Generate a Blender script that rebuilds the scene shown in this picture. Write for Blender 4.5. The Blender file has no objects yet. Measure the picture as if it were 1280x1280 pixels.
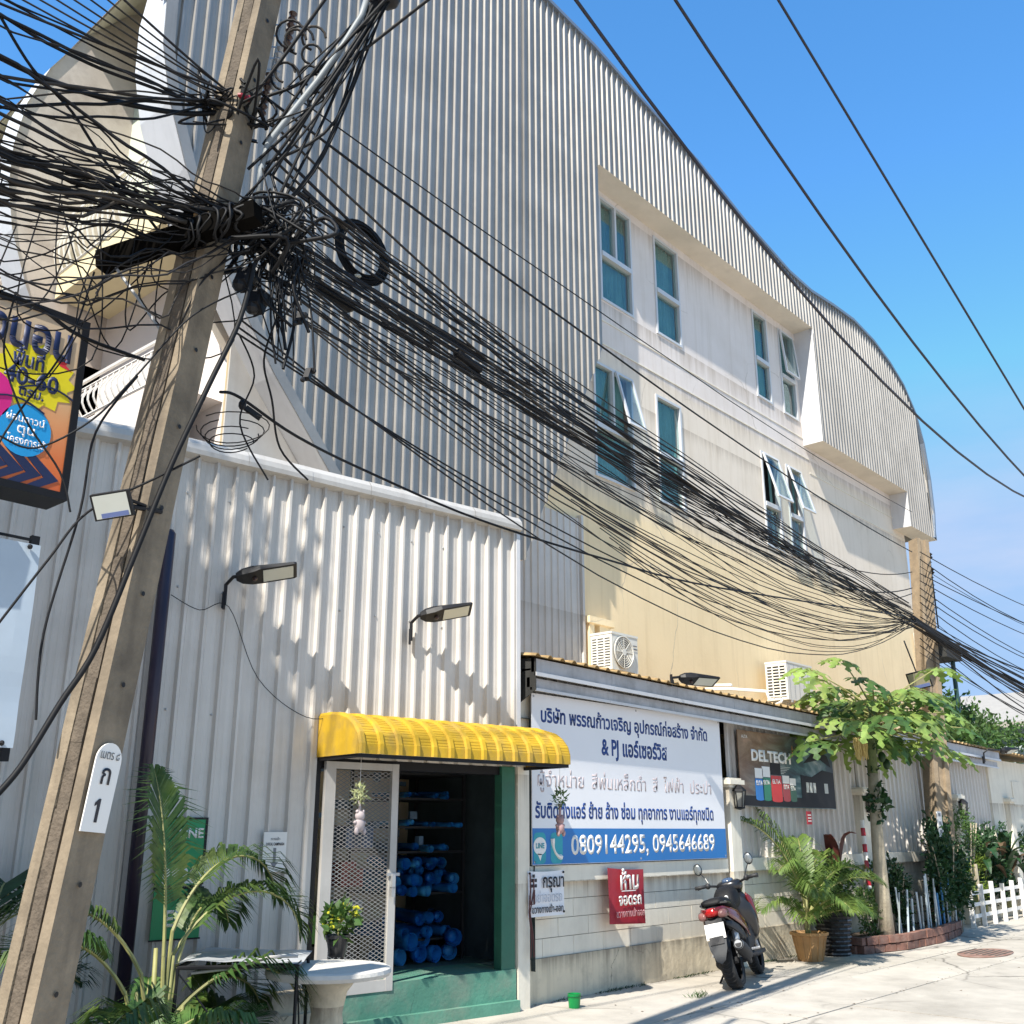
import bpy, bmesh, math, random
from math import sin, cos, radians as R, pi, hypot, atan2, sqrt
from mathutils import Vector as V, Matrix, noise
random.seed(7)
scn = bpy.context.scene
col = scn.collection

# ------------------------------------------------------------ camera, sky, sun
F = 1282.0; PITCH = math.atan(398 / F); TH = R(41.6); CAMZ = 1.6
FW = V((cos(TH) * cos(PITCH), sin(TH) * cos(PITCH), sin(PITCH)))
RT = V((sin(TH), -cos(TH), 0)); UP = RT.cross(FW); CP = V((0, 0, CAMZ))
cd = bpy.data.cameras.new('camera'); cam = bpy.data.objects.new('camera', cd); col.objects.link(cam)
cd.sensor_width = 36; cd.lens = 36 * F / 1280; cd.clip_start = 0.05; cd.clip_end = 2000
M3 = Matrix((RT, UP, -FW)).transposed()
cam.matrix_world = Matrix.Translation(CP) @ M3.to_4x4()
scn.camera = cam
SUN = V((1.6, 0.41, -1.85)).normalized()          # direction the light travels
w = bpy.data.worlds.new('World'); scn.world = w; w.use_nodes = True
nt = w.node_tree; nt.nodes.clear()
sky = nt.nodes.new('ShaderNodeTexSky'); sky.sky_type = 'NISHITA'; sky.sun_disc = False
sky.sun_elevation = math.asin(-SUN.z); sky.sun_rotation = atan2(-SUN.x, -SUN.y)
sky.air_density = 1.0; sky.dust_density = 0.35; sky.ozone_density = 1.6; sky.altitude = 0
bg = nt.nodes.new('ShaderNodeBackground'); bg.inputs['Strength'].default_value = 0.15
wo = nt.nodes.new('ShaderNodeOutputWorld')
hs = nt.nodes.new('ShaderNodeHueSaturation'); hs.inputs['Saturation'].default_value = 1.30; hs.inputs['Hue'].default_value = 0.498; hs.inputs['Value'].default_value = 1.32
tc = nt.nodes.new('ShaderNodeTexCoord'); mp = nt.nodes.new('ShaderNodeMapping'); mp.inputs['Scale'].default_value = (1.6, 1.6, 6.0)
cn = nt.nodes.new('ShaderNodeTexNoise'); cn.inputs['Scale'].default_value = 2.4; cn.inputs['Detail'].default_value = 7; cn.inputs['Roughness'].default_value = .55
cr = nt.nodes.new('ShaderNodeValToRGB'); cr.color_ramp.elements[0].position = .47; cr.color_ramp.elements[1].position = .78
sx = nt.nodes.new('ShaderNodeSeparateXYZ'); rz = nt.nodes.new('ShaderNodeMapRange')
rz.inputs[1].default_value = .42; rz.inputs[2].default_value = .12; rz.inputs[3].default_value = 0; rz.inputs[4].default_value = .75
mu = nt.nodes.new('ShaderNodeMath'); mu.operation = 'MULTIPLY'
mx = nt.nodes.new('ShaderNodeMixRGB'); mx.inputs[2].default_value = (3.0, 3.1, 3.8, 1)
L = nt.links.new
L(tc.outputs['Generated'], mp.inputs[0]); L(mp.outputs[0], cn.inputs[0]); L(cn.outputs[0], cr.inputs[0])
L(tc.outputs['Generated'], sx.inputs[0]); L(sx.outputs[2], rz.inputs[0]); L(cr.outputs[0], mu.inputs[0]); L(rz.outputs[0], mu.inputs[1])
cap = nt.nodes.new('ShaderNodeVectorMath'); cap.operation = 'MINIMUM'; cap.inputs[1].default_value = (1.6, 2.45, 3.8)      # upper limit on the sky colour keeps its low part pale blue, not white
L(sky.outputs[0], hs.inputs['Color']); L(hs.outputs[0], cap.inputs[0]); L(cap.outputs[0], mx.inputs[1]); L(mu.outputs[0], mx.inputs[0]); L(mx.outputs[0], bg.inputs[0]); L(bg.outputs[0], wo.inputs[0])
sd = bpy.data.lights.new('sun', 'SUN'); sd.energy = 5.0; sd.angle = R(0.5); sd.color = (1, .95, .86)
so = bpy.data.objects.new('sun', sd); col.objects.link(so); so.rotation_euler = SUN.to_track_quat('-Z', 'Y').to_euler()
scn.view_settings.view_transform = 'Standard'; scn.view_settings.look = 'None'
scn.view_settings.gamma = 1; scn.view_settings.exposure = 0.75; scn.view_settings.use_curve_mapping = False
scn.render.engine = 'CYCLES'
scn.cycles.max_bounces = 6; scn.cycles.transparent_max_bounces = 12

# ------------------------------------------------------------ helpers
def ray(x, y): return FW * F + RT * (x - 640) + UP * (640 - y)
def atY(x, y, Y):
    d = ray(x, y); return CP + d * (Y / d.y)
def atZ(x, y, Z):
    d = ray(x, y); return CP + d * ((Z - CAMZ) / d.z)
def atD(x, y, D):
    d = ray(x, y); return CP + d * (D / hypot(d.x, d.y))

class MB:
    def __init__(s): s.v = []; s.f = []; s.m = []; s.mi = 0
    def add(s, vs, fs):
        o = len(s.v); s.v += [V(p) for p in vs]; s.f += [[i + o for i in f] for f in fs]; s.m += [s.mi] * len(fs); return s
    def quad(s, a, b, c, d): return s.add([a, b, c, d], [(0, 1, 2, 3)])
    def poly(s, ps): return s.add(ps, [tuple(range(len(ps)))])
    def box(s, c, d, az=0, tilt=None):
        hx, hy, hz = d[0] / 2, d[1] / 2, d[2] / 2
        vs = [V((x, y, z)) for z in (-hz, hz) for x, y in ((-hx, -hy), (hx, -hy), (hx, hy), (-hx, hy))]
        if tilt is not None: vs = [tilt @ p for p in vs]
        if az: m = Matrix.Rotation(az, 3, 'Z'); vs = [m @ p for p in vs]
        c = V(c)
        return s.add([p + c for p in vs], [(3, 2, 1, 0), (4, 5, 6, 7), (0, 1, 5, 4), (1, 2, 6, 5), (2, 3, 7, 6), (3, 0, 4, 7)])
    def bx(s, x0, x1, y0, y1, z0, z1): return s.box(((x0 + x1) / 2, (y0 + y1) / 2, (z0 + z1) / 2), (x1 - x0, y1 - y0, z1 - z0))
    def tube(s, pts, r, n=6, cap=True):
        pts = [V(p) for p in pts]; k = len(pts)
        rr = r if isinstance(r, (list, tuple)) else [r] * k
        ref = None; vs = []
        for i, p in enumerate(pts):
            t = (pts[min(i + 1, k - 1)] - pts[max(i - 1, 0)])
            t = t.normalized() if t.length > 1e-9 else V((0, 0, 1))
            if ref is None: ref = t.orthogonal().normalized()
            ref = (ref - t * ref.dot(t)); ref = ref.normalized() if ref.length > 1e-6 else t.orthogonal().normalized()
            b = t.cross(ref)
            for j in range(n):
                a = 2 * pi * j / n; vs.append(p + (ref * cos(a) + b * sin(a)) * rr[i])
        fs = [(i * n + j, i * n + (j + 1) % n, (i + 1) * n + (j + 1) % n, (i + 1) * n + j) for i in range(k - 1) for j in range(n)]
        if cap: fs += [tuple(range(n))[::-1], tuple(range((k - 1) * n, k * n))]
        return s.add(vs, fs)
    def beam(s, a, b, w_, h_, up=V((0, 0, 1))):
        a, b = V(a), V(b); t = (b - a).normalized(); sd_ = t.cross(up)
        sd_ = sd_.normalized() if sd_.length > 1e-6 else t.orthogonal().normalized(); u = sd_.cross(t)
        vs = [p + sd_ * (x * w_ / 2) + u * (y * h_ / 2) for p in (a, b) for x, y in ((-1, -1), (1, -1), (1, 1), (-1, 1))]
        return s.add(vs, [(3, 2, 1, 0), (4, 5, 6, 7), (0, 1, 5, 4), (1, 2, 6, 5), (2, 3, 7, 6), (3, 0, 4, 7)])
    def lathe(s, prof, c=(0, 0, 0), n=20, sx=1, sy=1):
        c = V(c); vs = [c + V((r * cos(2 * pi * j / n) * sx, r * sin(2 * pi * j / n) * sy, z)) for r, z in prof for j in range(n)]
        k = len(prof)
        fs = [(i * n + j, i * n + (j + 1) % n, (i + 1) * n + (j + 1) % n, (i + 1) * n + j) for i in range(k - 1) for j in range(n)]
        fs += [tuple(range(n))[::-1], tuple(range((k - 1) * n, k * n))]
        return s.add(vs, fs)
    def loft(s, secs, close=True):
        n = len(secs[0]); vs = [p for q in secs for p in q]; k = len(secs)
        fs = [(i * n + j, i * n + (j + 1) % n, (i + 1) * n + (j + 1) % n, (i + 1) * n + j) for i in range(k - 1) for j in range(n)]
        if close: fs += [tuple(range(n))[::-1], tuple(range((k - 1) * n, k * n))]
        return s.add(vs, fs)
    def prism(s, pts, off):
        """closed solid: polygon pts (3d) pushed by vector off"""
        n = len(pts); off = V(off); a = [V(p) for p in pts]; b = [p + off for p in a]
        return s.add(a + b, [tuple(range(n)), tuple(range(n, 2 * n))[::-1]] + [(i, i + n, (i + 1) % n + n, (i + 1) % n) for i in range(n)])
    def ball(s, c, r, n=8, m=6, sc=(1, 1, 1)):
        c = V(c); prof = [(sin(pi * i / m), -cos(pi * i / m)) for i in range(m + 1)]
        vs = [c + V((max(a, .01) * cos(2 * pi * j / n) * r * sc[0], max(a, .01) * sin(2 * pi * j / n) * r * sc[1], z * r * sc[2])) for a, z in prof for j in range(n)]
        return s.add(vs, [(i * n + j, i * n + (j + 1) % n, (i + 1) * n + (j + 1) % n, (i + 1) * n + j) for i in range(m) for j in range(n)])
    def build(s, name, mat, parent=None, smooth=False, label=None, kind=None, world=True):
        me = bpy.data.meshes.new(name)
        off = ORG.get(parent.name, V((0, 0, 0))) if (parent and world) else V((0, 0, 0))
        me.from_pydata([p - off for p in s.v], [], s.f)
        mats = mat if isinstance(mat, (list, tuple)) else [mat]
        for m_ in mats: me.materials.append(m_)
        if len(mats) > 1: me.polygons.foreach_set('material_index', s.m)
        if smooth: me.polygons.foreach_set('use_smooth', [True] * len(me.polygons))
        me.update(); me.validate()
        o = bpy.data.objects.new(name, me); col.objects.link(o)
        if parent: o.parent = parent; ORG[o.name] = ORG.get(parent.name, V((0, 0, 0)))
        if label: o['label'] = label
        if kind: o['kind'] = kind
        return o
ORG = {}
def tag(o, label, cat, group=None, kind=None):
    o['label'] = label; o['category'] = cat
    if group: o['group'] = group
    if kind: o['kind'] = kind
    return o
def thing(name, label, cat, loc=(0, 0, 0), rot=None, group=None, local=False):
    o = bpy.data.objects.new(name, None); col.objects.link(o); o.location = loc; o.empty_display_size = .1
    if rot is not None: o.rotation_euler = rot
    if not local: ORG[o.name] = V(loc)
    return tag(o, label, cat, group)
def kids(o): return [c for c in CH.get(o.name, [])]
def all_children(o): return [c for c in bpy.data.objects if c.parent == o]
def dup(o, loc, rot=None, label=None, parent=None, scale=None):
    c = o.copy(); col.objects.link(c); c.parent = parent
    if loc is not None: c.location = loc
    if rot is not None: c.rotation_euler = rot
    if scale is not None: c.scale = scale
    if label: c['label'] = label
    for ch in all_children(o): dup(ch, None, parent=c)
    return c

def N(nt_, t, **k):
    n = nt_.nodes.new(t)
    for a, b in k.items(): setattr(n, a, b)
    return n
MATS = {}
def mat(name, c, rough=.7, metal=0, var=.12, vs=4.0, dirt=0, dirtc=(.12, .10, .08), ds=1.2, streak=0, bump=0, bs=60, spec=.5, trans=0, coat=0, edge=None):
    if name in MATS: return MATS[name]
    m = bpy.data.materials.new(name); m.use_nodes = True; t = m.node_tree; l = t.links.new
    p = t.nodes['Principled BSDF']; out = t.nodes['Material Output']
    p.inputs['Roughness'].default_value = rough; p.inputs['Metallic'].default_value = metal
    p.inputs['Specular IOR Level'].default_value = spec; p.inputs['Coat Weight'].default_value = coat
    g = N(t, 'ShaderNodeNewGeometry'); pos = g.outputs['Position']
    n1 = N(t, 'ShaderNodeTexNoise'); n1.inputs['Scale'].default_value = vs; n1.inputs['Detail'].default_value = 6; n1.inputs['Roughness'].default_value = .6
    l(pos, n1.inputs['Vector'])
    mr = N(t, 'ShaderNodeMapRange'); mr.inputs[1].default_value = .3; mr.inputs[2].default_value = .7
    mr.inputs[3].default_value = 1 - var; mr.inputs[4].default_value = 1 + var
    l(n1.outputs[0], mr.inputs[0])
    oi = N(t, 'ShaderNodeObjectInfo'); mo = N(t, 'ShaderNodeMapRange'); mo.inputs[3].default_value = 1 - var * .35; mo.inputs[4].default_value = 1 + var * .35
    l(oi.outputs['Random'], mo.inputs[0])
    mm = N(t, 'ShaderNodeMath', operation='MULTIPLY'); l(mr.outputs[0], mm.inputs[0]); l(mo.outputs[0], mm.inputs[1])
    sc = N(t, 'ShaderNodeVectorMath', operation='SCALE'); sc.inputs[0].default_value = c[:3]; l(mm.outputs[0], sc.inputs['Scale'])
    cur = sc.outputs[0]
    def blend(cur, fac, c2):
        b = N(t, 'ShaderNodeMixRGB'); b.inputs[2].default_value = (*c2, 1); l(fac, b.inputs[0]); l(cur, b.inputs[1]); return b.outputs[0]
    if dirt:
        n2 = N(t, 'ShaderNodeTexNoise'); n2.inputs['Scale'].default_value = ds; n2.inputs['Detail'].default_value = 9; n2.inputs['Roughness'].default_value = .68
        l(pos, n2.inputs['Vector'])
        r2 = N(t, 'ShaderNodeMapRange'); r2.inputs[1].default_value = .47; r2.inputs[2].default_value = .78; r2.inputs[4].default_value = dirt; l(n2.outputs[0], r2.inputs[0])
        cur = blend(cur, r2.outputs[0], dirtc)
    if streak:
        mpp = N(t, 'ShaderNodeMapping'); mpp.inputs['Scale'].default_value = (7, 7, .35); l(pos, mpp.inputs[0])
        n3 = N(t, 'ShaderNodeTexNoise'); n3.inputs['Scale'].default_value = 1.6; n3.inputs['Detail'].default_value = 5; l(mpp.outputs[0], n3.inputs['Vector'])
        r3 = N(t, 'ShaderNodeMapRange'); r3.inputs[1].default_value = .5; r3.inputs[2].default_value = .8; r3.inputs[4].default_value = streak; l(n3.outputs[0], r3.inputs[0])
        cur = blend(cur, r3.outputs[0], dirtc)
    l(cur, p.inputs['Base Color'])
    if bump:
        nb = N(t, 'ShaderNodeTexNoise'); nb.inputs['Scale'].default_value = bs; nb.inputs['Detail'].default_value = 4; l(pos, nb.inputs['Vector'])
        bn = N(t, 'ShaderNodeBump'); bn.inputs['Strength'].default_value = bump; bn.inputs['Distance'].default_value = .01
        l(nb.outputs[0], bn.inputs['Height']); l(bn.outputs[0], p.inputs['Normal'])
    if trans:
        td = N(t, 'ShaderNodeBsdfTranslucent'); ms = N(t, 'ShaderNodeMixShader'); ms.inputs[0].default_value = trans
        l(cur, td.inputs[0]); l(p.outputs[0], ms.inputs[1]); l(td.outputs[0], ms.inputs[2]); l(ms.outputs[0], out.inputs[0])
    MATS[name] = m; m.diffuse_color = (*c[:3], 1)
    m['_n'] = 0
    return m
def glass_mat(name, tint, gl=.25):
    m = bpy.data.materials.new(name); m.use_nodes = True; t = m.node_tree; l = t.links.new
    t.nodes.remove(t.nodes['Principled BSDF']); out = t.nodes['Material Output']
    tr = N(t, 'ShaderNodeBsdfTransparent'); tr.inputs[0].default_value = (*tint, 1)
    gs = N(t, 'ShaderNodeBsdfGlossy'); gs.inputs['Roughness'].default_value = .03; gs.inputs[0].default_value = (.9, .95, 1, 1)
    fr = N(t, 'ShaderNodeFresnel'); fr.inputs[0].default_value = 1.5
    ad = N(t, 'ShaderNodeMath', operation='MULTIPLY_ADD'); ad.inputs[1].default_value = .16; ad.inputs[2].default_value = gl * .3
    l(fr.outputs[0], ad.inputs[0])
    ms = N(t, 'ShaderNodeMixShader'); l(ad.outputs[0], ms.inputs[0]); l(tr.outputs[0], ms.inputs[1]); l(gs.outputs[0], ms.inputs[2]); l(ms.outputs[0], out.inputs[0])
    MATS[name] = m; return m

m_clad = mat('silver_sheet', (.315, .30, .28), .38, .25, .13, 1.5, dirt=.35, dirtc=(.15, .14, .125), ds=.8, streak=.4, spec=.5)
m_cladw = mat('white_trim_sheet', (.62, .62, .63), .45, .1, .05, 2, streak=.15, dirtc=(.3, .29, .27))
m_lean = mat('pale_sheet', (.62, .58, .53), .42, .05, .08, 1.5, dirt=.4, dirtc=(.34, .30, .25), ds=.9, streak=.35, spec=.5)
m_flash = mat('grey_flashing', (.50, .48, .45), .5, .1, .08, 2, dirt=.35, dirtc=(.3, .26, .22), streak=.3)
m_conc = mat('pole_concrete', (.245, .195, .135), .9, 0, .2, 7, dirt=.9, dirtc=(.075, .06, .045), ds=1.6, streak=.6, bump=.5, bs=45)  # dark brown stains are grime and also stand in for shade on the shaft
m_conc2 = mat('pole_rough', (.12, .095, .07), .95, 0, .3, 14, bump=1, bs=60)
m_black = mat('black_plastic', (.010, .010, .012), .5, 0, .2, 5, spec=.3)
m_cable = mat('cable_rubber', (.006, .006, .007), .6, 0, .3, 3, spec=.25)
m_cable2 = mat('cable_grey', (.022, .021, .022), .65, 0, .3, 3, spec=.2)
m_cable3 = mat('cable_dusty', (.045, .040, .036), .8, 0, .4, 2, spec=.15)
CABS = [m_cable, m_cable, m_cable, m_cable2, m_cable3]
m_steel = mat('galvanised_steel', (.42, .43, .44), .45, .5, .15, 12, dirt=.3, dirtc=(.2, .15, .1), ds=6)
m_white = mat('white_paint', (.80, .77, .72), .45, 0, .04, 3, dirt=.15, dirtc=(.45, .42, .38), ds=3)
m_wallpaint = mat('cream_paint', (.78, .72, .60), .85, 0, .05, 2, dirt=.35, dirtc=(.42, .37, .29), ds=1.6, streak=.3, bump=.2, bs=25)
m_plinth = mat('dirty_plinth', (.66, .58, .43), .9, 0, .08, 3, dirt=.75, dirtc=(.24, .215, .17), ds=2.2, streak=.45, bump=.5, bs=22)
m_joint = mat('mortar', (.52, .47, .39), .95, 0, .1, 5)
m_yellow = mat('yellow_sheet', (.50, .31, .02), .62, 0, .2, 3, dirt=.8, dirtc=(.27, .19, .07), ds=4, streak=.45, spec=.3)
m_green = mat('green_paint', (.028, .135, .085), .6, 0, .15, 3, dirt=.4, dirtc=(.05, .09, .07), ds=4)
m_step = mat('green_concrete', (.085, .235, .17), .9, 0, .15, 4, dirt=.85, dirtc=(.24, .26, .21), ds=2.4, bump=.4, bs=30)
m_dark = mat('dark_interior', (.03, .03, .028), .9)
m_ground = mat('lane_concrete', (.46, .42, .36), .92, 0, .12, 2.6, dirt=.75, dirtc=(.24, .215, .18), ds=.8, bump=.5, bs=40)
m_joint2 = mat('joint_dirt', (.10, .09, .075), .95, 0, .2, 6)
m_tin = mat('rusty_tin', (.40, .27, .12), .6, .1, .25, 6, dirt=.5, dirtc=(.16, .09, .05), ds=5)
m_soffit = mat('beige_soffit', (.68, .62, .53), .8, 0, .06, 2, dirt=.3, dirtc=(.28, .24, .19))
m_gutter = mat('gutter_sheet', (.46, .45, .45), .45, .15, .08, 4, dirt=.6, dirtc=(.14, .13, .12), ds=3, streak=.3)
m_alu = mat('window_aluminium', (.58, .59, .60), .4, .1, .03)
m_curtain = mat('teal_curtain', (.14, .265, .25), .9, 0, .2, 2, streak=.5, dirtc=(.05, .12, .12))  # dark vertical streaks paint in the shade between the folds
m_glass = glass_mat('window_glass', (.86, .92, .91), .05)
m_leaf = mat('leaf_green', (.065, .14, .03), .5, 0, .45, 9, dirt=.4, dirtc=(.20, .18, .05), ds=5, trans=.35)
m_leafd = mat('leaf_dark', (.022, .065, .02), .5, 0, .45, 9, trans=.25)
m_leafy = mat('leaf_yellow_green', (.19, .27, .04), .5, 0, .35, 9, trans=.4)
m_leafp = mat('papaya_leaf', (.22, .33, .075), .5, 0, .4, 7, dirt=.5, dirtc=(.40, .36, .10), ds=4, trans=.35)
m_stalk = mat('stalk', (.28, .27, .10), .6, 0, .2, 8)
m_bark = mat('pale_bark', (.42, .36, .26), .9, 0, .15, 12, dirt=.4, dirtc=(.22, .18, .12), ds=9, bump=.6, bs=30)
m_terra = mat('clay_pot', (.42, .24, .10), .7, 0, .15, 6, dirt=.3, dirtc=(.22, .14, .08))
m_brick = mat('red_brick', (.22, .105, .075), .9, 0, .3, 7, dirt=.5, dirtc=(.32, .26, .22), ds=6, bump=.6, bs=40)
m_soil = mat('soil', (.05, .035, .022), 1, 0, .4, 10)
m_blue = mat('blue_pipe', (.025, .24, .62), .45, 0, .12, 4)
m_navy = mat('navy_ink', (.012, .05, .22), .5, 0, .02)
m_cyanbar = mat('blue_bar', (.015, .17, .47), .45, 0, .06, 2)
m_vinyl = mat('white_vinyl', (.80, .79, .80), .4, 0, .03, 1)
m_faded = mat('faded_ink', (.50, .43, .44), .6, 0, .15, 8)
m_red = mat('red_vinyl', (.34, .018, .03), .5, 0, .12, 5)
m_teal = mat('teal_icon', (.02, .32, .38), .5)
m_ink = mat('black_ink', (.012, .012, .02), .5)
m_inkn = mat('dark_navy_ink', (.012, .02, .07), .5)
m_redp = mat('scooter_red', (.13, .004, .006), .22, 0, .05, coat=.6)
m_blk = mat('scooter_black', (.012, .012, .014), .28, 0, .05, coat=.3)
m_blkm = mat('scooter_matt', (.022, .022, .024), .6, 0, .1)
m_tyre = mat('tyre_rubber', (.018, .018, .018), .85, 0, .2, 20)
m_seat = mat('seat_vinyl', (.010, .010, .011), .6, 0, .1, 8, bump=.3, bs=80, spec=.25)
m_lens = mat('clear_lens', (.22, .10, .09), .12, 0, .1)
m_redl = mat('red_lens', (.35, .01, .01), .12)
m_panel = mat('lamp_panel', (.55, .56, .50), .25, 0, .05)
m_acw = mat('ac_white', (.72, .70, .63), .45, 0, .04, 3, dirt=.15, dirtc=(.5, .45, .36))
m_porc = mat('brown_porcelain', (.05, .022, .015), .3)

def add_drips(m, levels, col_, strength=.6):
    """rain streaks hanging from ledges at the given heights: (top z, length)"""
    t = m.node_tree; p = t.nodes['Principled BSDF']; lk_ = [l for l in t.links if l.to_socket == p.inputs['Base Color']][0]; cur = lk_.from_socket
    g = N(t, 'ShaderNodeNewGeometry'); s_x = N(t, 'ShaderNodeSeparateXYZ'); t.links.new(g.outputs['Position'], s_x.inputs[0])
    mp_ = N(t, 'ShaderNodeMapping'); mp_.inputs['Scale'].default_value = (4.5, 4.5, .12); t.links.new(g.outputs['Position'], mp_.inputs[0])
    n_ = N(t, 'ShaderNodeTexNoise'); n_.inputs['Scale'].default_value = 2.2; n_.inputs['Detail'].default_value = 6; n_.inputs['Roughness'].default_value = .7; t.links.new(mp_.outputs[0], n_.inputs[0])
    for z, ln in levels:
        a = N(t, 'ShaderNodeMapRange'); a.inputs[1].default_value = z - ln; a.inputs[2].default_value = z; t.links.new(s_x.outputs[2], a.inputs[0])
        c_ = N(t, 'ShaderNodeMath', operation='LESS_THAN'); c_.inputs[1].default_value = z + .01; t.links.new(s_x.outputs[2], c_.inputs[0])
        b = N(t, 'ShaderNodeMath', operation='MULTIPLY'); t.links.new(a.outputs[0], b.inputs[0]); t.links.new(c_.outputs[0], b.inputs[1])
        d = N(t, 'ShaderNodeMath', operation='MULTIPLY_ADD'); d.inputs[1].default_value = .30; t.links.new(b.outputs[0], d.inputs[0]); t.links.new(n_.outputs[0], d.inputs[2])
        e = N(t, 'ShaderNodeMapRange'); e.inputs[1].default_value = .60; e.inputs[2].default_value = .86; e.inputs[4].default_value = strength; t.links.new(d.outputs[0], e.inputs[0])
        f = N(t, 'ShaderNodeMath', operation='MULTIPLY'); t.links.new(e.outputs[0], f.inputs[0]); t.links.new(b.outputs[0], f.inputs[1])
        x = N(t, 'ShaderNodeMixRGB'); x.inputs[2].default_value = (*col_, 1); t.links.new(f.outputs[0], x.inputs[0]); t.links.new(cur, x.inputs[1]); cur = x.outputs[0]
    t.links.new(cur, p.inputs['Base Color'])
def add_cracks(m, scale, col_, width=.02, amount=.8):
    t = m.node_tree; p = t.nodes['Principled BSDF']; lk_ = [l for l in t.links if l.to_socket == p.inputs['Base Color']][0]; cur = lk_.from_socket
    g = N(t, 'ShaderNodeNewGeometry'); nz_ = N(t, 'ShaderNodeTexNoise'); nz_.inputs['Scale'].default_value = scale * 2.5; nz_.inputs['Detail'].default_value = 5; t.links.new(g.outputs['Position'], nz_.inputs[0])
    va_ = N(t, 'ShaderNodeVectorMath', operation='MULTIPLY_ADD'); va_.inputs[1].default_value = (.5, .5, .5); t.links.new(nz_.outputs[1], va_.inputs[0]); t.links.new(g.outputs['Position'], va_.inputs[2])
    v_ = N(t, 'ShaderNodeTexVoronoi', feature='DISTANCE_TO_EDGE'); v_.inputs['Scale'].default_value = scale; t.links.new(va_.outputs[0], v_.inputs[0])
    a = N(t, 'ShaderNodeMapRange'); a.inputs[1].default_value = width; a.inputs[2].default_value = 0; t.links.new(v_.outputs['Distance'], a.inputs[0])
    n2_ = N(t, 'ShaderNodeTexNoise'); n2_.inputs['Scale'].default_value = scale * .9; t.links.new(g.outputs['Position'], n2_.inputs[0])
    b = N(t, 'ShaderNodeMapRange'); b.inputs[1].default_value = .5; b.inputs[2].default_value = .6; b.inputs[4].default_value = amount; t.links.new(n2_.outputs[0], b.inputs[0])
    c_ = N(t, 'ShaderNodeMath', operation='MULTIPLY'); t.links.new(a.outputs[0], c_.inputs[0]); t.links.new(b.outputs[0], c_.inputs[1])
    x = N(t, 'ShaderNodeMixRGB'); x.inputs[2].default_value = (*col_, 1); t.links.new(c_.outputs[0], x.inputs[0]); t.links.new(cur, x.inputs[1]); t.links.new(x.outputs[0], p.inputs['Base Color'])
add_drips(m_wallpaint, [(1.10, .35), (2.12, .6)], (.30, .25, .19), .7)
add_drips(m_plinth, [(.40, .22)], (.24, .20, .15), .85)
add_drips(m_lean, [(4.62, .5)], (.34, .29, .23), .5)
add_cracks(m_ground, .45, (.09, .08, .065), .012, .85); add_cracks(m_step, 1.3, (.03, .06, .05), .012, .9); add_cracks(m_plinth, 1.1, (.14, .12, .09), .008, .8)
# ------------------------------------------------------------ text
def text_mesh(s, size, bold=0.0, sx=1.0, align='CENTER'):
    cu = bpy.data.curves.new('t', 'FONT'); cu.body = s; cu.size = size; cu.align_x = align; cu.align_y = 'BOTTOM_BASELINE'
    cu.offset = bold * size; cu.resolution_u = 3
    o = bpy.data.objects.new('t', cu); col.objects.link(o)
    dg = bpy.context.evaluated_depsgraph_get(); dg.update()
    me = bpy.data.meshes.new_from_object(o.evaluated_get(dg)); bpy.data.objects.remove(o)
    return me
def text(name, s, size, O, u, v, m, parent=None, bold=0.0, width=None, align='CENTER', label=None, skew=0, thick=.003):
    """letters as a thin slab standing on a surface: O baseline anchor, u right, v up; fits the width if one is given"""
    me = text_mesh(s, size, bold, 1, align)
    xs = [p.co.x for p in me.vertices] or [0, 1]
    k = 1.0
    if width: k = width / max(1e-6, max(xs) - min(xs))
    u = V(u).normalized(); v = V(v).normalized(); n = u.cross(v)
    off = ORG.get(parent.name, V((0, 0, 0))) if parent else V((0, 0, 0))
    cx = (max(xs) + min(xs)) / 2 if align == 'CENTER' else 0
    for p in me.vertices:
        x = (p.co.x - cx) * k + skew * p.co.y
        p.co = V(O) + u * x + v * p.co.y - off + n * thick
    bm = bmesh.new(); bm.from_mesh(me)
    bm.faces.ensure_lookup_table(); seen = set(); isl = 0      # glyphs that overlap get their own level
    for f0 in bm.faces:
        if f0.index in seen: continue
        st = [f0]; seen.add(f0.index); vs_ = set()
        while st:
            f1 = st.pop(); vs_.update(f1.verts)
            for e_ in f1.edges:
                for f2 in e_.link_faces:
                    if f2.index not in seen: seen.add(f2.index); st.append(f2)
        for v_ in vs_: v_.co += n * (.00012 * (isl % 6))
        isl += 1
    r = bmesh.ops.extrude_face_region(bm, geom=bm.faces[:])
    bmesh.ops.translate(bm, vec=-n * .0006, verts=[g for g in r['geom'] if isinstance(g, bmesh.types.BMVert)])
    bmesh.ops.recalc_face_normals(bm, faces=bm.faces[:]); bm.to_mesh(me); bm.free()
    me.materials.clear(); me.materials.append(m); me.name = name
    o = bpy.data.objects.new(name, me); col.objects.link(o)
    if parent: o.parent = parent; ORG[o.name] = ORG.get(parent.name, V((0, 0, 0)))
    if label: o['label'] = label
    return o

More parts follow.
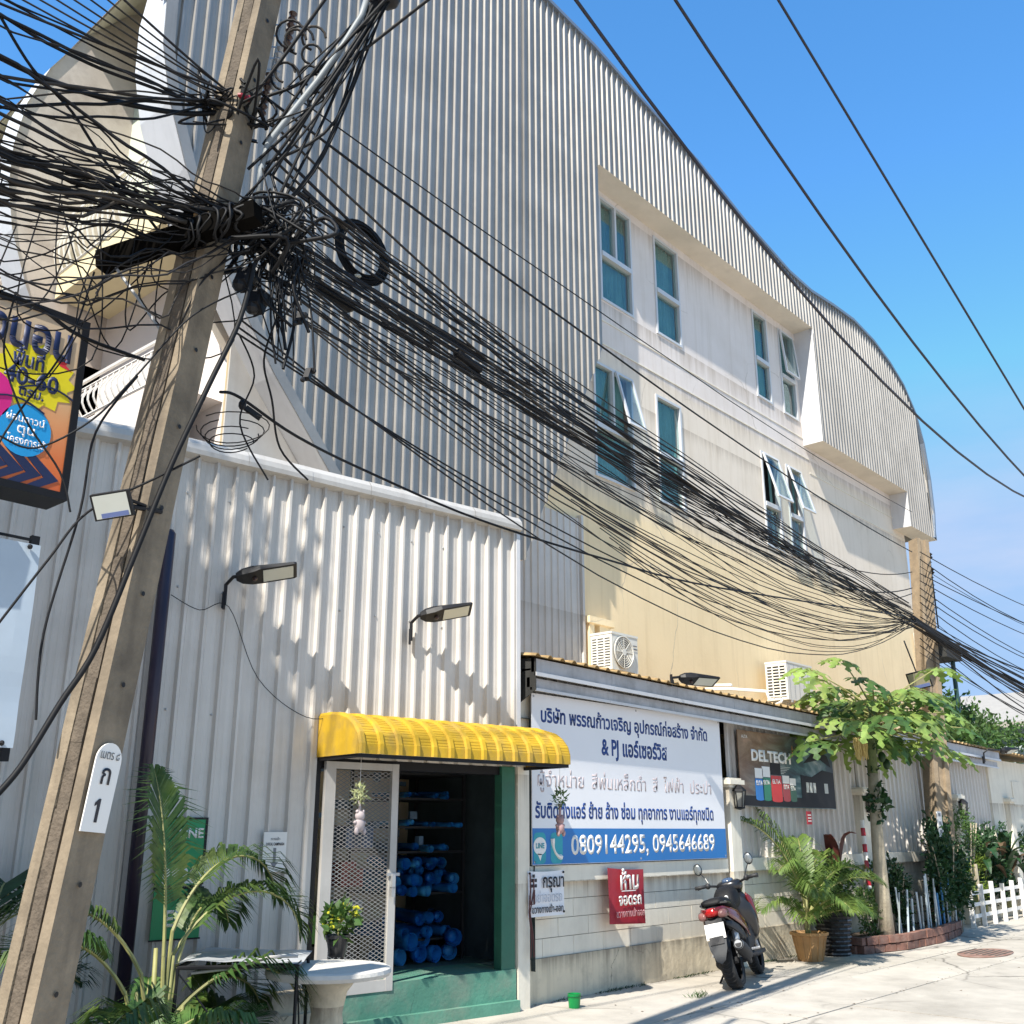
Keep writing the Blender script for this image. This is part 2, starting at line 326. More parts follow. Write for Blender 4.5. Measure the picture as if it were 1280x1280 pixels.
# ------------------------------------------------------------ setting: ground
g = MB(); g.quad((-120, -120, -.03), (220, -120, -.03), (220, 220, -.03), (-120, 220, -.03))
gd = g.build('ground', m_joint2); gd['kind'] = 'structure'
lane = bpy.data.objects.new('lane', None); col.objects.link(lane); lane['kind'] = 'structure'
ys = [-4.0, .2, 2.5, 4.72, 5.62, 8.6]; slabmesh = {}
for j in range(len(ys) - 1):
    wid = ys[j + 1] - ys[j] - .016
    for i in range(-3, 15):
        x0 = i * 3.1 + (0 if j % 2 else .9)
        if j not in slabmesh:
            mb = MB(); mb.box((0, 0, -.045), (3.1 - .014, wid, .09)); o = mb.build('slab', m_ground, lane); slabmesh[j] = o
        else:
            o = slabmesh[j].copy(); col.objects.link(o); o.parent = lane
        o.location = (x0 + 1.55, (ys[j] + ys[j + 1]) / 2, random.uniform(-.003, .003))
# far lane
mb = MB(); mb.bx(47.4, 200, -12, 30, -.09, -.002); mb.bx(-60, -9.4, -12, 9, -.09, -.002); mb.bx(-60, 200, -60, -12.02, -.09, -.002)
o = mb.build('pavement', m_ground); o['kind'] = 'structure'
mb = MB(); mb.bx(-9.3, 47.3, -11.9, -4.02, -.09, -.001); o = mb.build('road', m_ground); o['kind'] = 'structure'

# ------------------------------------------------------------ main building
YM = 9.16; YC = 8.75
bld = thing('townhouse_building', 'three storey cream building with silver ribbed wave shaped metal cladding', 'building', (5, YM, 0))
def rect_wall(mb, x0, x1, z0, z1, holes, Y, reveal=.1):
    xs = sorted({x0, x1, *[h[0] for h in holes], *[h[1] for h in holes]}); zs = sorted({z0, z1, *[h[2] for h in holes], *[h[3] for h in holes]})
    for i in range(len(xs) - 1):
        for k in range(len(zs) - 1):
            cx, cz = (xs[i] + xs[i + 1]) / 2, (zs[k] + zs[k + 1]) / 2
            if any(h[0] < cx < h[1] and h[2] < cz < h[3] for h in holes): continue
            mb.quad((xs[i], Y, zs[k]), (xs[i + 1], Y, zs[k]), (xs[i + 1], Y, zs[k + 1]), (xs[i], Y, zs[k + 1]))
    for a, b, c, d in holes:
        mb.quad((a, Y, c), (a, Y, d), (a, Y + reveal, d), (a, Y + reveal, c)); mb.quad((b, Y, c), (b, Y + reveal, c), (b, Y + reveal, d), (b, Y, d))
        mb.quad((a, Y, c), (a, Y + reveal, c), (b, Y + reveal, c), (b, Y, c)); mb.quad((a, Y, d), (b, Y, d), (b, Y + reveal, d), (a, Y + reveal, d))
def wx(px, py): return atY(px, py, YM).x
wins = [  # x0, x1, z0, z1, mullion, sash state
    (wx(749, 320), wx(788.5, 320), 10.18, 12.2, True, 0), (wx(818.5, 370), wx(848.5, 370), 10.18, 12.2, False, 0),
    (wx(943, 450), wx(960.5, 450), 10.16, 12.16, False, 0), (wx(976.5, 480), wx(993.5, 480), 10.14, 12.16, False, 1),
    (wx(742.5, 540), wx(791, 540), 6.95, 8.96, True, 2), (wx(822, 570), wx(853, 570), 6.95, 8.94, False, 0),
    (wx(955, 630), wx(975, 630), 6.95, 8.94, False, 3), (wx(987, 650), wx(1004, 650), 6.95, 8.94, False, 3)]
# painted wall with colour bands
mw = mat('side_wall_plaster', (.74, .67, .62), .85, 0, .035, .6, dirt=.35, dirtc=(.50, .42, .33), ds=.7, streak=.34, bump=.15, bs=18)
t = mw.node_tree; pbs = t.nodes['Principled BSDF']; lk = [l for l in t.links if l.to_socket == pbs.inputs['Base Color']][0]; src = lk.from_socket
gg = N(t, 'ShaderNodeNewGeometry'); ss = N(t, 'ShaderNodeSeparateXYZ'); t.links.new(gg.outputs['Position'], ss.inputs[0])
nn = N(t, 'ShaderNodeTexNoise'); nn.inputs['Scale'].default_value = .9; t.links.new(gg.outputs['Position'], nn.inputs[0])
na = N(t, 'ShaderNodeMath', operation='MULTIPLY_ADD'); na.inputs[1].default_value = .12; t.links.new(nn.outputs[0], na.inputs[0]); t.links.new(ss.outputs[2], na.inputs[2])
cur = src
for zc, c_, wdt in ((9.3, (1.02, .985, .88), .03), (6.78, (1.18, 1.07, .80), .25)):
    mr_ = N(t, 'ShaderNodeMapRange'); mr_.inputs[1].default_value = zc + wdt; mr_.inputs[2].default_value = zc - wdt; t.links.new(na.outputs[0], mr_.inputs[0])
    mm_ = N(t, 'ShaderNodeMixRGB', blend_type='MULTIPLY'); mm_.inputs[2].default_value = (*c_, 1); t.links.new(mr_.outputs[0], mm_.inputs[0]); t.links.new(cur, mm_.inputs[1]); cur = mm_.outputs[0]
t.links.new(cur, pbs.inputs['Base Color'])
add_drips(mw, [(12.15, .8), (10.14, .7), (9.34, .5), (6.93, .8), (8.55, .4)], (.36, .29, .22), .6); add_cracks(mw, .5, (.40, .34, .27), .006, .8)
mb = MB(); XE = wx(1141, 760)
rect_wall(mb, 5.6, XE, 0, 12.6, [h[:4] for h in wins], YM)
mb.quad((XE, YM, 0), (XE, YM + 9, 0), (XE, YM + 9, 12.6), (XE, YM, 12.6))
mb.build('side_wall', mw, bld)
# string courses: shallow proud bands
for z in (9.78, 9.34):
    mb = MB(); mb.bx(12.1, 20.1, YM - .012, YM - .002, z, z + .022); mb.bx(20.1, XE - .02, YM - .012, YM - .002, z - .75, z - .728); mb.build('string_course', m_wallpaint, bld)
# windows
for (a, b, c, d, mul, st) in wins:
    mb = MB(); Y0, Y1 = YM - .025, YM + .07; fw_ = .045
    mb.bx(a, a + fw_, Y0, Y1, c, d); mb.bx(b - fw_, b, Y0, Y1, c, d); mb.bx(a + fw_, b - fw_, Y0, Y1, d - fw_, d); mb.bx(a + fw_, b - fw_, Y0, Y1, c, c + fw_)
    tz = c + (d - c) * .42
    mb.bx(a + fw_, b - fw_, Y0 - .02, Y1, tz, tz + .09)
    if mul: mx_ = (a + b) / 2; mb.bx(mx_ - .025, mx_ + .025, Y0, Y1, tz + .09, d - fw_)
    fr = mb.build('window', m_alu, bld)
    pn = MB(); pn.bx(a + fw_, b - fw_, YM + .03, YM + .036, c + fw_, tz); 
    if st in (0, 1): pn.bx(a + fw_, b - fw_, YM + .03, YM + .036, tz + .09, d - fw_)
    if st == 2: pn.bx(a + fw_, (a + b) / 2, YM + .03, YM + .036, tz + .09, d - fw_)
    pn.build('pane', m_glass, fr)
    if st:   # top-hung sash swung outwards
        sa, sb = ((a + b) / 2 + .03, b - .03) if mul else (a + .03, b - .03)
        ang = R({1: 5, 2: 14, 3: 15}[st]); h = d - tz - .13
        sm = MB()
        def sp(x, q, o_=0): return V((x, YM - .03 - sin(ang) * q - cos(ang) * o_, d - .04 - cos(ang) * q + sin(ang) * o_))
        for (x0, x1, q0, q1) in ((sa, sa + .045, 0, h), (sb - .045, sb, 0, h), (sa + .045, sb - .045, 0, .045), (sa + .045, sb - .045, h - .045, h)):
            sm.prism([sp(x0, q0), sp(x1, q0), sp(x1, q1), sp(x0, q1)], sp(0, 0, .035) - sp(0, 0))
        sash = sm.build('sash', m_alu, fr)
        sg = MB(); sg.prism([sp(sa + .045, .045, .015), sp(sb - .045, .045, .015), sp(sb - .045, h - .045, .015), sp(sa + .045, h - .045, .015)], sp(0, 0, .005) - sp(0, 0)); sg.build('sash_pane', m_glass, fr)
    # curtain: folded cloth behind
    cm = MB(); n = int((b - a) / .035); pz = []
    for i in range(n + 1):
        pz.append((a + (b - a) * i / n, YM + .15 + .022 * sin(i * 2.1) + .01 * sin(i * .7)))
    for i in range(n):
        if st == 3 and i < n * .8: continue
        cm.quad((pz[i][0], pz[i][1], c), (pz[i + 1][0], pz[i + 1][1], c), (pz[i + 1][0], pz[i + 1][1], d), (pz[i][0], pz[i][1], d))
    cm.build('curtain', m_curtain, fr)
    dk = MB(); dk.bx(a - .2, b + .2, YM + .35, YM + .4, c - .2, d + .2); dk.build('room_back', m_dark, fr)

# cladding silhouette (X,Z at YC)
def C_(px, py): p = atY(px, py, YC); return (p.x, p.z)
top = [(4.22, 9.6), (4.20, 10.2), (4.28, 10.9), (4.5, 11.6), (4.9, 12.4), (5.5, 13.2), (6.4, 13.95), (7.6, 14.5), (8.9, 14.8)] + [C_(*q) for q in
       [(680, 0), (740, 60), (800, 128), (870, 205), (930, 280), (985, 342), (1012, 366), (1040, 384), (1065, 402), (1090, 428), (1110, 455), (1127, 483), (1142, 518), (1152, 555), (1160, 600), (1165, 642), (1166, 672)]]
left = [(4.22, 9.6), (4.35, 9.0), (4.62, 8.3), (5.0, 7.6), (5.45, 6.95), (5.9, 6.35), (6.35, 5.85), (6.75, 5.4), (7.2, 5.0), (7.6, 4.75)]
tipx, tipz = C_(655, 700); x2 = C_(747, 430)[0]; z2 = C_(747, 430)[1]; xr = C_(747, 207)[0]; zr = C_(747, 207)[1]
x3, z3 = C_(1014, 421); x4, z4 = C_(1026, 547); z3 = zr; x5, z5 = C_(1137, 622); z4 = z5 = (z4 + z5) / 2; x6, z6 = C_(1165, 672); z6 -= .03
XR = max(p[0] for p in top)
bot = left + [(tipx - .12, tipz - .02), (tipx, tipz), (xr - .001, z2), (xr, zr), (x3, z3), (x3 + .001, z4), (x5 - .25, z5), (x5 - .249, z6), (XR, z6)]
def interp(pl, x):
    for i in range(len(pl) - 1):
        a, b = pl[i], pl[i + 1]
        if a[0] <= x <= b[0] and b[0] > a[0]: return a[1] + (b[1] - a[1]) * (x - a[0]) / (b[0] - a[0])
    return pl[-1][1] if x > pl[-1][0] else pl[0][1]
topm = [p for i, p in enumerate(top) if i != 0]
topm = sorted(topm, key=lambda p: p[0])
pitch = .15; x = 4.24
prof = [(0, 0), (.010, -.034), (.032, -.034), (.046, 0), (.078, 0), (.082, -.0015), (.088, -.0015), (.092, 0), (.114, 0), (.118, -.0015), (.124, -.0015), (.128, 0), (pitch, 0)]
pts = []; kk = 0
while x < XR:
    for a, d_ in prof[:-1]:
        if x + a < XR: pts.append((x + a, YC + d_, kk // 5))
    x += pitch; kk += 1
for bk in (xr, x3 + .0005, x5 - .2495, tipx):
    pts.append((bk, YC, max(q[2] for q in pts if q[0] <= bk)))
pts = sorted(pts); sheets = {}
for i in range(len(pts) - 1):
    (xa, ya, ka), (xb, yb, kb) = pts[i], pts[i + 1]
    if xb - xa < 1e-4: continue
    e = 1e-5
    ta, tb = interp(topm, xa), interp(topm, xb); ba, bb = interp(bot, xa + e), interp(bot, xb - e)
    if ta - ba < .02: continue
    o_ = .0015 if ka % 2 else 0
    sheets.setdefault(ka, MB()).quad((xa, ya - o_, ba), (xb, yb - o_, bb), (xb, yb - o_, tb), (xa, ya - o_, ta))
for k_ in sorted(sheets): sheets[k_].build('cladding_sheet', m_clad, bld)
# returns and trims of the cladding (box edges)
def ret(pl, depth, mname, m_, front=.045, t_=.0):
    mb = MB()
    if pl[0][0] < xr + .01 and pl[-1][0] < xr + .01: front = -.006
    for i in range(len(pl) - 1):
        (xa, za), (xb, zb) = pl[i], pl[i + 1]
        mb.quad((xa, YC - front, za), (xb, YC - front, zb), (xb, YC + depth, zb), (xa, YC + depth, za))
        dx, dz = xb - xa, zb - za; l_ = hypot(dx, dz) or 1; nx, nz = -dz / l_ * .06, dx / l_ * .06
    return mb.build(mname, m_, bld)
dW = YM - YC
ret([(tipx - .12, tipz - .02), (tipx, tipz), (xr, z2)], dW, 'cladding_return', m_soffit)
ret([(xr, z2), (xr, zr)], dW, 'cladding_return', m_cladw)
ret([(xr, zr), (x3, z3)], dW, 'soffit', m_soffit)
ret([(x3, z3), (x3, z4)], dW, 'cladding_return', m_cladw)
ret([(x3, z4), (x5 - .25, z5)], dW, 'soffit', m_soffit)
ret([(x5 - .25, z5), (x5 - .25, z6)], dW, 'cladding_return', m_cladw)
ret([(x5 - .25, z6), (XR, z6)], dW, 'soffit', m_soffit)
# coping along the roof line + edge strips following the outline
def strip(pl, w_, y0, y1, name, m_, side=1):
    mb = MB()
    nrm = []
    for i in range(len(pl)):
        a, b = pl[max(i - 1, 0)], pl[min(i + 1, len(pl) - 1)]; dx, dz = b[0] - a[0], b[1] - a[1]; l_ = hypot(dx, dz); nrm.append((-dz / l_ * side, dx / l_ * side))
    for i in range(len(pl) - 1):
        (xa, za), (xb, zb) = pl[i], pl[i + 1]; na_, nb_ = nrm[i], nrm[i + 1]
        A, B = (xa, za), (xb, zb); A2, B2 = (xa + na_[0] * w_, za + na_[1] * w_), (xb + nb_[0] * w_, zb + nb_[1] * w_)
        for P, Q in ((A, B), (B2, A2)):
            mb.quad((P[0], y0, P[1]), (Q[0], y0, Q[1]), (Q[0], y1, Q[1]), (P[0], y1, P[1]))
        mb.quad((A[0], y0, A[1]), (A2[0], y0, A2[1]), (B2[0], y0, B2[1]), (B[0], y0, B[1]))
        mb.quad((A[0], y1, A[1]), (B[0], y1, B[1]), (B2[0], y1, B2[1]), (A2[0], y1, A2[1]))
    return mb.build(name, m_, bld)
m_roofb = mat('blue_grey_roof', (.20, .24, .30), .4, .3, .1, 2)
strip(top[1:], .07, YC - .06, YC + .06, 'roof_edge', m_roofb)
arc = left[::-1] + top[1:9]
arc = arc[1:]
strip(arc, .13, YC - .055, YC - .038, 'edge_flashing', m_clad, side=-1)
# curved fin return of the left edge, facing the street
mb = MB()
for i in range(len(arc) - 1):
    (xa, za), (xb, zb) = arc[i], arc[i + 1]
    for (y0, y1, o_) in ((YC - .055, YC + .02, 0), (YC + .02, YC + .1, .03), (YC + .1, YC + .62, .045)):
        if y1 > YC + .5 and max(za, zb) < 7.7: y1 = YM - .004
        mb.quad((xa + o_, y0, za), (xb + o_, y0, zb), (xb + o_, y1, zb), (xa + o_, y1, za))
    mb.quad((xa, YC + .02, za), (xb, YC + .02, zb), (xb + .03, YC + .02, zb), (xa + .03, YC + .02, za))
    mb.quad((xa + .03, YC + .1, za), (xb + .03, YC + .1, zb), (xb + .045, YC + .1, zb), (xa + .045, YC + .1, za))
mb.build('fin_edge', m_cladw, bld)
# back face of the fin
fb = [(p[0], YC + .62, p[1]) for p in arc]
mb = MB()
for i in range(len(arc) - 1):
    (xa, za), (xb, zb) = arc[i], arc[i + 1]
    mb.quad((xa + .045, YC + .62, za), (8.0, YC + .62, za), (8.0, YC + .62, zb), (xb + .045, YC + .62, zb))
mb.build('fin_back', m_soffit, bld)
# roof sheet following the profile, to the back
mb = MB(); rp = top[4:]
for i in range(len(rp) - 1):
    (xa, za), (xb, zb) = rp[i], rp[i + 1]
    for o_ in (0, .06):
        mb.quad((xa, YC + .05, za + o_), (xb, YC + .05, zb + o_), (xb, 26, zb + o_), (xa, 26, za + o_))
mb.build('roof', [m_soffit], bld)
# party-wall fin of the neighbouring unit, same profile
for k, yf in enumerate((12.5, 17.2)):
    mb = MB(); a2 = arc
    for i in range(len(a2) - 1):
        (xa, za), (xb, zb) = a2[i], a2[i + 1]
        if zb > za:
            mb.quad((xa, yf, za), (7.8, yf, za), (7.8, yf, zb), (xb, yf, zb))
            mb.quad((xa, yf, za), (xb, yf, zb), (xb, yf + .5, zb), (xa, yf + .5, za))
    mb.quad((5.1, yf, 0), (7.8, yf, 0), (7.8, yf, 7.5), (5.1, yf, 7.5)); mb.quad((5.1, yf, 0), (5.1, yf + .5, 0), (5.1, yf + .5, 7.5), (5.1, yf, 7.5))
    mb.build('party_wall_fin', mat('fin_paint_shaded', (.58, .51, .45), .85, 0, .10, 2, dirt=.9, dirtc=(.27, .21, .17), ds=1.3), bld)  # brown blotches paint in the dappled shadow on the fin
    strip(arc, .001, yf - .03, yf + .55, 'fin_flashing', m_cladw)
# facade behind balconies
m_fac = mat('facade_paint', (.66, .60, .56), .85, 0, .04, 1, dirt=.25, dirtc=(.5, .44, .38))
m_fac2 = mat('facade_green', (.52, .56, .46), .85, 0, .04, 1)
mb = MB(); mb.quad((5.75, YM, 0), (5.75, 26, 0), (5.75, 26, 8.4), (5.75, YM, 8.4)); mb.build('facade', m_fac, bld)
mb = MB(); mb.quad((5.75, YM + .01, 8.4), (5.75, 26, 8.4), (5.75, 26, 13.4), (5.75, YM + .01, 13.4)); mb.build('facade', m_fac2, bld)
m_slab = mat('yellow_slab', (.66, .57, .36), .8, 0, .06, 2)
for (zf, m_) in ((5.78, m_fac), (8.45, m_slab)):
    for (ya, yb, bulge) in ((9.42, 12.45, .02), (13.05, 17.1, .02), (17.7, 24, .02)):
        n = 14; line = []
        for i in range(n + 1):
            q = i / n; line.append(V((5.0 - bulge * sin(pi * q), ya + (yb - ya) * q, 0)))
        mb = MB()
        for i in range(n):
            a, b = line[i], line[i + 1]
            zt = zf + .38 if zf < 7 else zf + .12
            mb.quad((a.x, a.y, zf - .2), (b.x, b.y, zf - .2), (b.x, b.y, zt), (a.x, a.y, zt))
            mb.quad((a.x, a.y, zf - .2), (5.75, a.y, zf - .2), (5.75, b.y, zf - .2), (b.x, b.y, zf - .2))
            mb.quad((a.x, a.y, zt), (b.x, b.y, zt), (5.75, b.y, zt), (5.75, a.y, zt))
        bal = mb.build('balcony', m_, bld)
        z0 = zt; z1 = 6.68 if zf < 7 else 9.42
        mb = MB(); mb.tube([(p.x, p.y, z1) for p in line], .028, 6); mb.tube([(p.x, p.y, z1 - .1) for p in line], .016, 5); mb.tube([(p.x, p.y, z0 + .04) for p in line], .02, 5)
        m_rail = m_white if ya < 13 else m_terra  # brown on the farther rails stands in for the shade there
        mb.build('handrail', m_rail, bal)
        nb = int((yb - ya) / .13); proto = None
        for i in range(nb + 1):
            q = i / nb; x_ = 5.0 - bulge * sin(pi * q); y_ = ya + (yb - ya) * q
            if proto is None:
                h = z1 - .1 - z0 - .04
                pm = MB(); pm.tube([(-.09 * sin(pi * min(1, s_ * 1.15)) ** 1.0, 0, s_ * h) for s_ in [j / 6 for j in range(7)]], .013, 4)
                proto = pm.build('baluster', m_white if ya < 13 else mat('shaded_rail', (.5, .42, .36), .6), bal, world=False)  # beige of the farther balusters is shade put into the colour
                proto.location = V((x_, y_, z0 + .04)) - ORG[bal.name]
            else:
                c_ = proto.copy(); col.objects.link(c_); c_.location = V((x_, y_, z0 + .04)) - ORG[bal.name]
# corrugated strip on side wall
x = 8.7; xe = 11.78; cm = MB(); pp = []
while x < xe:
    for a, d_ in prof[:-1]:
        if x + a < xe: pp.append((x + a, YM - .05 + d_ * .6))
    x += pitch
for i in range(len(pp) - 1):
    (xa, ya), (xb, yb) = pp[i], pp[i + 1]
    cm.quad((xa, ya, 2.9), (xb, yb, 2.9), (xb, yb, 6.1), (xa, ya, 6.1))
cm.bx(xe, xe + .05, YM - .1, YM - .012, 2.9, 6.16)
cm.build('corrugated_strip', m_lean, bld)
# small cream riser cover near the first ac
mb = MB(); mb.bx(11.86, 12.5, YM - .16, YM - .01, 4.52, 4.62); mb.bx(11.9, 12.02, YM - .12, YM - .012, 3.3, 4.52); mb.bx(12.15, 12.4, YM - .12, YM - .012, 3.3, 4.52)
mb.build('duct_cover', mw, bld)
mb = MB(); mb.bx(5.62, 8.6, YM - .03, YM - .004, 4.7, 7.6); mb.build('added_shade_panel', m_flash, bld)  # grey sheet added over the wall to give its shaded tone
# far end downpipe-like column
mb = MB(); mb.tube([(XE - .25, YM - .06, 3), (XE - .25, YM - .06, 6.2)], .03, 6); mb.build('downpipe', m_white, bld)

# ------------------------------------------------------------ lean-to shop
C0 = V((7.87, 6.94, 0)); U1 = V((cos(R(-8.3)), sin(R(-8.3)), 0)); N1 = V((U1.y, -U1.x, 0))      # N1 faces the street
U2 = V((cos(R(-18)), sin(R(-18)), 0)); N2 = V((U2.y, -U2.x, 0)); S1 = 3.74
def LP(s, o, z): return C0 + U1 * s + N1 * o + V((0, 0, z))
CL = LP(-S1, 0, 0)
def LQ(s, o, z): return CL + U2 * s + N2 * o + V((0, 0, z))
shop = thing('shop_shed', 'pale corrugated metal shop shed with open doorway under yellow awning', 'shop', tuple(C0))
ZT = 4.66
def corr(fn, s0, s1, z0f, z1, name, m_, parent, pitch=.175, sc=1.0):
    s = s0; pp = []; kk = 0
    pr_ = [(0, 0), (.014, .036), (.036, .036), (.056, 0), (.098, 0), (.102, .0015), (.108, .0015), (.112, 0), (.136, 0), (.140, .0015), (.146, .0015), (.150, 0)]
    while s < s1:
        for a, d_ in pr_:
            if s + a < s1: pp.append((s + a, d_ * sc, kk // 4))
        s += pitch; kk += 1
    pp.append((s1, 0, kk // 4)); sh = {}
    for i in range(len(pp) - 1):
        (a, da, ka), (b, db, kb) = pp[i], pp[i + 1]; za = z0f((a + b) / 2); o_ = .0015 if ka % 2 else 0
        sh.setdefault(ka, MB()).quad(fn(a, da + o_, za), fn(b, db + o_, za), fn(b, db + o_, z1), fn(a, da + o_, z1))
    for k_ in sorted(sh): sh[k_].build(name, m_, parent)
sd0 = -2.24
corr(LP, -S1, 0, lambda s: .05 if s < sd0 else 2.2, ZT, 'wall_sheet', m_lean, shop)
corr(LQ, -5.2, 0, lambda s: .05, ZT, 'wall_sheet', m_lean, shop)
# screw heads
proto = None
for z in (.55, 1.5, 2.5, 3.5, 4.3):
    s = -S1 + .13
    while s < -.05:
        if z < 2.2 and s > sd0: break
        p = LP(s, .004, z + random.uniform(-.01, .01))
        if proto is None:
            sm = MB(); sm.ball((0, 0, 0), .011, 6, 3); proto = sm.build('screw', m_steel, shop, world=False); proto.location = p - ORG[shop.name]
        else:
            c_ = proto.copy(); col.objects.link(c_); c_.location = p - ORG[shop.name]
        s += .38
# rounded ridge capping
def cap_strip(fn, s0, s1, name):
    mb = MB(); n = 8; sec = [(.05, ZT - .03), (.075, ZT - .02), (.08, ZT + .02), (.07, ZT + .07), (.03, ZT + .12), (-.03, ZT + .145), (-.12, ZT + .155), (-.32, ZT + .15)]
    segs = max(1, int((s1 - s0) / .6)); 
    for k in range(segs):
        a = s0 + (s1 - s0) * k / segs; b = s0 + (s1 - s0) * (k + 1) / segs; j = .004 * (k % 2)
        for i in range(len(sec) - 1):
            (o0, z0), (o1, z1) = sec[i], sec[i + 1]
            mb.quad(fn(a, o0 + j, z0), fn(b, o0 + j, z0), fn(b, o1 + j, z1), fn(a, o1 + j, z1))
        mb.quad(fn(a, .05, ZT - .03), fn(b, .05, ZT - .03), fn(b, .004, ZT - .045), fn(a, .004, ZT - .045))
    for s in (s0, s1): mb.poly([fn(s, o_, z_) for o_, z_ in sec] + [fn(s, -.32, ZT - .04)])
    mb.build(name, m_flash, shop, smooth=False)
cap_strip(LP, -S1, .03, 'ridge_capping'); cap_strip(LQ, -5.2, -.01, 'ridge_capping')
mb = MB(); mb.poly([LP(0, -.05, ZT - .02), LP(-S1, -.05, ZT - .02), LQ(-5.2, -.05, ZT - .02), V((.3, YM - .02, ZT - .1)), V((8.3, YM - .02, ZT - .1))]); mb.build('shed_roof', m_lean, shop)
# right return wall of shed
mb = MB(); mb.prism([LP(0, -.01, 2.2), V((8.2, 9.0, 2.2)), V((8.2, 9.0, ZT)), LP(0, -.01, ZT)], (-.03, 0, 0)); mb.prism([LP(-.02, .045, 2.2), LP(.03, .045, 2.2), LP(.03, .045, ZT - .05), LP(-.02, .045, ZT - .05)], -N1 * .05); mb.build('corner_trim', m_cladw, shop)
# doorway: jambs, lintel, step, room
mb = MB()
def lbox(mb, fn, s0, s1, o0, o1, z0, z1):
    mb.prism([fn(s0, o1, z0), fn(s1, o1, z0), fn(s1, o1, z1), fn(s0, o1, z1)], fn(0, o0, 0) - fn(0, o1, 0)); return mb
lbox(mb, LP, -.20, -.035, -.08, .03, .36, 2.2); mb.build('door_jamb', m_green, shop)
mb = MB(); lbox(mb, LP, sd0, sd0 + .05, -.25, -.005, 0, 2.2); lbox(mb, LP, sd0 + .05, -.20, -.2, -.006, 2.12, 2.2); mb.build('door_frame', m_black, shop)
mb = MB(); lbox(mb, LP, sd0 + .06, -.03, -.6, .04, 0.0, .36); lbox(mb, LP, sd0 - .05, -.03, -.6, .10, 0, .1); mb.build('door_step', m_step, shop)
mb = MB(); lbox(mb, LP, sd0 - .35, 0.3, -3.4, -.61, .3, .35); mb.build('shop_floor', mat('shop_floor_tile', (.10, .16, .14), .5), shop)
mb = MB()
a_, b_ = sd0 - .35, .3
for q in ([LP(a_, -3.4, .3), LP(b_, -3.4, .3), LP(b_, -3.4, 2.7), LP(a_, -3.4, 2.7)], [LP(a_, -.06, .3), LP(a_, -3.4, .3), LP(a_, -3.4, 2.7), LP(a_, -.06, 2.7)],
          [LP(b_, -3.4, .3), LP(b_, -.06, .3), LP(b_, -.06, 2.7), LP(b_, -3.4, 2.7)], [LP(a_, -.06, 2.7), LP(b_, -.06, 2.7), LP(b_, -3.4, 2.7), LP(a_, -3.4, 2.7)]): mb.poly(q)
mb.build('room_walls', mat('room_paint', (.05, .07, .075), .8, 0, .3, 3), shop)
# inside: rack with coiled blue pipe rolls
rack = thing('pipe_rack', 'dark shelf rack inside the shop stacked with bright blue pipes', 'shelf', tuple(LP(-.75, -1.2, .35)))
mb = MB()
for z in (.55, .98, 1.38, 1.62, 1.9, 2.15): lbox(mb, LP, -.72, .12, -1.9, -1.0, z, z + .02)
for s in (-.73, .12):
    for o_ in (-1.0, -1.88): lbox(mb, LP, s, s + .03, o_ - .03, o_, .35, 2.3)
mb.build('rack_frame', m_blkm, rack)
random.seed(3)
m_blued = mat('blue_pipe_light', (.08, .40, .72), .4, 0, .2, 5)
for row, (z, k, r) in enumerate(((.43, 4, .072), (.57, 3, .075), (.62, 4, .05), (.76, 4, .05), (1.03, 5, .045), (1.12, 6, .05), (1.2, 7, .035), (1.29, 4, .05), (1.30, 5, .03), (1.44, 6, .03), (1.67, 7, .022), (1.95, 6, .022))):
    for i in range(k):
        s = -.66 + (i + .5) * .76 / k + random.uniform(-.02, .02); L_ = random.uniform(.5, .85)
        zj = random.uniform(-.022, .022); a = LP(s - .12 + random.uniform(-.05, .05), -.95 + random.uniform(-.16, .16), z + zj); b = LP(s + random.uniform(-.35, .3), -.95 - L_, z + zj + random.uniform(-.03, .03))
        pm = MB(); d = (b - a).normalized()
        pm.tube([a, a + d * .06, a + d * .065, b], [r * 1.14, r * 1.14, r, r], 12, cap=False); pm.tube([a + d * .002, b], r * .82, 12, cap=False); pm.tube([a + d * .1, a + d * .101], r * .8, 12)
        tag(pm.build('blue_pipe', m_blue if random.random() < .7 else m_blued, None, smooth=True), 'bright blue plastic pipe stacked on the rack inside the shop doorway', 'pipe', 'blue pipes stacked on the shop rack')
bx_ = MB(); lbox(bx_, LP, -1.75, -1.38, -1.1, -.8, .62, .82); lbox(bx_, LP, -1.78, -1.35, -1.13, -.77, .82, .86)
tag(bx_.build('green_crate', mat('lime_plastic', (.18, .36, .03), .5)), 'lime green crate standing inside the shop left of the blue pipes', 'crate')
bx_ = MB(); lbox(bx_, LP, -1.8, -1.3, -1.4, -.75, .35, .6); tag(bx_.build('wooden_counter', mat('dark_wood', (.08, .05, .03), .7)), 'low dark wooden counter inside the shop under the lime crate', 'counter')
random.seed(23)
for i in range(9):
    mb = MB(); s_0 = random.uniform(-1.35, -.9); z0 = .35 + (i % 4) * .36; w0, h0 = random.uniform(.16, .3), random.uniform(.14, .26); lbox(mb, LP, s_0, s_0 + w0, -1.5 - .1 * (i % 3), -1.25, z0, z0 + h0)
    tag(mb.build('carton', mat('carton_%d' % (i % 4), ((.20, .13, .07), (.30, .30, .28), (.24, .05, .04), (.08, .12, .20))[i % 4], .8), None), ['brown carton', 'pale carton', 'red carton', 'blue grey carton'][i % 4] + ' stacked in the dark shop left of the pipe rack', 'box', 'cartons stacked inside the shop')
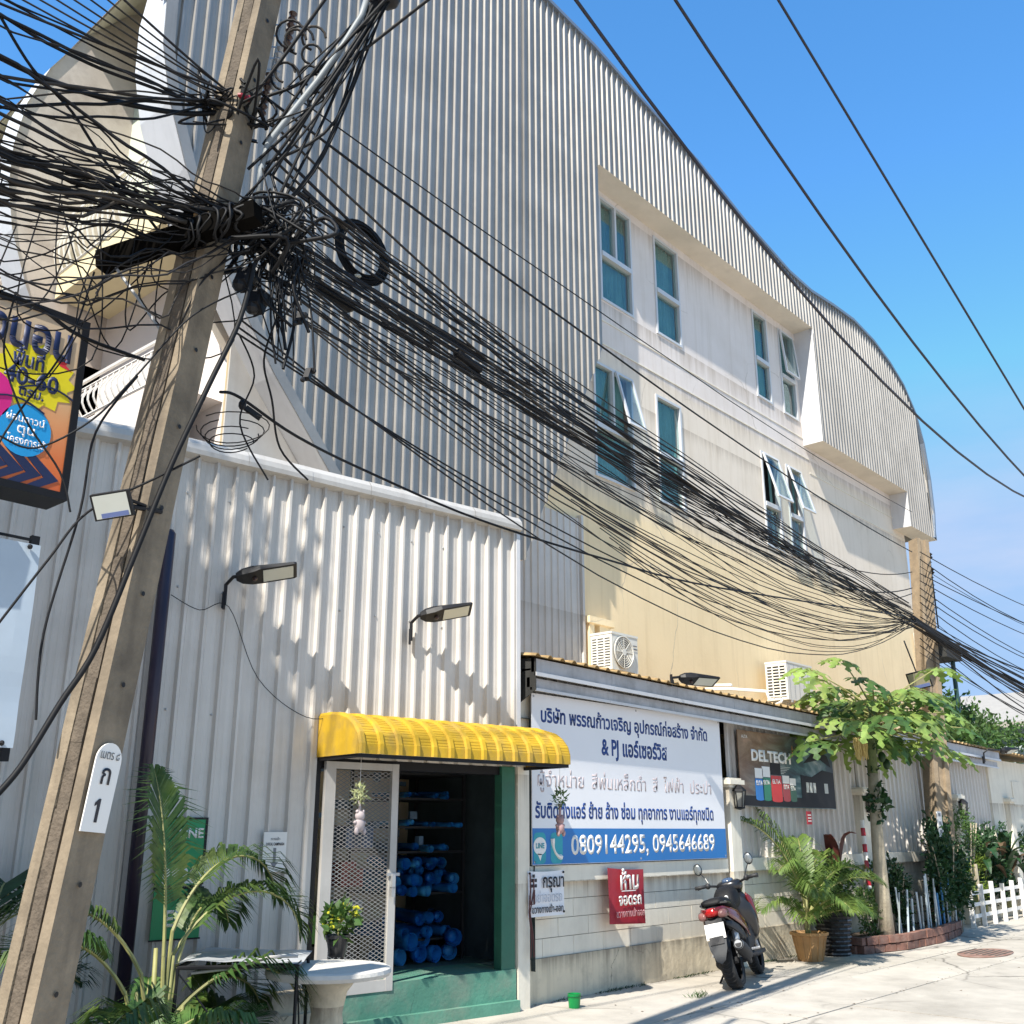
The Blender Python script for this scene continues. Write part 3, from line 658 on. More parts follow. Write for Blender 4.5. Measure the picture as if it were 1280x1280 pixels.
# pipe fittings hanging as loose stuff: small shapes on the back wall
random.seed(11)
fm = MB()
for i in range(26):
    c = LP(random.uniform(-1.7, -.35), random.uniform(-1.9, -.9), random.uniform(1.5, 2.5)); fm.box(c, (random.uniform(.05, .2), .05, random.uniform(.03, .09)), random.uniform(0, 3))
tag(fm.build('hanging_goods', mat('goods', (.10, .16, .22), .6, 0, .8, 3)), 'jumble of small blue and grey goods hanging in the dark shop', 'goods', kind='stuff')
# mesh door leaf
ds0, ds1 = -2.17, -1.42
door = thing('mesh_door', 'white framed expanded metal mesh door closing the left half of the shop doorway', 'door', tuple(LP(ds0, .03, .3)))
mb = MB(); zb, zt_ = .30, 2.17
lbox(mb, LP, ds0, ds0 + .1, .01, .05, zb, zt_); lbox(mb, LP, ds1 - .07, ds1, .01, .05, zb, zt_); lbox(mb, LP, ds0 + .1, ds1 - .07, .012, .048, zb, zb + .09); lbox(mb, LP, ds0 + .1, ds1 - .07, .012, .048, zt_ - .06, zt_)
mb.build('door_frame', m_flash, door)
mb = MB(); sp_ = .024; z = zb + .09; wdt = ds1 - .07 - ds0 - .1
nz = int((zt_ - .06 - zb - .09) / .017); nx_ = int(wdt / .03)
m_mesh = mat('mesh_wire', (.42, .40, .37), .5, .3)
for k in range(nz):      # zigzag strands of expanded mesh
    z = zb + .09 + k * .017
    pv = None
    for i in range(nx_ + 1):
        s = ds0 + .1 + wdt * i / nx_; zz = z + (.0085 if (i + k) % 2 else -.0085)
        p = (LP(s, .03, zz - .0026), LP(s, .03, zz + .0026))
        if pv: mb.quad(pv[0], p[0], p[1], pv[1])
        pv = p
mb.build('mesh_panel', m_mesh, door, kind='stuff')
mb = MB(); lbox(mb, LP, ds1 - .1, ds1 + .03, .05, .065, 1.22, 1.245); lbox(mb, LP, ds1 - .06, ds1 - .03, .05, .09, 1.13, 1.235); mb.build('latch', m_steel, door)
mb = MB(); lbox(mb, LP, ds1 - .062, ds1 - .028, .07, .09, 1.05, 1.12); mb.tube([LP(ds1 - .055, .08, 1.12), LP(ds1 - .055, .08, 1.16), LP(ds1 - .035, .08, 1.16), LP(ds1 - .035, .08, 1.12)], .004, 5); tag(mb.build('padlock', m_steel), 'small steel padlock hanging on the mesh door latch', 'padlock')
# dark pipe at shed corner
mb = MB(); p0 = LP(-S1 - .02, .10, 0)
mb.tube([p0, p0 + V((0, 0, 3.9)), p0 + V((0, 0, 3.93))], [.05, .05, .03], 10)
tag(mb.build('drain_pipe', mat('dark_purple_pipe', (.02, .012, .03), .35), None, smooth=True), 'tall dark pipe standing at the shed corner behind the leaning pole', 'pipe')

# awning
awn = thing('awning', 'yellow ribbed quarter round metal awning over the shop doorway', 'awning', tuple(LP(-2.2, 0, 2.2)))
A0, A1 = -2.24, .12; npan = 13; AW = (A1 - A0) / npan
sec = [(0.0, 2.55), (.18, 2.55), (.34, 2.535), (.47, 2.50), (.57, 2.44), (.64, 2.365), (.67, 2.28), (.67, 2.2)]
proto = None
for k in range(npan):
    mb = MB(); s0 = A0 + k * AW
    pr_ = [(0, .0), (.012, .022), (.05, .022), (.06, 0), (AW - .001, 0)]
    for i in range(len(sec) - 1):
        (o0, z0), (o1, z1) = sec[i], sec[i + 1]
        # normal direction in section
        do, dz = o1 - o0, z1 - z0; l_ = hypot(do, dz); no, nz_ = -dz / l_, do / l_
        if i < len(sec) - 2: do2, dz2 = sec[i + 2][0] - o0, sec[i + 2][1] - z0
        else: do2, dz2 = do, dz
        l2 = hypot(do2, dz2); n2 = (-dz2 / l2, do2 / l2)
        if i > 0: dp = (o1 - sec[i - 1][0], z1 - sec[i - 1][1]); lp = hypot(*dp); n1 = (-dp[1] / lp, dp[0] / lp)
        else: n1 = (no, nz_)
        for j in range(len(pr_) - 1):
            (a, ha), (b, hb) = pr_[j], pr_[j + 1]
            mb.quad(LP(s0 + a, o0 + n1[0] * ha, z0 + n1[1] * ha), LP(s0 + a, o1 + n2[0] * ha, z1 + n2[1] * ha), LP(s0 + b, o1 + n2[0] * hb, z1 + n2[1] * hb), LP(s0 + b, o0 + n1[0] * hb, z0 + n1[1] * hb))
    # fine horizontal creases on the curve
    for q in range(5):
        t_ = (q + .5) / 5; i = 2 + int(t_ * 3.6); o_, z_ = sec[i][0] * .5 + sec[i + 1][0] * .5, (sec[i][1] + sec[i + 1][1]) / 2
    mb.build('awning_panel', m_yellow, awn)
for s_, side in ((A0 + .002, 'l'), (A1, 'r')):
    mb = MB(); mb.prism([LP(s_, o_, z_) for o_, z_ in sec] + [LP(s_, 0, 2.2)], U1 * -.006); mb.build('end_panel', m_yellow, awn)
mb = MB(); lbox(mb, LP, A0 + .01, A1 - .01, .63, .655, 2.17, 2.2); lbox(mb, LP, A0 + .01, A0 + .035, .0, .63, 2.17, 2.2); lbox(mb, LP, A1 - .04, A1 - .01, 0, .63, 2.17, 2.2); mb.build('awning_frame', m_black, awn)
mb = MB()
for i in (2, 3, 4, 5):
    for f in (.2, .5, .8):
        o_ = sec[i][0] + (sec[i + 1][0] - sec[i][0]) * f; z_ = sec[i][1] + (sec[i + 1][1] - sec[i][1]) * f
        mb.tube([LP(A0 + .06, o_, z_), LP(A1, o_, z_)], .0035, 4)
mb.build('crease', m_yellow, awn)

# ------------------------------------------------------------ boundary wall and roofed extension
YF = 7.05; XB = 8.13; XW = 24.2
wall = thing('boundary_wall', 'cream block garden wall with plinth, pillars and ribbed metal panels above', 'wall', (XB, YF, 0))
mb = MB(); mb.bx(XB, XW, YF - .03, YF + .16, 0, .40); mb.build('plinth', m_plinth, wall)
mb = MB(); mb.bx(XB, XW, YF + .02, YF + .14, .40, 1.14); mb.build('wall_core', m_joint, wall)
mb = MB(); mb.bx(XB, 11.93, YF - .075, YF + .14, 1.10, 1.26); mb.bx(12.27, 16.0, YF - .075, YF + .14, 1.10, 1.26); mb.bx(16.3, XW, YF - .075, YF + .14, 1.10, 1.26); mb.build('coping', m_wallpaint, wall)
bw, bh = .50, .178; proto = None
for r in range(4):
    x = XB + (.0 if r % 2 else -.25)
    while x < 19.5:
        a = max(x, XB) + .003; b = x + bw - .003
        z0 = .402 + r * bh
        if proto is None and a == x + .003:
            mb = MB(); mb.bx(-bw / 2 + .003, bw / 2 - .003, -.01, .025, 0, bh - .006); proto = mb.build('block', m_wallpaint, wall, world=False)
            proto.location = V(((a + b) / 2, YF, z0)) - ORG[wall.name]
        elif a != x + .003:
            mb = MB(); mb.bx(a, b, YF - .01, YF + .025, z0, z0 + bh - .006); mb.build('block', m_wallpaint, wall)
        else:
            c_ = proto.copy(); col.objects.link(c_); c_.location = V(((a + b) / 2, YF + random.uniform(-.0015, .0015), z0)) - ORG[wall.name]
        x += bw
# pillars with caps
def pillar(x, h=2.12, w_=.24):
    mb = MB(); mb.bx(x - w_ / 2, x + w_ / 2, YF - .12, YF + .12, 0, h); mb.bx(x - w_ / 2 - .02, x + w_ / 2 + .02, YF - .14, YF + .13, h, h + .045)
    mb.bx(x - w_ / 2 - .06, x + w_ / 2 + .06, YF - .18, YF + .13, h + .045, h + .1); mb.bx(x - w_ / 2 - .03, x + w_ / 2 + .03, YF - .15, YF + .13, h + .1, h + .125)
    mb.build('pillar', m_wallpaint, wall)
for x in (12.1, 16.15, 20.3, 23.4): pillar(x)
mb = MB(); mb.bx(7.86, 8.03, 6.90, 7.1, 0, 2.35); mb.bx(8.03, 8.2, 7.035, 7.1, 1.26, 3.1); mb.build('gate_post', m_wallpaint, wall)
def fn_f(s, o, z): return V((s, YF - o + .03, z))
corr(fn_f, XB, 12.0, lambda s: 1.26, 3.25, 'metal_sheet', m_lean, wall)
corr(fn_f, 12.2, 16.1, lambda s: 1.26, 3.25, 'metal_sheet', m_lean, wall)
corr(fn_f, 16.2, 22.5, lambda s: 1.26, 3.05, 'metal_sheet', m_lean, wall)
mb = MB(); mb.bx(22.5, 27, YF - .02, YF + .1, 1.26, 3.0); mb.bx(23.9, 24.5, YF - .035, YF - .022, 2.1, 2.6); mb.build('end_wall', m_wallpaint, wall)
# eave and roof
roof = thing('side_roof', 'low tin lean to roof with stepped grey gutters above the garden wall', 'roof', (XB, YF, 3))
def eave_z(x): return 3.17 - .012 * (x - 8)
ye = 6.80
def rail(x0, x1, y0, y1, dz0, dz1, name, m_):
    mb = MB(); n = int((x1 - x0) / 1.5) + 1
    for i in range(n):
        a = x0 + (x1 - x0) * i / n; b = x0 + (x1 - x0) * (i + 1) / n - .004
        za, zb_ = eave_z(a), eave_z(b)
        mb.add([(a, y0, za + dz0), (b, y0, zb_ + dz0), (b, y1, zb_ + dz0), (a, y1, za + dz0), (a, y0, za + dz1), (b, y0, zb_ + dz1), (b, y1, zb_ + dz1), (a, y1, za + dz1)],
               [(3, 2, 1, 0), (4, 5, 6, 7), (0, 1, 5, 4), (1, 2, 6, 5), (2, 3, 7, 6), (3, 0, 4, 7)])
    mb.build(name, m_, roof)
for (xa, xb) in ((8.0, 16.05), (17.2, 22.6)):
    rail(xa, xb, ye, ye + .04, -.02, .12, 'fascia', m_gutter)
    rail(xa, xb, ye - .03, ye - .004, -.06, -.022, 'gutter_lip', m_cladw)
    rail(xa, xb, ye + .06, ye + .1, -.17, -.07, 'fascia', m_gutter)
    rail(xa, xb, ye + .03, ye + .056, -.20, -.172, 'gutter_lip', m_cladw)
    rail(xa, xb, ye + .045, YF + .02, .0, .02, 'eave_soffit', m_gutter)
mb = MB(); mb.prism([(8.0, ye - .02, 2.97), (8.0, YF - .05, 2.85), (8.0, YF - .05, 3.3), (8.0, ye - .02, 3.29)], (.01, 0, 0)); mb.build('gutter_end', m_dark, roof)
# corrugated roof sheet, ribs along the fall
mb = MB(); x = 7.95
while x < 28:
    for (a, da), (b, db) in (((0, 0), (.03, .03)), ((.03, .03), (.06, .03)), ((.06, .03), (.09, 0)), ((.09, 0), (.2, 0))):
        za, zb_ = eave_z(x + a) + .135 + da, eave_z(x + b) + .135 + db
        mb.quad((x + a, ye - .06, za), (x + b, ye - .06, zb_), (x + b, YM - .02, zb_ + .3), (x + a, YM - .02, za + .3))
        mb.quad((x + a, ye - .06, za - .008), (x + b, ye - .06, zb_ - .008), (x + b, ye - .06, zb_), (x + a, ye - .06, za))
    x += .2
mb.build('tin_sheet', m_tin, roof)
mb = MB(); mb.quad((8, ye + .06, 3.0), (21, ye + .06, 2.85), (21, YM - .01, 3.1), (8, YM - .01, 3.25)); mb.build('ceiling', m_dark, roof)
mb = MB(); mb.tube([(11.9, 8.0, 3.5), (11.9, 7.0, 3.42), (11.9, 6.75, 3.4)], .02, 6); mb.tube([(12.2, YM - .03, 3.55), (12.6, 7.2, 3.46), (12.9, 6.8, 3.42), (12.9, 6.75, 3.3)], .022, 6); mb.build('drain_tube', m_white, roof)

# ------------------------------------------------------------ banners and notices
def board(name, label, cat, O, u, w_, h_, m_, thick=.012, edge=None, parent=None):
    """flat panel: O lower left corner, u along"""
    u = V(u).normalized(); n = V((u.y, -u.x, 0))
    t_ = thing(name, label, cat, tuple(O))
    mb = MB(); mb.prism([V(O) + n * thick, V(O) + u * w_ + n * thick, V(O) + u * w_ + n * thick + V((0, 0, h_)), V(O) + n * thick + V((0, 0, h_))], -n * thick)
    mb.build('panel', m_, t_)
    return t_, u, n
X1 = V((1, 0, 0)); Z1 = V((0, 0, 1)); YS = 6.96
BX0, BX1, BZ0, BZ1 = 8.13, 11.86, 1.27, 2.96
sg, u, n = board('shop_banner', 'large white shop banner with Thai lettering and blue phone number bar', 'banner', (BX0, YS, BZ0), X1, BX1 - BX0, BZ1 - BZ0, m_vinyl)
yb = YS - .0125
def q2(px, py, Y=yb): p = atY(px, py, Y); return p.x, p.z
def bar(t_, x0, x1, z0, z1, m_, name, y=yb, th=.002):
    mb = MB(); mb.bx(x0, x1, y - th, y - .0003, z0, z1); return mb.build(name, m_, t_)
bar(sg, BX0, BX1, BZ0 + .005, 1.62, m_cyanbar, 'number_bar')
def tline(t_, s, px0, py0, px1, py1, hh, m_, bold, y=yb, name='lettering', zoff=0, th=.0012):
    a = q2(px0, py0, y); b = q2(px1, py1, y); z = (a[1] + b[1]) / 2 + zoff
    text(name, s, hh, ((a[0] + b[0]) / 2, y, z), X1, Z1, m_, t_, bold=bold, width=b[0] - a[0], thick=th)
tline(sg, 'บริษัท พรรณก้าวเจริญ อุปกรณ์ก่อสร้าง จำกัด', 676, 902, 884, 926, .20, m_navy, .028)
tline(sg, '& PJ แอร์เซอร์วิส', 752, 942, 834, 951, .24, m_navy, .03)
tline(sg, 'ผู้จำหน่าย  สีพ่นเหล็กดำ  สี  ไฟฟ้า  ประปา', 672, 984, 889, 992, .21, m_faded, .008)
tline(sg, 'รับติดตั้งแอร์ ย้าย ล้าง ซ่อม ทุกอาการ งานแอร์ทุกชนิด', 669, 1022, 892, 1025, .20, m_navy, .028)
tline(sg, '0809144295, 0945646689', 714, 1068, 894, 1063, .27, m_white, .022, th=.0026)
def rrect(x0, x1, z0, z1, r, y, n=4):
    ps = []
    for cx, cz, a0 in ((x1 - r, z1 - r, 0), (x0 + r, z1 - r, 90), (x0 + r, z0 + r, 180), (x1 - r, z0 + r, 270)):
        for i in range(n + 1): a = R(a0 + 90 * i / n); ps.append((cx + r * cos(a), y, cz + r * sin(a)))
    return ps[::-1]
def disc(cx, cz, rx, rz, y, n=20): return [(cx + rx * cos(-2 * pi * i / n), y, cz + rz * sin(-2 * pi * i / n)) for i in range(n)]
for i, (pa, pb) in enumerate(((667, 682), (688, 703))):
    xa = q2(pa, 1060)[0]; xb = q2(pb, 1060)[0]; zc = 1.43
    mb = MB(); mb.prism(rrect(xa, xb, zc - .15, zc + .15, .05, yb - .004), (0, .0035, 0)); ic = mb.build('app_icon', m_teal, sg)
    cx = (xa + xb) / 2; y2 = yb - .0062
    mb = MB()
    if i == 0:
        mb.prism(disc(cx, zc + .02, .10, .085, y2), (0, .002, 0)); mb.prism([(cx - .04, y2, zc - .05), (cx + .03, y2, zc - .055), (cx + .005, y2, zc - .12)], (0, .002, 0))
        mb.build('speech_bubble', m_white, ic)
        text('lettering', 'LINE', .07, (cx, y2, zc), X1, Z1, m_teal, sg, bold=.02, width=.13, thick=.003)
    else:
        arcp = [(cx - .07 + .17 * (1 - cos(a)) * .8, y2, zc + .09 - .18 * sin(a)) for a in [R(10 * k) for k in range(0, 10)]]
        mb.tube(arcp, [.028, .026, .018, .014, .013, .013, .014, .018, .026, .028], 6); mb.build('handset', m_white, ic)
for x_ in (BX0 + .03, BX1 - .03, (BX0 + BX1) / 2):
    for z_ in (BZ0 + .03, BZ1 - .03):
        mb = MB(); mb.lathe([(.012, 0), (.012, .004)], (0, 0, 0), 8); o = mb.build('grommet', m_steel, sg, world=False); o.rotation_euler = (R(90), 0, 0); o.location = V((x_, yb, z_)) - ORG[sg.name]

# dark product poster
def poster_material():
    m = bpy.data.materials.new('poster_print'); m.use_nodes = True; t = m.node_tree; l = t.links.new; p = t.nodes['Principled BSDF']
    g = N(t, 'ShaderNodeNewGeometry'); mp_ = N(t, 'ShaderNodeMapping'); mp_.inputs['Scale'].default_value = (.55, 1, 1.3); mp_.inputs['Rotation'].default_value = (0, R(25), 0); l(g.outputs['Position'], mp_.inputs[0])
    n_ = N(t, 'ShaderNodeTexNoise'); n_.inputs['Scale'].default_value = 2.1; n_.inputs['Detail'].default_value = 9; n_.inputs['Distortion'].default_value = 1.6; n_.inputs['Roughness'].default_value = .62; l(mp_.outputs[0], n_.inputs[0])
    r_ = N(t, 'ShaderNodeValToRGB'); e = r_.color_ramp.elements; e[0].position = .30; e[0].color = (.008, .012, .014, 1); e[1].position = .74; e[1].color = (.42, .44, .42, 1)
    for q, c in ((.42, (.02, .045, .05, 1)), (.52, (.05, .12, .12, 1)), (.62, (.16, .22, .22, 1))): k = e.new(q); k.color = c
    l(n_.outputs[0], r_.inputs[0])
    s_x = N(t, 'ShaderNodeSeparateXYZ'); l(g.outputs['Position'], s_x.inputs[0])
    ma = N(t, 'ShaderNodeMath', operation='MULTIPLY_ADD'); ma.inputs[1].default_value = -.75; l(s_x.outputs[0], ma.inputs[0]); l(s_x.outputs[2], ma.inputs[2])
    mr_ = N(t, 'ShaderNodeMapRange'); mr_.inputs[1].default_value = -7.9; mr_.inputs[2].default_value = -6.9; l(ma.outputs[0], mr_.inputs[0])
    mz = N(t, 'ShaderNodeMath', operation='MULTIPLY'); l(mr_.outputs[0], mz.inputs[0]); l(n_.outputs[0], mz.inputs[1])
    b = N(t, 'ShaderNodeMixRGB'); b.inputs[2].default_value = (.42, .17, .05, 1); l(mz.outputs[0], b.inputs[0]); l(r_.outputs[0], b.inputs[1]); l(b.outputs[0], p.inputs['Base Color']); p.inputs['Roughness'].default_value = .35
    return m
m_post = poster_material()
m_post2 = mat('poster_glow', (.30, .13, .04), .35, 0, .6, 3, dirt=.6, dirtc=(.04, .05, .05), ds=2.5)
ps_, u, n = board('product_poster', 'dark glossy poster with five paint tins and DELTECH lettering on ribbed wall', 'poster', (12.33, 6.97, 1.9), X1, 2.8, .98, m_post)
yp = 6.957
mb = MB(); mb.bx(12.34, 15.12, yp - .003, yp - .0005, 1.91, 2.04); mb.prism([(14.05, yp - .003, 2.04), (15.12, yp - .003, 2.04), (15.12, yp - .003, 2.42), (14.75, yp - .003, 2.45), (14.4, yp - .003, 2.34), (14.05, yp - .003, 2.36)], (0, .0025, 0)); mb.prism([(14.15, yp - .003, 2.52), (14.6, yp - .003, 2.75), (14.95, yp - .003, 2.66), (15.05, yp - .003, 2.5), (14.7, yp - .003, 2.6)][::-1], (0, .0025, 0)); mb.build('print_silhouette', m_black, ps_)
mb = MB()
for (a, b) in ((14.2, 14.28), (14.31, 14.39), (14.42, 14.5), (14.78, 14.9)): mb.bx(a, b, yp - .0045, yp - .003, 2.12, 2.26)
mb.build('print_window', m_panel, ps_)
text('lettering', 'DELTECH', .2, (13.22, yp, 2.50), X1, Z1, m_white, ps_, bold=.045, width=1.12, thick=.003)
text('lettering', 'J+', .16, (13.9, yp, 2.64), X1, Z1, m_post2, ps_, bold=.03, width=.2, thick=.003)
for q_ in range(5):
    mb = MB(); mb.bx(13.25, 13.75 - .05 * q_, yp - .0025, yp - .0006, 2.44 - .022 * q_, 2.447 - .022 * q_); mb.build('small_print', m_panel, ps_)
text('lettering', 'ALTA', .06, (12.5, yp, 2.78), X1, Z1, m_white, ps_, width=.16, thick=.004)
for i, (cx, r, h, cc) in enumerate(((12.83, .11, .40, (.02, .18, .5)), (13.03, .11, .43, (.02, .2, .1)), (13.31, .145, .5, (.6, .03, .02)), (13.59, .10, .33, (.35, .05, .05)), (13.79, .09, .30, (.05, .12, .08)))):
    mc = mat('tin_%d' % i, cc, .3, 0, .1, 3); z0 = 2.0 - .012 * (i == 2)
    mb = MB(); mb.bx(cx - r, cx + r, yp - .005, yp - .0006, z0, z0 + h * .66); mb.prism(disc(cx, z0, r, .02, yp - .0052), (0, .002, 0)); a = mb.build('print_tin', mc, ps_)
    mb = MB(); mb.bx(cx - r * .98, cx + r * .98, yp - .005, yp - .0006, z0 + h * .68, z0 + h); mb.build('print_tin_lid', m_white if i != 2 else m_black, ps_)
    text('lettering', 'ELTA', .08, (cx, yp - .005, z0 + h * .45), X1, Z1, m_white, ps_, bold=.03, width=r * 1.6, thick=.002)
# tiny red tag below poster
mb = MB(); mb.bx(14.1, 14.24, 6.93, 6.94, 1.68, 1.86); t_ = thing('red_notice', 'tiny red and white notice on ribbed metal panel under the dark poster', 'sign', (14.17, 6.94, 1.68)); mb.build('panel', m_red, t_)
mb = MB()
for z in (1.72, 1.76, 1.80): mb.bx(14.12, 14.22, 6.927, 6.9295, z, z + .015)
mb.build('print_line', m_white, t_)

# white notice
def sagpanel(name, label, x0, x1, z0, z1, m_, y, tiltz=0, bow=.02, cat='sign'):
    t_ = thing(name, label, cat, (x0, y, z0)); mb = MB(); n = 8
    for i in range(n):
        for k in range(4):
            def P(a, b): 
                a /= n; b /= 4
                return V((x0 + (x1 - x0) * a + tiltz * b * .3, y - bow * sin(pi * a) * (1 - b) - .004 * sin(9 * a + 4 * b), z0 + (z1 - z0) * b - .01 * sin(pi * a) * (b > .5) + tiltz * a))
            mb.quad(P(i, k), P(i + 1, k), P(i + 1, k + 1), P(i, k + 1))
    mb.build('vinyl_sheet', m_, t_); return t_
t_ = sagpanel('white_notice', 'small white vinyl notice with black Thai writing under the banner corner', 7.99, 8.55, .80, 1.22, m_vinyl, 6.89, 0, .012)
yn = 6.872
text('lettering', 'กรุณา', .17, (8.36, yn, 1.065), X1, Z1, m_ink, t_, bold=.02, width=.33, thick=.003)
text('lettering', 'อย่าจอดรถ', .13, (8.27, yn, .93), X1, Z1, mat('pale_print', (.45, .46, .5), .6), t_, width=.44, thick=.003)
text('lettering', 'ขวางทางเข้า-ออก', .09, (8.27, yn, .835), X1, Z1, m_ink, t_, bold=.02, width=.48, thick=.003)
mb = MB(); 
for dx, dz in ((0, 0), (.05, 0), (0, -.05), (.05, -.05), (.02, .04)): mb.bx(8.02 + dx, 8.055 + dx, yn - .002, yn, 1.12 + dz, 1.15 + dz)
mb.build('emblem', m_ink, t_)
mb = MB()
for x_, z_ in ((8.01, 1.2), (8.53, 1.2), (8.53, .83)): mb.ball((x_, 6.88, z_), .012, 6, 4)
mb.build('nail', m_black, t_)
t_ = sagpanel('red_notice', 'dark red vinyl notice with white Thai no parking words on block wall', 9.31, 9.97, .66, 1.22, m_red, 6.90, -.03, .018)
text('lettering', 'ห้าม', .24, (9.65, yn - .004, 1.0), X1, Z1, m_white, t_, bold=.035, width=.34, thick=.003)
text('lettering', 'จอดรถ', .16, (9.65, yn - .006, .84), X1, Z1, m_white, t_, bold=.03, width=.42, thick=.003)
text('lettering', 'ขวางทางเข้าออก', .10, (9.65, yn - .008, .72), X1, Z1, mat('pink_print', (.6, .3, .3), .6), t_, bold=.02, width=.52, thick=.003)
mb = MB(); mb.bx(9.5, 9.76, yn - .006, yn - .003, .975, .985); mb.build('underline', m_white, t_)

# notice with arrow on shed, green-white posters
def LPb(name, label, s0, s1, z0, z1, m_, o_=.045, cat='poster'):
    t_ = thing(name, label, cat, tuple(LP(s0, o_, z0))); mb = MB(); lbox(mb, LP, s0, s1, o_, o_ + .01, z0, z1); mb.build('panel', m_, t_); return t_
def s_of(px, py):
    d = ray(px, py); t = N1.dot(C0 - CP) / N1.dot(d); p = CP + d * t; return (p - C0).dot(U1), p.z
a = s_of(323, 1090); b = s_of(355, 1040)
t_ = LPb('arrow_notice', 'small white paper notice with grey down arrow on the pale shed wall', a[0], b[0], a[1], b[1], m_white)
cx = (a[0] + b[0]) / 2; zz = (a[1] + b[1]) / 2
mb = MB(); lbox(mb, LP, cx - .012, cx + .012, .0555, .058, zz - .08, zz + .03); mb.prism([LP(cx - .035, .058, zz - .08), LP(cx, .058, zz - .125), LP(cx + .035, .058, zz - .08)], -N1 * .0025); mb.build('arrow', mat('grey_ink', (.2, .2, .22), .6), t_)
text('lettering', 'LOCAL CAMPAIGN', .03, LP(cx, .056, zz + .05), U1, Z1, m_ink, t_, bold=.02, width=.16)
text('lettering', 'ทางเข้า', .03, LP(cx, .056, zz + .09), U1, Z1, m_ink, t_, width=.08)
m_gp = mat('green_print', (.01, .27, .09), .4, 0, .08)
for (p, q, lab, k) in (((188, 1170), (250, 1022), 'green poster with white marks half hidden behind palm fronds', 0),):
    a = s_of(183, 1177); b = s_of(250, 1105); c_ = s_of(257, 1022)
    t_ = LPb('green_poster', 'lower dark green poster with white letters behind the palm fronds', a[0], b[0], a[1], b[1] - .02, m_gp)
    text('lettering', 'EN', .16, LP((a[0] + b[0]) / 2, .056, a[1] + .1), U1, Z1, m_white, t_, bold=.03)
    mb = MB(); lbox(mb, LP, a[0] - .01, b[0] + .01, .0558, .058, b[1] - .03, b[1] - .015); lbox(mb, LP, a[0] - .01, b[0] + .01, .0558, .058, a[1], a[1] + .012); mb.build('border', m_black, t_)
    t_ = LPb('green_poster', 'upper green poster with white doodles behind the palm fronds', a[0], c_[0], b[1] + .0, c_[1], m_gp)
    mb = MB(); z0 = b[1] + .04
    for i in range(5):
        cxx = a[0] + .08 + i * .07; mb.prism([LP(cxx + .03 * cos(-2 * pi * j / 12), .0585, z0 + .05 + .035 * sin(-2 * pi * j / 12)) for j in range(12)], -N1 * .002)
    lbox(mb, LP, a[0] + .05, a[0] + .09, .0562, .0586, z0 - .03, z0 + .03); lbox(mb, LP, a[0] + .2, a[0] + .3, .0562, .0586, z0 - .03, z0)
    mb.build('doodle', m_white, t_)
    text('lettering', 'LINE', .1, LP(c_[0] - .13, .056, c_[1] - .15), U1, Z1, m_white, t_, bold=.03)
    mb = MB(); lbox(mb, LP, c_[0] - .02, c_[0], .0558, .059, b[1], c_[1]); lbox(mb, LP, a[0], c_[0] - .02, .0558, .059, c_[1] - .015, c_[1]); mb.build('border', m_black, t_)

# ------------------------------------------------------------ street sign boards at left
YB = 5.2
m_sgn = mat('sign_orange', (.62, .30, .14), .4, 0, .1, 1)
tt = m_sgn.node_tree; pb = tt.nodes['Principled BSDF']; g2 = N(tt, 'ShaderNodeNewGeometry'); s2 = N(tt, 'ShaderNodeSeparateXYZ'); tt.links.new(g2.outputs['Position'], s2.inputs[0])
rp_ = N(tt, 'ShaderNodeValToRGB'); mrr = N(tt, 'ShaderNodeMapRange'); mrr.inputs[1].default_value = 3.2; mrr.inputs[2].default_value = 4.35
wv = N(tt, 'ShaderNodeTexNoise'); wv.inputs['Scale'].default_value = 2.2; tt.links.new(g2.outputs['Position'], wv.inputs[0])
ml = N(tt, 'ShaderNodeMath', operation='MULTIPLY_ADD'); ml.inputs[1].default_value = .35; tt.links.new(wv.outputs[0], ml.inputs[0]); tt.links.new(s2.outputs[2], ml.inputs[2])
tt.links.new(ml.outputs[0], mrr.inputs[0]); tt.links.new(mrr.outputs[0], rp_.inputs[0]); tt.links.new(rp_.outputs[0], pb.inputs['Base Color'])
e = rp_.color_ramp.elements; e[0].position = 0; e[0].color = (.55, .06, .02, 1); e[1].position = 1; e[1].color = (.62, .48, .33, 1)
for p_, c_ in ((.3, (.62, .15, .04, 1)), (.55, (.66, .30, .13, 1)), (.75, (.60, .42, .24, 1))): k = e.new(p_); k.color = c_
sxr = atY(112, 405, YB).x; szt = atY(112, 405, YB).z; szb = atY(86, 628, YB).z
bs_ = thing('lightbox_sign', 'orange lightbox sign with Thai words, 40-60 burst and black arrows', 'sign', (sxr, YB, szb))
mb = MB(); mb.bx(sxr - 2.3, sxr - .04, YB - .006, YB + .2, szb + .04, szt - .04); mb.build('sign_face', m_sgn, bs_)
mb = MB(); mb.bx(sxr - .04, sxr, YB - .015, YB + .22, szb, szt); mb.bx(sxr - 2.3, sxr - .04, YB - .015, YB + .22, szt - .04, szt); mb.bx(sxr - 2.3, sxr - .04, YB - .015, YB + .22, szb, szb + .04); mb.build('sign_frame', m_black, bs_)
mb = MB(); mb.bx(sxr - 2.2, sxr - .45, YB - .1, YB + .3, szb - .28, szb - .003); mb.bx(sxr - .9, sxr - .7, YB, YB + .2, 0, szb - .28); mb.build('sign_post', m_black, bs_)
ysn = YB - .0065
def sq(px, py): return q2(px, py, ysn)
def stext(s, px0, py0, px1, py1, hh, m_, bold, y=ysn - .003):
    a = sq(px0, py0); b = sq(px1, py1); text('lettering', s, hh, ((a[0] + b[0]) / 2, y, (a[1] + b[1]) / 2), X1, Z1, m_, bs_, bold=bold, width=b[0] - a[0])
mb = MB(); ctr = sq(43, 470); ps = []
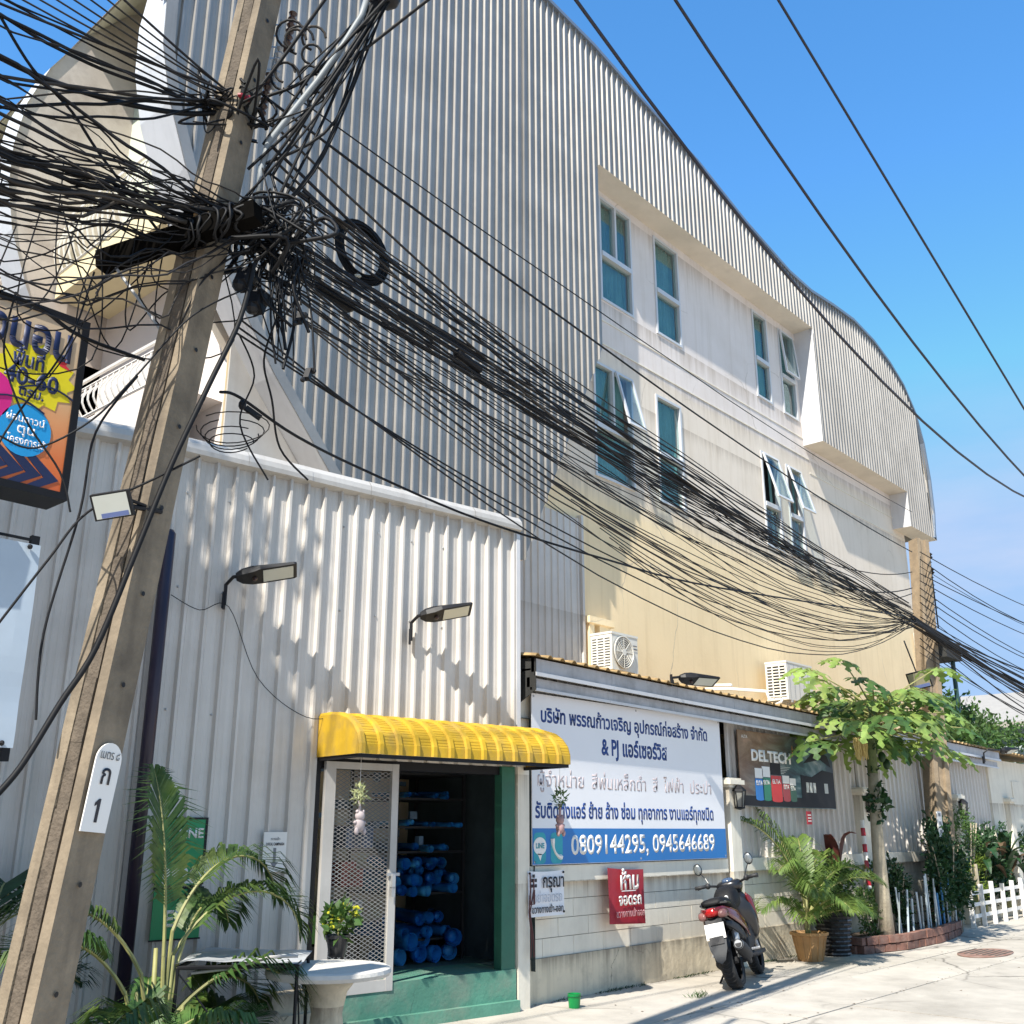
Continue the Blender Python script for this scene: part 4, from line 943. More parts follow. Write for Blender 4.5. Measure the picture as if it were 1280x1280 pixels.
for i in range(26):
    a = -2 * pi * i / 26; r = (.185 if i % 2 else .23); ps.append((ctr[0] + r * cos(a), ysn - .002, ctr[1] + r * sin(a) * .85))
mb.prism(ps, (0, .0018, 0)); mb.build('yellow_burst', mat('yellow_print', (.72, .62, .02), .4), bs_)
mb = MB(); c2_ = sq(31, 538); mb.prism(disc(c2_[0], c2_[1], .135, .142, ysn - .004, 28), (0, .0035, 0)); mb.build('blue_disc', mat('sky_print', (.02, .30, .66), .4), bs_)
mb = MB(); c3 = sq(-6, 500); mb.prism(disc(c3[0] - .02, c3[1] + .03, .10, .13, ysn - .004, 24), (0, .0035, 0)); mb.build('pink_disc', mat('pink_print2', (.6, .02, .22), .4), bs_)
stext('ห้องนอน', -75, 408, 88, 447, .27, m_inkn, .035)
stext('พื้นที่', 14, 455, 54, 464, .115, m_inkn, .035)
stext('40-60', 2, 479, 72, 489, .135, m_inkn, .03)
stext('ตรม.', 22, 494, 54, 501, .075, m_inkn, .035)
for s_, py, hh in (('ผ่อนดาวน์', 529, .055), ('ตุน', 543, .07), ('โครงการได้', 557, .055)):
    a = sq(31, py); text('lettering', s_, hh, (a[0], ysn - .005, a[1]), X1, Z1, m_vinyl, bs_, bold=.015, width=(.09 if s_ == 'ตุน' else .2), thick=.003)
for k in range(4):
    c_ = sq(54 - k * 22, 597 - k * 7); x_, z_ = c_
    mb = MB(); mb.prism([(x_ - .12, ysn - .003, z_ + .11), (x_ - .06, ysn - .003, z_ + .11), (x_ + .08, ysn - .003, z_), (x_ - .06, ysn - .003, z_ - .085), (x_ - .12, ysn - .003, z_ - .085), (x_ + .0, ysn - .003, z_)][::-1], (0, .0028, 0)); mb.build('arrow', m_inkn, bs_)
mb = MB(); a = sq(60, 443); mb.prism([(a[0] + .04, ysn - .003, a[1] + .01), (a[0] + .12, ysn - .003, a[1] + .0), (a[0] + .10, ysn - .003, a[1] - .03), (a[0] + .14, ysn - .003, a[1] - .06), (a[0] + .07, ysn - .003, a[1] - .045)][::-1], (0, .0028, 0)); mb.build('red_flash', mat('red_print', (.6, .04, .05), .4), bs_)
for a in ((18, 498), (62, 487)):
    c_ = sq(*a); pts_ = [(c_[0] - .16 + .32 * k / 8, ysn - .004, c_[1] - .04 + .05 * sin(pi * k / 8)) for k in range(9)]
    mb = MB(); mb.tube(pts_, .006, 4); mb.build('outline', m_inkn, bs_)
# blue vinyl banner below
YT = 5.2; tx = atY(50, 676, YT).x; tzt = atY(50, 676, YT).z; tzb = atY(24, 944, YT).z
tb = thing('blue_tarpaulin', 'pale blue blank vinyl banner tied to black frame under orange sign', 'banner', (tx, YT, tzb))
mb = MB(); n1, n2 = 24, 14; W_ = 1.8
def tp(i, k):
    a, b = i / n1, k / n2; x_ = tx - .0 - W_ * (1 - a); z_ = tzb + .03 + (tzt - tzb - .06) * b
    y_ = YT - .02 + .012 * noise.noise(V((x_ * 2.2, z_ * 3.2, 1))) + .007 * noise.noise(V(((x_ + z_) * 6, (x_ - z_) * 2, 3)))
    return V((x_, y_, z_))
for i in range(n1):
    for k in range(n2): mb.quad(tp(i, k), tp(i + 1, k), tp(i + 1, k + 1), tp(i, k + 1))
mb.build('vinyl_sheet', mat('pale_blue_vinyl', (.46, .54, .62), .45, 0, .05, spec=.3), tb, smooth=True)
mb = MB(); mb.bx(tx - .03, tx + .012, YT + .03, YT + .06, tzb - .03, tzt + .03); mb.bx(tx - 2, tx - .032, YT + .03, YT + .045, tzt - .0, tzt + .012); mb.bx(tx - 2, tx - .032, YT + .03, YT + .045, tzb - .012, tzb + .0); mb.bx(tx - 1.2, tx - 1.1, YT + .062, YT + .11, 0, tzt); mb.build('banner_frame', m_black, tb)
for z_ in (tzt - .05, tzb + .05):
    mb = MB(); mb.ball((tx - .06, YT - .035, z_), .014, 8, 4); mb.build('grommet', m_black, tb)

# ------------------------------------------------------------ leaning concrete pole
def pole_geo(mb_main, mb_dark, A, B, w0, w1, d0, d1, face, n=1):
    """I-section pole: A bottom, B top centre; face = direction of the channelled side"""
    ax = (B - A).normalized(); f = (face - ax * face.dot(ax)).normalized(); s = ax.cross(f)
    def sec(P, w_, d):   # w along s, d along f ; channels on +-f sides
        h = w_ / 2; e_ = d / 2; g_ = w_ * .22; q = d * .16
        pts = [(h, e_), (h, -e_), (g_, -e_), (g_ * .8, -e_ + q), (-g_ * .8, -e_ + q), (-g_, -e_), (-h, -e_), (-h, e_), (-g_, e_), (-g_ * .8, e_ - q), (g_ * .8, e_ - q), (g_, e_)]
        return [P + s * x + f * y for x, y in pts]
    secs = [sec(A + (B - A) * t_, w0 + (w1 - w0) * t_, d0 + (d1 - d0) * t_) for t_ in [i / 10 for i in range(11)]]
    mb_main.loft(secs)
    return ax, f, s
PA0 = atD(45, 1240, 5.0); PB0 = atD(318, 30, 5.0)
axd = (PB0 - PA0).normalized(); PA = PA0 - axd * (PA0.z / axd.z); PB = PB0 + axd * ((8.6 - PB0.z) / axd.z)
pole = thing('utility_pole', 'leaning concrete utility pole wrapped in tangled black cables at left', 'utility pole', tuple(PA))
face = V((-.93, -.37, 0))
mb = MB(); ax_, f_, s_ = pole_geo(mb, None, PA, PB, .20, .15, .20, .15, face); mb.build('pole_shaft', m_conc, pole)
Lp = (PB - PA).length
def PP(z, f=0, s=0):
    t_ = (z - PA.z) / (PB.z - PA.z); return PA + (PB - PA) * t_ + f_ * f + s_ * s
def pw(z): t_ = z / 8.6; return .205 - .055 * t_
# camera-side direction of the shaft
sc_ = 1 if (s_.dot(CP - PA) > 0) else -1
# rough mortar fill in the channel
mb = MB(); n = 30
for i in range(n):
    z0, z1 = 8.4 * i / n, 8.4 * (i + 1) / n
    a = PP(z0, pw(z0) / 2 - .012 + random.uniform(-.008, .004)); b = PP(z1, pw(z1) / 2 - .012)
    mb.beam(a, b, .06, .025, up=f_)
mb.build('channel_fill', m_conc2, pole)
# bolt holes on the flat side
for i in range(15):
    z = .55 + i * .42; c = PP(z, 0, sc_ * (.1085 - .030 * z / 8.6)); mb = MB()
    nn_ = s_ * sc_; t1 = ax_; t2 = nn_.cross(t1)
    mb.poly([c + nn_ * .001 + (t1 * cos(2 * pi * j / 8) + t2 * sin(2 * pi * j / 8)) * .012 for j in range(8)]); mb.build('bolt_hole', m_black, pole)
# white number plate painted tin
nn_ = s_ * sc_; tv = ax_; th = tv.cross(nn_); 
if th.dot(RT) < 0: th = -th
pc = PP(1.80, 0, sc_ * .104)
def plate_pt(a, b, o=0): return pc + th * a + tv * b + nn_ * o
pl_ = thing('pole_number_plate', 'white plate with black Thai letter and numeral 1 on leaning pole', 'sign', tuple(pc))
ps = [plate_pt(-.08, -.20), plate_pt(.075, -.20), plate_pt(.08, .10)] + [plate_pt(.08 * cos(R(a)), .10 + .075 * sin(R(a))) for a in range(15, 180, 15)] + [plate_pt(-.08, .10)]
mb = MB(); mb.prism([p + nn_ * .008 for p in ps], -nn_ * .006); mb.build('plate', m_white, pl_)
text('lettering', 'ก', .12, plate_pt(0, .00, .009), th, tv, m_ink, pl_, bold=.01)
mb = MB(); mb.prism([plate_pt(x_ * .7 - .005, y_ * .7 - .16, .011) for x_, y_ in ((-.012, 0), (.012, 0), (.012, .14), (-.004, .14), (-.034, .115), (-.034, .095), (-.012, .108))], -nn_ * .002); mb.build('numeral_one', m_ink, pl_)
text('lettering', 'เมตร ๘', .055, plate_pt(0, .105, .009), th, tv, mat('grey_print', (.12, .12, .12), .7), pl_, width=.12)
# sloping crossarm beam
cdir = V((cos(R(115.8)), sin(R(115.8)), 0)); XA = PP(4.58, 0, 0)
arm = thing('pole_crossarm', 'dark steel crossarm beam bolted across the leaning pole carrying cables', 'crossarm', tuple(XA))
mb = MB(); ca = XA + cdir * .56 + V((0, 0, -.16)) - V((.12, .12, 0)); cb = XA - cdir * .34 + V((0, 0, -.02)) - V((.12, .12, 0)); mb.beam(ca, cb, .09, .10); mb.build('beam', mat('dark_beam', (.006, .0055, .005), .95, 0, .3, 6, spec=.0), arm)
mb = MB(); mb.beam(ca + V((.1, .1, .0)) + V((0, 0, -.45)) - cdir * .42, ca - cdir * .1 + V((0, 0, -.05)), .03, .012); mb.build('brace', m_steel, arm)
for q in (.25, .6):
    mb = MB(); p_ = ca + (cb - ca) * q; mb.tube([p_ + V((0, 0, .05)), p_ + V((0, 0, .11))], .012, 6); mb.ball(p_ + V((0, 0, .06)), .03, 8, 4, (1, 1, .5)); mb.build('bolt', m_terra, arm)
# pole top ironwork
mb = MB(); p_ = PP(6.35, 0, sc_ * .1); mb.beam(p_, p_ + V((0, 0, .25)), .04, .02); mb.tube([p_ + V((-.1, -.03, .0)), p_ + V((.03, 0, -.08))], .008, 6); mb.ball(p_ + V((.03, 0, -.1)), .035, 8, 5)
mb.build('pole_bracket', m_black, pole)
# lattice rack standing off the pole
rk = thing('cable_rack', 'narrow grey steel lattice rack fixed beside the upper leaning pole', 'rack', tuple(PP(5.6, 0, 0)))
ra = atD(316, 110, 5.05); rb = atD(334, 22, 5.05); rc = atD(336, 108, 5.15); rd = atD(352, 25, 5.15)
mb = MB(); mb.beam(ra, rb, .012, .012); mb.beam(rc, rd, .012, .012)
for k in range(6):
    t1_ = (k + .5) / 6; mb.beam(ra + (rb - ra) * t1_, rc + (rd - rc) * t1_, .008, .008)
mb.build('lattice', m_steel, rk)
# insulators stack
for k, (px, py) in enumerate(((362, 40), (346, 85), (332, 118))):
    it = thing('insulator', ['upper brown ribbed insulator', 'middle brown ribbed insulator', 'lowest brown ribbed insulator'][k] + ' hung among cables beside the leaning pole', 'insulator', tuple(atD(px, py, 5.1)), group='ribbed insulators beside the leaning pole')
    d_ = (rb - ra).normalized(); c = atD(px, py, 5.1); mb = MB()
    mb.tube([c + d_ * (j * .022 - .15) for j in range(14)], [.026 if j % 2 else .012 for j in range(14)], 10); mb.build('ribbed_body', m_porc if k != 1 else m_steel, it)
# conduit
mb = MB(); mb.tube([atD(q[0], q[1], q[2]) for q in ((323, 262, 5.02), (326, 215, 5.02), (336, 178, 5.0), (366, 140, 4.95), (398, 100, 4.9), (428, 58, 4.85), (452, 20, 4.8), (462, -12, 4.8))], .019, 8)
tag(mb.build('conduit', mat('grey_conduit', (.22, .24, .25), .5, 0, .1), None, smooth=True), 'thick pale grey conduit bending up from the leaning pole through cables', 'conduit')
mb = MB(); c = atD(478, -6, 4.8); mb.ball(c, .09, 10, 6, (1.3, 1, .55)); mb.tube([c + V((0, 0, .03)), c + V((0, 0, .5))], .03, 8)
tag(mb.build('cable_joint_box', m_black, None, smooth=True), 'black cable joint box at the top edge where dropped cables meet', 'joint box')
# strapped down-pipe cables on pole
def wire(pts, r=.008, label=None, cat='cable', group=None, n=5, name='cable', m_=None, res=6, jig=0, nt=None):
    pts = [V(p) for p in pts]; out = []
    k = len(pts)
    if k > 2:
        for i in range(k - 1):
            p0, p1, p2, p3 = pts[max(i - 1, 0)], pts[i], pts[i + 1], pts[min(i + 2, k - 1)]
            for j in range(res):
                t_ = j / res; t2, t3 = t_ * t_, t_ ** 3
                out.append(.5 * ((2 * p1) + (p2 - p0) * t_ + (2 * p0 - 5 * p1 + 4 * p2 - p3) * t2 + (3 * p1 - p0 - 3 * p2 + p3) * t3))
        out.append(pts[-1])
    else: out = pts
    if jig: out = [p + V((random.uniform(-jig, jig), random.uniform(-jig, jig), random.uniform(-jig, jig))) for p in out]
    mb = MB(); mb.tube(out, r, n, cap=False); o = mb.build(name, m_ or m_cable, None, smooth=True)
    return tag(o, label, cat, group)
def sagw(A, B, sag, n=18):
    return [A + (B - A) * (i / n) + V((0, 0, -sag * 4 * (i / n) * (1 - i / n))) for i in range(n + 1)]
def swire(A, B, sag, r, label, group, n=18, nsd=5, wob=0):
    ps = sagw(A, B, sag, n)
    if wob:
        o1 = random.uniform(0, 99)
        ps = [p + V((0, noise.noise(V((i * .35, o1, 0))), noise.noise(V((i * .35, o1, 5))))) * wob * sin(pi * i / n) for i, p in enumerate(ps)]
    mb = MB(); mb.tube(ps, r, nsd, cap=False); o = mb.build('cable', CABS[int(abs(mb.v[3].x * 9973 + mb.v[3].z * 7919)) % 5], None, smooth=True)
    return tag(o, label, 'cable', group)

# ------------------------------------------------------------ right pole
PR = atY(1163, 1000, 6.72); PRt = atY(1148, 676, 6.72)
rb0 = V((PR.x + .1, 6.72, 0)); d_ = (PRt - PR).normalized(); rt0 = PRt
rp2 = thing('utility_pole', 'weathered concrete utility pole behind the papaya tree at right', 'utility pole', tuple(rb0))
mb = MB(); pole_geo(mb, None, rb0, rt0, .36, .27, .32, .24, V((-.5, -.9, 0))); mb.build('pole_shaft', mat('pole_concrete_warm', (.27, .205, .135), .9, 0, .2, 7, dirt=.5, dirtc=(.18, .14, .1), ds=4, streak=.4, bump=.5, bs=30), rp2)
mb = MB(); c = rt0 + V((.35, -.05, -.35)); mb.beam(c + V((0, 0, -1.3)), c + V((0, 0, .2)), .02, .02)
for k in range(7): mb.beam(c + V((-.28, 0, -.15 * k)), c + V((.08, 0, -.15 * k)), .012, .012)
for k in (0, 1): mb.lathe([(.03, 0), (.06, .03), (.03, .06), (.06, .09), (.03, .12)], c + V((0, 0, .05 - .3 * k)), 10)
mb.build('pole_bracket', m_black, rp2)

# ------------------------------------------------------------ overhead power lines
lab3 = ['power line crossing the roof slope, lowest of three over the blue sky', 'middle of the three overhead power lines against the blue sky', 'topmost overhead power line, farthest right against the blue sky']
for k, pp_ in enumerate((((715, 0), (850, 170), (985, 342), (1120, 500), (1280, 620)), ((838, 0), (1000, 213), (1140, 440), (1280, 592)), ((972, 0), (1100, 207), (1190, 365), (1280, 510)))):
    P3 = [atY(q[0], q[1], 4.4) for q in pp_]
    # quadratic fit z(x)
    import numpy as np
    cf = np.polyfit([p.x for p in P3], [p.z for p in P3], 2)
    if cf[0] < 0: cf = np.polyfit([p.x for p in P3], [p.z for p in P3], 1); cf = np.array([0, cf[0], cf[1]])
    xs = [-14 + i * 1.3 for i in range(38)]
    x0 = 4.0; sl = 2 * cf[0] * x0 + cf[1]; z0 = np.polyval(cf, x0)
    ps = [(x, 4.4, float(np.polyval(cf, x)) if x > x0 else float(z0 + sl * (x - x0) * .3)) for x in xs]
    mb = MB(); mb.tube(ps, .017, 6, cap=False); tag(mb.build('power_line', mat('power_cable', (.015, .016, .03), .5), None, smooth=True), lab3[k], 'power line', 'three power lines over the lane')

# ------------------------------------------------------------ cable bundles
random.seed(21)
KA = atD(338, 292, 5.05); KB = atY(1140, 775, 6.5); KU = atD(292, 132, 5.0)
def jit(p, a, b=None): b = b or a; return p + V((random.uniform(-a, a), random.uniform(-a, a), random.uniform(-b, b)))
G1 = 'main bundle of cables between the two poles'; G2 = 'upper cables from the pole top to the far pole'; G3 = 'slack cables hanging below the main bundle'
# measured by eye: mid-span heights
def span(A, B, mid, r, lab, g, wob=.03, n=20):
    """mid = (px,py) the cable passes; gives the sag"""
    # find t where straight line projects to px
    best = None
    for i in range(5, 95):
        t_ = i / 100; p = A + (B - A) * t_; v = p - CP; x_ = 640 + F * v.dot(RT) / v.dot(FW); 
        if best is None or abs(x_ - mid[0]) < best[0]: best = (abs(x_ - mid[0]), t_, p)
    t_, p = best[1], best[2]; v = p - CP; y_ = 640 - F * v.dot(UP) / v.dot(FW)
    sag = (mid[1] - y_) * v.dot(FW) / F / UP.z / (4 * t_ * (1 - t_))
    return swire(A, B, max(sag, .02), r, lab, g, n=n, wob=wob)
for i in range(30):
    span(jit(KA, .10, .14), jit(KB, .05, .12), (640, 476 + random.gauss(0, 24)), random.choice([.0035, .0045, .006, .008]), 'black cable in the dense sagging bundle between the two poles', G1, wob=.10)
for i in range(9):
    span(jit(KA + V((.1, 0, .3)), .08, .22), jit(KB + V((0, 0, .25)), .05, .16), (640, 425 + random.uniform(-45, 30)), random.choice([.005, .006, .008]), 'black cable strung above the main bundle toward the far pole', G2, wob=.04)
for i in range(16):
    span(jit(KA + V((-.05, 0, -.25)), .10, .2), jit(KB + V((0, 0, -.05)), .08, .08), (640, 545 + random.uniform(-45, 60)), random.choice([.004, .005, .006]), 'thin slack cable hanging below the main bundle', G3, wob=.08)
for i, (m1, lab) in enumerate((((700, 688), 'lowest long thin cable sagging across the yellow wall'), ((640, 640), 'thin cable crossing the lean to capping and the yellow wall'), ((560, 585), 'thin cable crossing the lower cladding just above the capping'))):
    span(jit(atD(300, 400 + 10 * i, 5.0), .02), jit(KB, .05), m1, .006, lab, 'long thin cables under the bundle', wob=.03)
# upper thick cables (from upper cluster to far pole)
for i, (py0, ym, px1, py1) in enumerate(((120, 268, 1140, 690), (150, 318, 1140, 715), (185, 352, 1140, 735), (205, 372, 1140, 742), (110, 235, 1140, 640))):
    A = atD(330 + 6 * i, py0, 5.0); B = atY(px1, py1, 6.5)
    span(A, B, (520, ym), (.009, .008, .010, .008, .005)[i], ['second', 'third', 'fourth', 'fifth', 'first'][i] + ' thick cable down the ribbed cladding, counted from above', 'thick cables from the pole head', wob=.012, n=26)
# splice closures on the main bundle
for i, (px, py, lab) in enumerate(((418, 372, 'black splice closure nearest the crossarm on the main bundle'), (585, 452, 'black splice closure halfway along the main bundle over cladding'), (845, 600, 'black splice closure on the bundle below the second floor windows'), (1010, 700, 'black splice closure on the bundle close to the far pole'))):
    t_0 = (px - 338) / 802; Yd = (4.4 + 2.1 * t_0 ** 2.2); c = atY(px, py, Yd); d = V((1, .14, -.08)).normalized()
    mb = MB(); mb.tube([c - d * .16, c - d * .13, c + d * .13, c + d * .16], [.012, .035, .035, .012], 10); tag(mb.build('splice_closure', m_black, None), lab, 'cable joint')
# slack loops near the right pole
for i in range(8):
    A = atY(random.uniform(800, 900), 660 + 12 * i, 5.3); A = atY(690 + 12 * i, 600 + 12 * i, 5.2)
    span(A, jit(KB, .05), (980, 742 + 9 * i), .005, 'slack thin cable looping low before the far pole', 'slack loops before the far pole', wob=.02)
# beyond right pole
random.seed(5)
KC = atY(1215, 815, 5.8)
for i in range(22):
    B2 = atY(1420, 930 + random.gauss(0, 14), 6.0)
    swire(jit(KB, .05, .08), B2, random.uniform(.05, .35), random.choice([.01, .013, .016]), 'black cable in the heavy bundle running on past the far pole', 'heavy bundle beyond the far pole', n=12, wob=.05)
for i in range(15):
    A = atY(1150, 690 + i * 9, 6.55); B2 = atY(1420, 790 + i * 11 + random.uniform(-12, 12), 6.0)
    swire(A, B2, random.uniform(.2, .7), random.choice([.006, .009]), 'single cable fanning out right of the far pole against the sky', 'fan of cables right of the far pole', n=12)
# to the left of the leaning pole: big sheaf toward the frame edge
random.seed(9)
KL = V((-11, 4.0, 5.3))
def pz(py): return atY(0, py, 4.4)
def leftw(A, py, r, lab, g, wob, ext=12, sag=None):
    E = pz(py); E = V((E.x, 4.35 + random.uniform(-.15, .15), E.z)); d = (E - A); 
    n = 16; ps = []
    far = V((-12, 4.2, 5.6)); s_ = random.uniform(-.06, .10) if sag is None else sag
    o1 = random.uniform(0, 99)
    for i in range(n + 1):
        t_ = i / n; p = A + d * t_ + V((0, 0, -s_ * 4 * t_ * (1 - t_)))
        p += V((noise.noise(V((t_ * 3, o1, 0))), noise.noise(V((t_ * 3, o1, 3))), noise.noise(V((t_ * 4, o1, 6))))) * wob * sin(pi * t_)
        ps.append(p)
    for i in range(1, 8): t_ = i / 7; ps.append(E + (far - E) * t_ + V((0, 0, -.5 * 4 * t_ * (1 - t_) * .6)))
    mb = MB(); mb.tube(ps, r, 5, cap=False); tag(mb.build('cable', CABS[int(abs(mb.v[3].x * 9973 + mb.v[3].z * 7919)) % 5], None, smooth=True), lab, 'cable', g)
for i in range(52):
    leftw(jit(KA + V((-.05, 0, .02)), .08, .08), random.gauss(212, 48), random.choice([.003, .0045, .005, .006, .009]), 'black cable in the dense sheaf running left from the crossarm', 'dense sheaf left of the leaning pole', .10)
for i in range(9):
    leftw(jit(KU, .05, .06), random.gauss(60, 45), random.choice([.005, .007, .009]), 'cable running up left from the pole head across the balconies', 'cables left of the pole head', .03)
for i in range(9):
    A = jit(KU, .05, .05); E = atY(-30 + 22 * i, -20, 4.3)
    mb = MB(); mb.tube(sagw(A, E + (E - A) * 1.0, .05, 10), random.choice([.005, .007]), 5, cap=False); tag(mb.build('cable', CABS[int(abs(mb.v[3].x * 9973 + mb.v[3].z * 7919)) % 5], None, smooth=True), 'straight cable rising from the pole head to the top left corner', 'cable', 'cables to the top left corner')
for i in range(14):
    leftw(jit(KA + V((-.1, 0, -.1)), .1, .15), random.uniform(240, 420), random.choice([.003, .004, .005]), 'thin loose cable drooping left in front of the balconies', 'loose cables before the balconies', .22, sag=random.uniform(0, .3))
# hanging loops on the left
for i in range(12):
    x0 = random.uniform(-20, 230); y0 = random.uniform(200, 300)
    p = [(x0, y0, 5.0), (x0 + random.uniform(-40, 40), y0 + random.uniform(80, 180), 5.0), (x0 + random.uniform(20, 160), y0 + random.uniform(100, 200), 5.1), (x0 + random.uniform(60, 200), random.uniform(230, 330), 5.1)]
    wire([atD(*q) for q in p], .004, 'thin slack cable loop hanging left of the leaning pole', 'cable', 'slack loops left of the pole')
specials = [
    ([(318, 330, 4.85), (300, 400, 4.85), (262, 480, 4.8), (215, 580, 4.78), (170, 690, 4.75), (120, 810, 4.72), (75, 880, 4.7), (25, 960, 4.65), (-20, 1010, 4.6)], .014, 'thick black cable running down across the leaning pole to lower left'),
    ([(250, 570, 4.8), (190, 600, 4.8), (110, 640, 4.8), (60, 700, 4.8), (-10, 790, 4.8)], .006, 'thin cable leaving the pole behind the orange sign'),
    ([(172, 470, 4.9), (120, 540, 4.9), (100, 640, 4.9), (55, 790, 4.9), (45, 900, 4.9)], .006, 'thin cable dropping beside the orange sign edge'),
    ([(0, 545, 4.7), (45, 560, 4.7), (115, 525, 4.7), (170, 470, 4.8), (240, 395, 4.8), (310, 360, 4.9)], .005, 'thin cable curving over the orange sign face'),
    ([(0, 20, 4.6), (40, 85, 4.7), (90, 140, 4.8), (130, 200, 4.9), (230, 330, 5.0)], .008, 'cable slanting down from the top left corner to the crossarm'),
    ([(0, 72, 4.7), (60, 100, 4.75), (150, 128, 4.8), (230, 142, 4.9), (285, 140, 5.0)], .015, 'thick twisted cable from the left edge to the pole head'),
    ([(0, 365, 4.7), (50, 385, 4.8), (100, 420, 4.9), (180, 450, 5.2)], .010, 'dark cable passing just above the orange sign'),
    ([(20, 365, 4.7), (5, 440, 4.7), (30, 520, 4.7), (75, 590, 4.7), (88, 640, 4.7)], .005, 'thin cable snaking down over the orange sign'),
    ([(118, 340, 4.9), (85, 430, 4.8), (20, 520, 4.75), (-5, 560, 4.7)], .005, 'thin cable dropping from the crossarm end to the sign'),
    ([(300, 420, 5.2), (318, 470, 5.2), (300, 530, 5.25), (335, 600, 5.3)], .005, 'thin cable end dangling over the lean to capping'),
    ([(345, 400, 5.1), (330, 450, 5.15), (340, 500, 5.2), (350, 560, 5.3), (385, 600, 5.4)], .006, 'slack cable curling down to the shed capping'),
    ([(275, 490, 5.2), (300, 497, 5.3), (370, 545, 5.6), (460, 590, 6.2), (600, 650, 6.9), (760, 700, 8.0), (900, 735, 10), (1130, 770, 15.5)], .009, 'service cable with a black joint running past the capping'),
]
for p, r, lab in specials: wire([atD(*q) for q in p], r, lab)
# curl of thin cable near the capping
c = atD(290, 545, 5.3)
for k in range(4):
    rr = .09 + .02 * k; ps = [c + RT * (rr * 1.3 * cos(a)) + V((0, 0, rr * .6 * sin(a) + .03 * k - .04)) + FW * (.03 * sin(a * 2)) for a in [2 * pi * j / 20 + k for j in range(19)]]
    mb = MB(); mb.tube(ps, .0035, 5, cap=False); tag(mb.build('cable', CABS[int(abs(mb.v[3].x * 9973 + mb.v[3].z * 7919)) % 5], None, smooth=True), 'thin cable curl hanging above the shed capping', 'cable', 'thin curls above the shed capping')
mb = MB(); c = atD(303, 506, 5.28); mb.ball(c, .022, 8, 5, (1, 1, 1.4)); mb.beam(c + V((.02, 0, -.01)), c + V((.10, -.03, -.055)), .026, .026); tag(mb.build('cable_joint', m_black), 'small black cable joint clamped on the service cable above the capping', 'joint')
for k, (px, py, lab) in enumerate(((306, 350, 'black joint box under the crossarm, left one of two'), (322, 378, 'black joint box under the crossarm, lower right one of two'), (385, 468, 'small black connector hanging against the ribbed cladding'), (375, 398, 'black connector knot halfway down the dangling cables'))):
    mb = MB(); c = atD(px, py, 5.0); mb.box(c, (.09, .06, .1) if k < 2 else (.03, .03, .07), .5, Matrix.Rotation(.4, 3, 'Y')); mb.ball(c + V((.03, 0, .03)), .045 if k < 2 else .018, 8, 5); mb.ball(c - V((.03, 0, .04)), .04 if k < 2 else .015, 8, 5)
    tag(mb.build('joint_box', m_black), lab, 'joint box')
# tangle round the crossarm and pole head: loose ends and loops
random.seed(33)
for (c0_, k, spx, spz, lab, grp) in ((KA, 32, .20, .20, 'short looped cable in the tangle around the crossarm end', 'tangle of cables at the crossarm end'), (KU, 20, .14, .13, 'short looped cable in the tangle around the pole head', 'tangle of cables at the pole head')):
    for i in range(k):
        ps = []; b_ = jit(c0_, spx, spz * .6)
        a0 = random.uniform(0, 6.28); n_ = random.choice([3, 4, 5])
        for j in range(n_ + 1):
            ps.append(b_ + V((random.gauss(0, spx * .55), random.gauss(0, .10), random.gauss(-.03, spz * .6))))
        wire(ps, random.choice([.004, .006, .008, .012]), lab, 'cable', grp, res=5)
for i in range(9):   # lashed coils round the crossarm
    c_ = ca + (cb - ca) * random.uniform(.35, 1.0); rr = random.uniform(.06, .10); ps = [c_ + V((0, 0, 1)) * rr * cos(a) + V((-.9, .44, 0)) * 0 + (V((CP.x - c_.x, CP.y - c_.y, 0)).normalized()) * rr * sin(a) + cdir * random.uniform(-.04, .04) for a in [j * .62 for j in range(11)]]
    wire(ps, random.choice([.005, .007, .009]), 'cable lashed round the dark crossarm beam', 'cable', 'lashings round the crossarm', res=3)
for i in range(18):   # dangling tails right of the crossarm
    a = atD(random.uniform(325, 375), random.uniform(300, 340), 5.0); b = atD(random.uniform(340, 395), random.uniform(380, 470), 5.0)
    wire([a, (a + b) / 2 + V((random.uniform(-.08, .08), 0, random.uniform(-.05, .05))), b], random.choice([.004, .006, .009]), 'loose cable tail dangling from the crossarm over ribbed cladding', 'cable', 'tails dangling from the crossarm')
for i in range(16):   # drops converging on the joint box
    a = atD(478 + random.uniform(-14, 10), 2, 4.8); b = atD(random.uniform(300, 350), random.uniform(110, 320), 5.02)
    m_ = (a + b) / 2 + V((random.uniform(-.05, .08), random.uniform(-.1, .1), random.uniform(-.25, .05)))
    wire([a, m_, b], random.choice([.005, .007, .009]), 'cable fanning down from the joint box to the leaning pole', 'cable', 'cables from the joint box')
for i, (x0, x1) in enumerate(((395, 500), (420, 560), (340, 420))):
    wire([atD(x0 - 60, 120 + 20 * i, 5), atD(x0, 90, 4.9), atD(x1, -20, 4.7)], .010, 'dark cable rising right from the pole head over the cladding', 'cable', 'cables rising right from the pole head')
for i in range(10):   # wriggling coils by the insulators
    c = atD(random.uniform(350, 395), random.uniform(30, 130), 5.0); rr = random.uniform(.04, .09)
    ps = [c + RT * rr * cos(a) + UP * rr * sin(a) for a in [j * .45 for j in range(11)]]
    mb = MB(); mb.tube(ps, .008, 5, cap=False); tag(mb.build('cable', CABS[int(abs(mb.v[3].x * 9973 + mb.v[3].z * 7919)) % 5], None, smooth=True), 'curled black cable loop beside the brown insulators', 'cable', 'curled loops by the insulators')
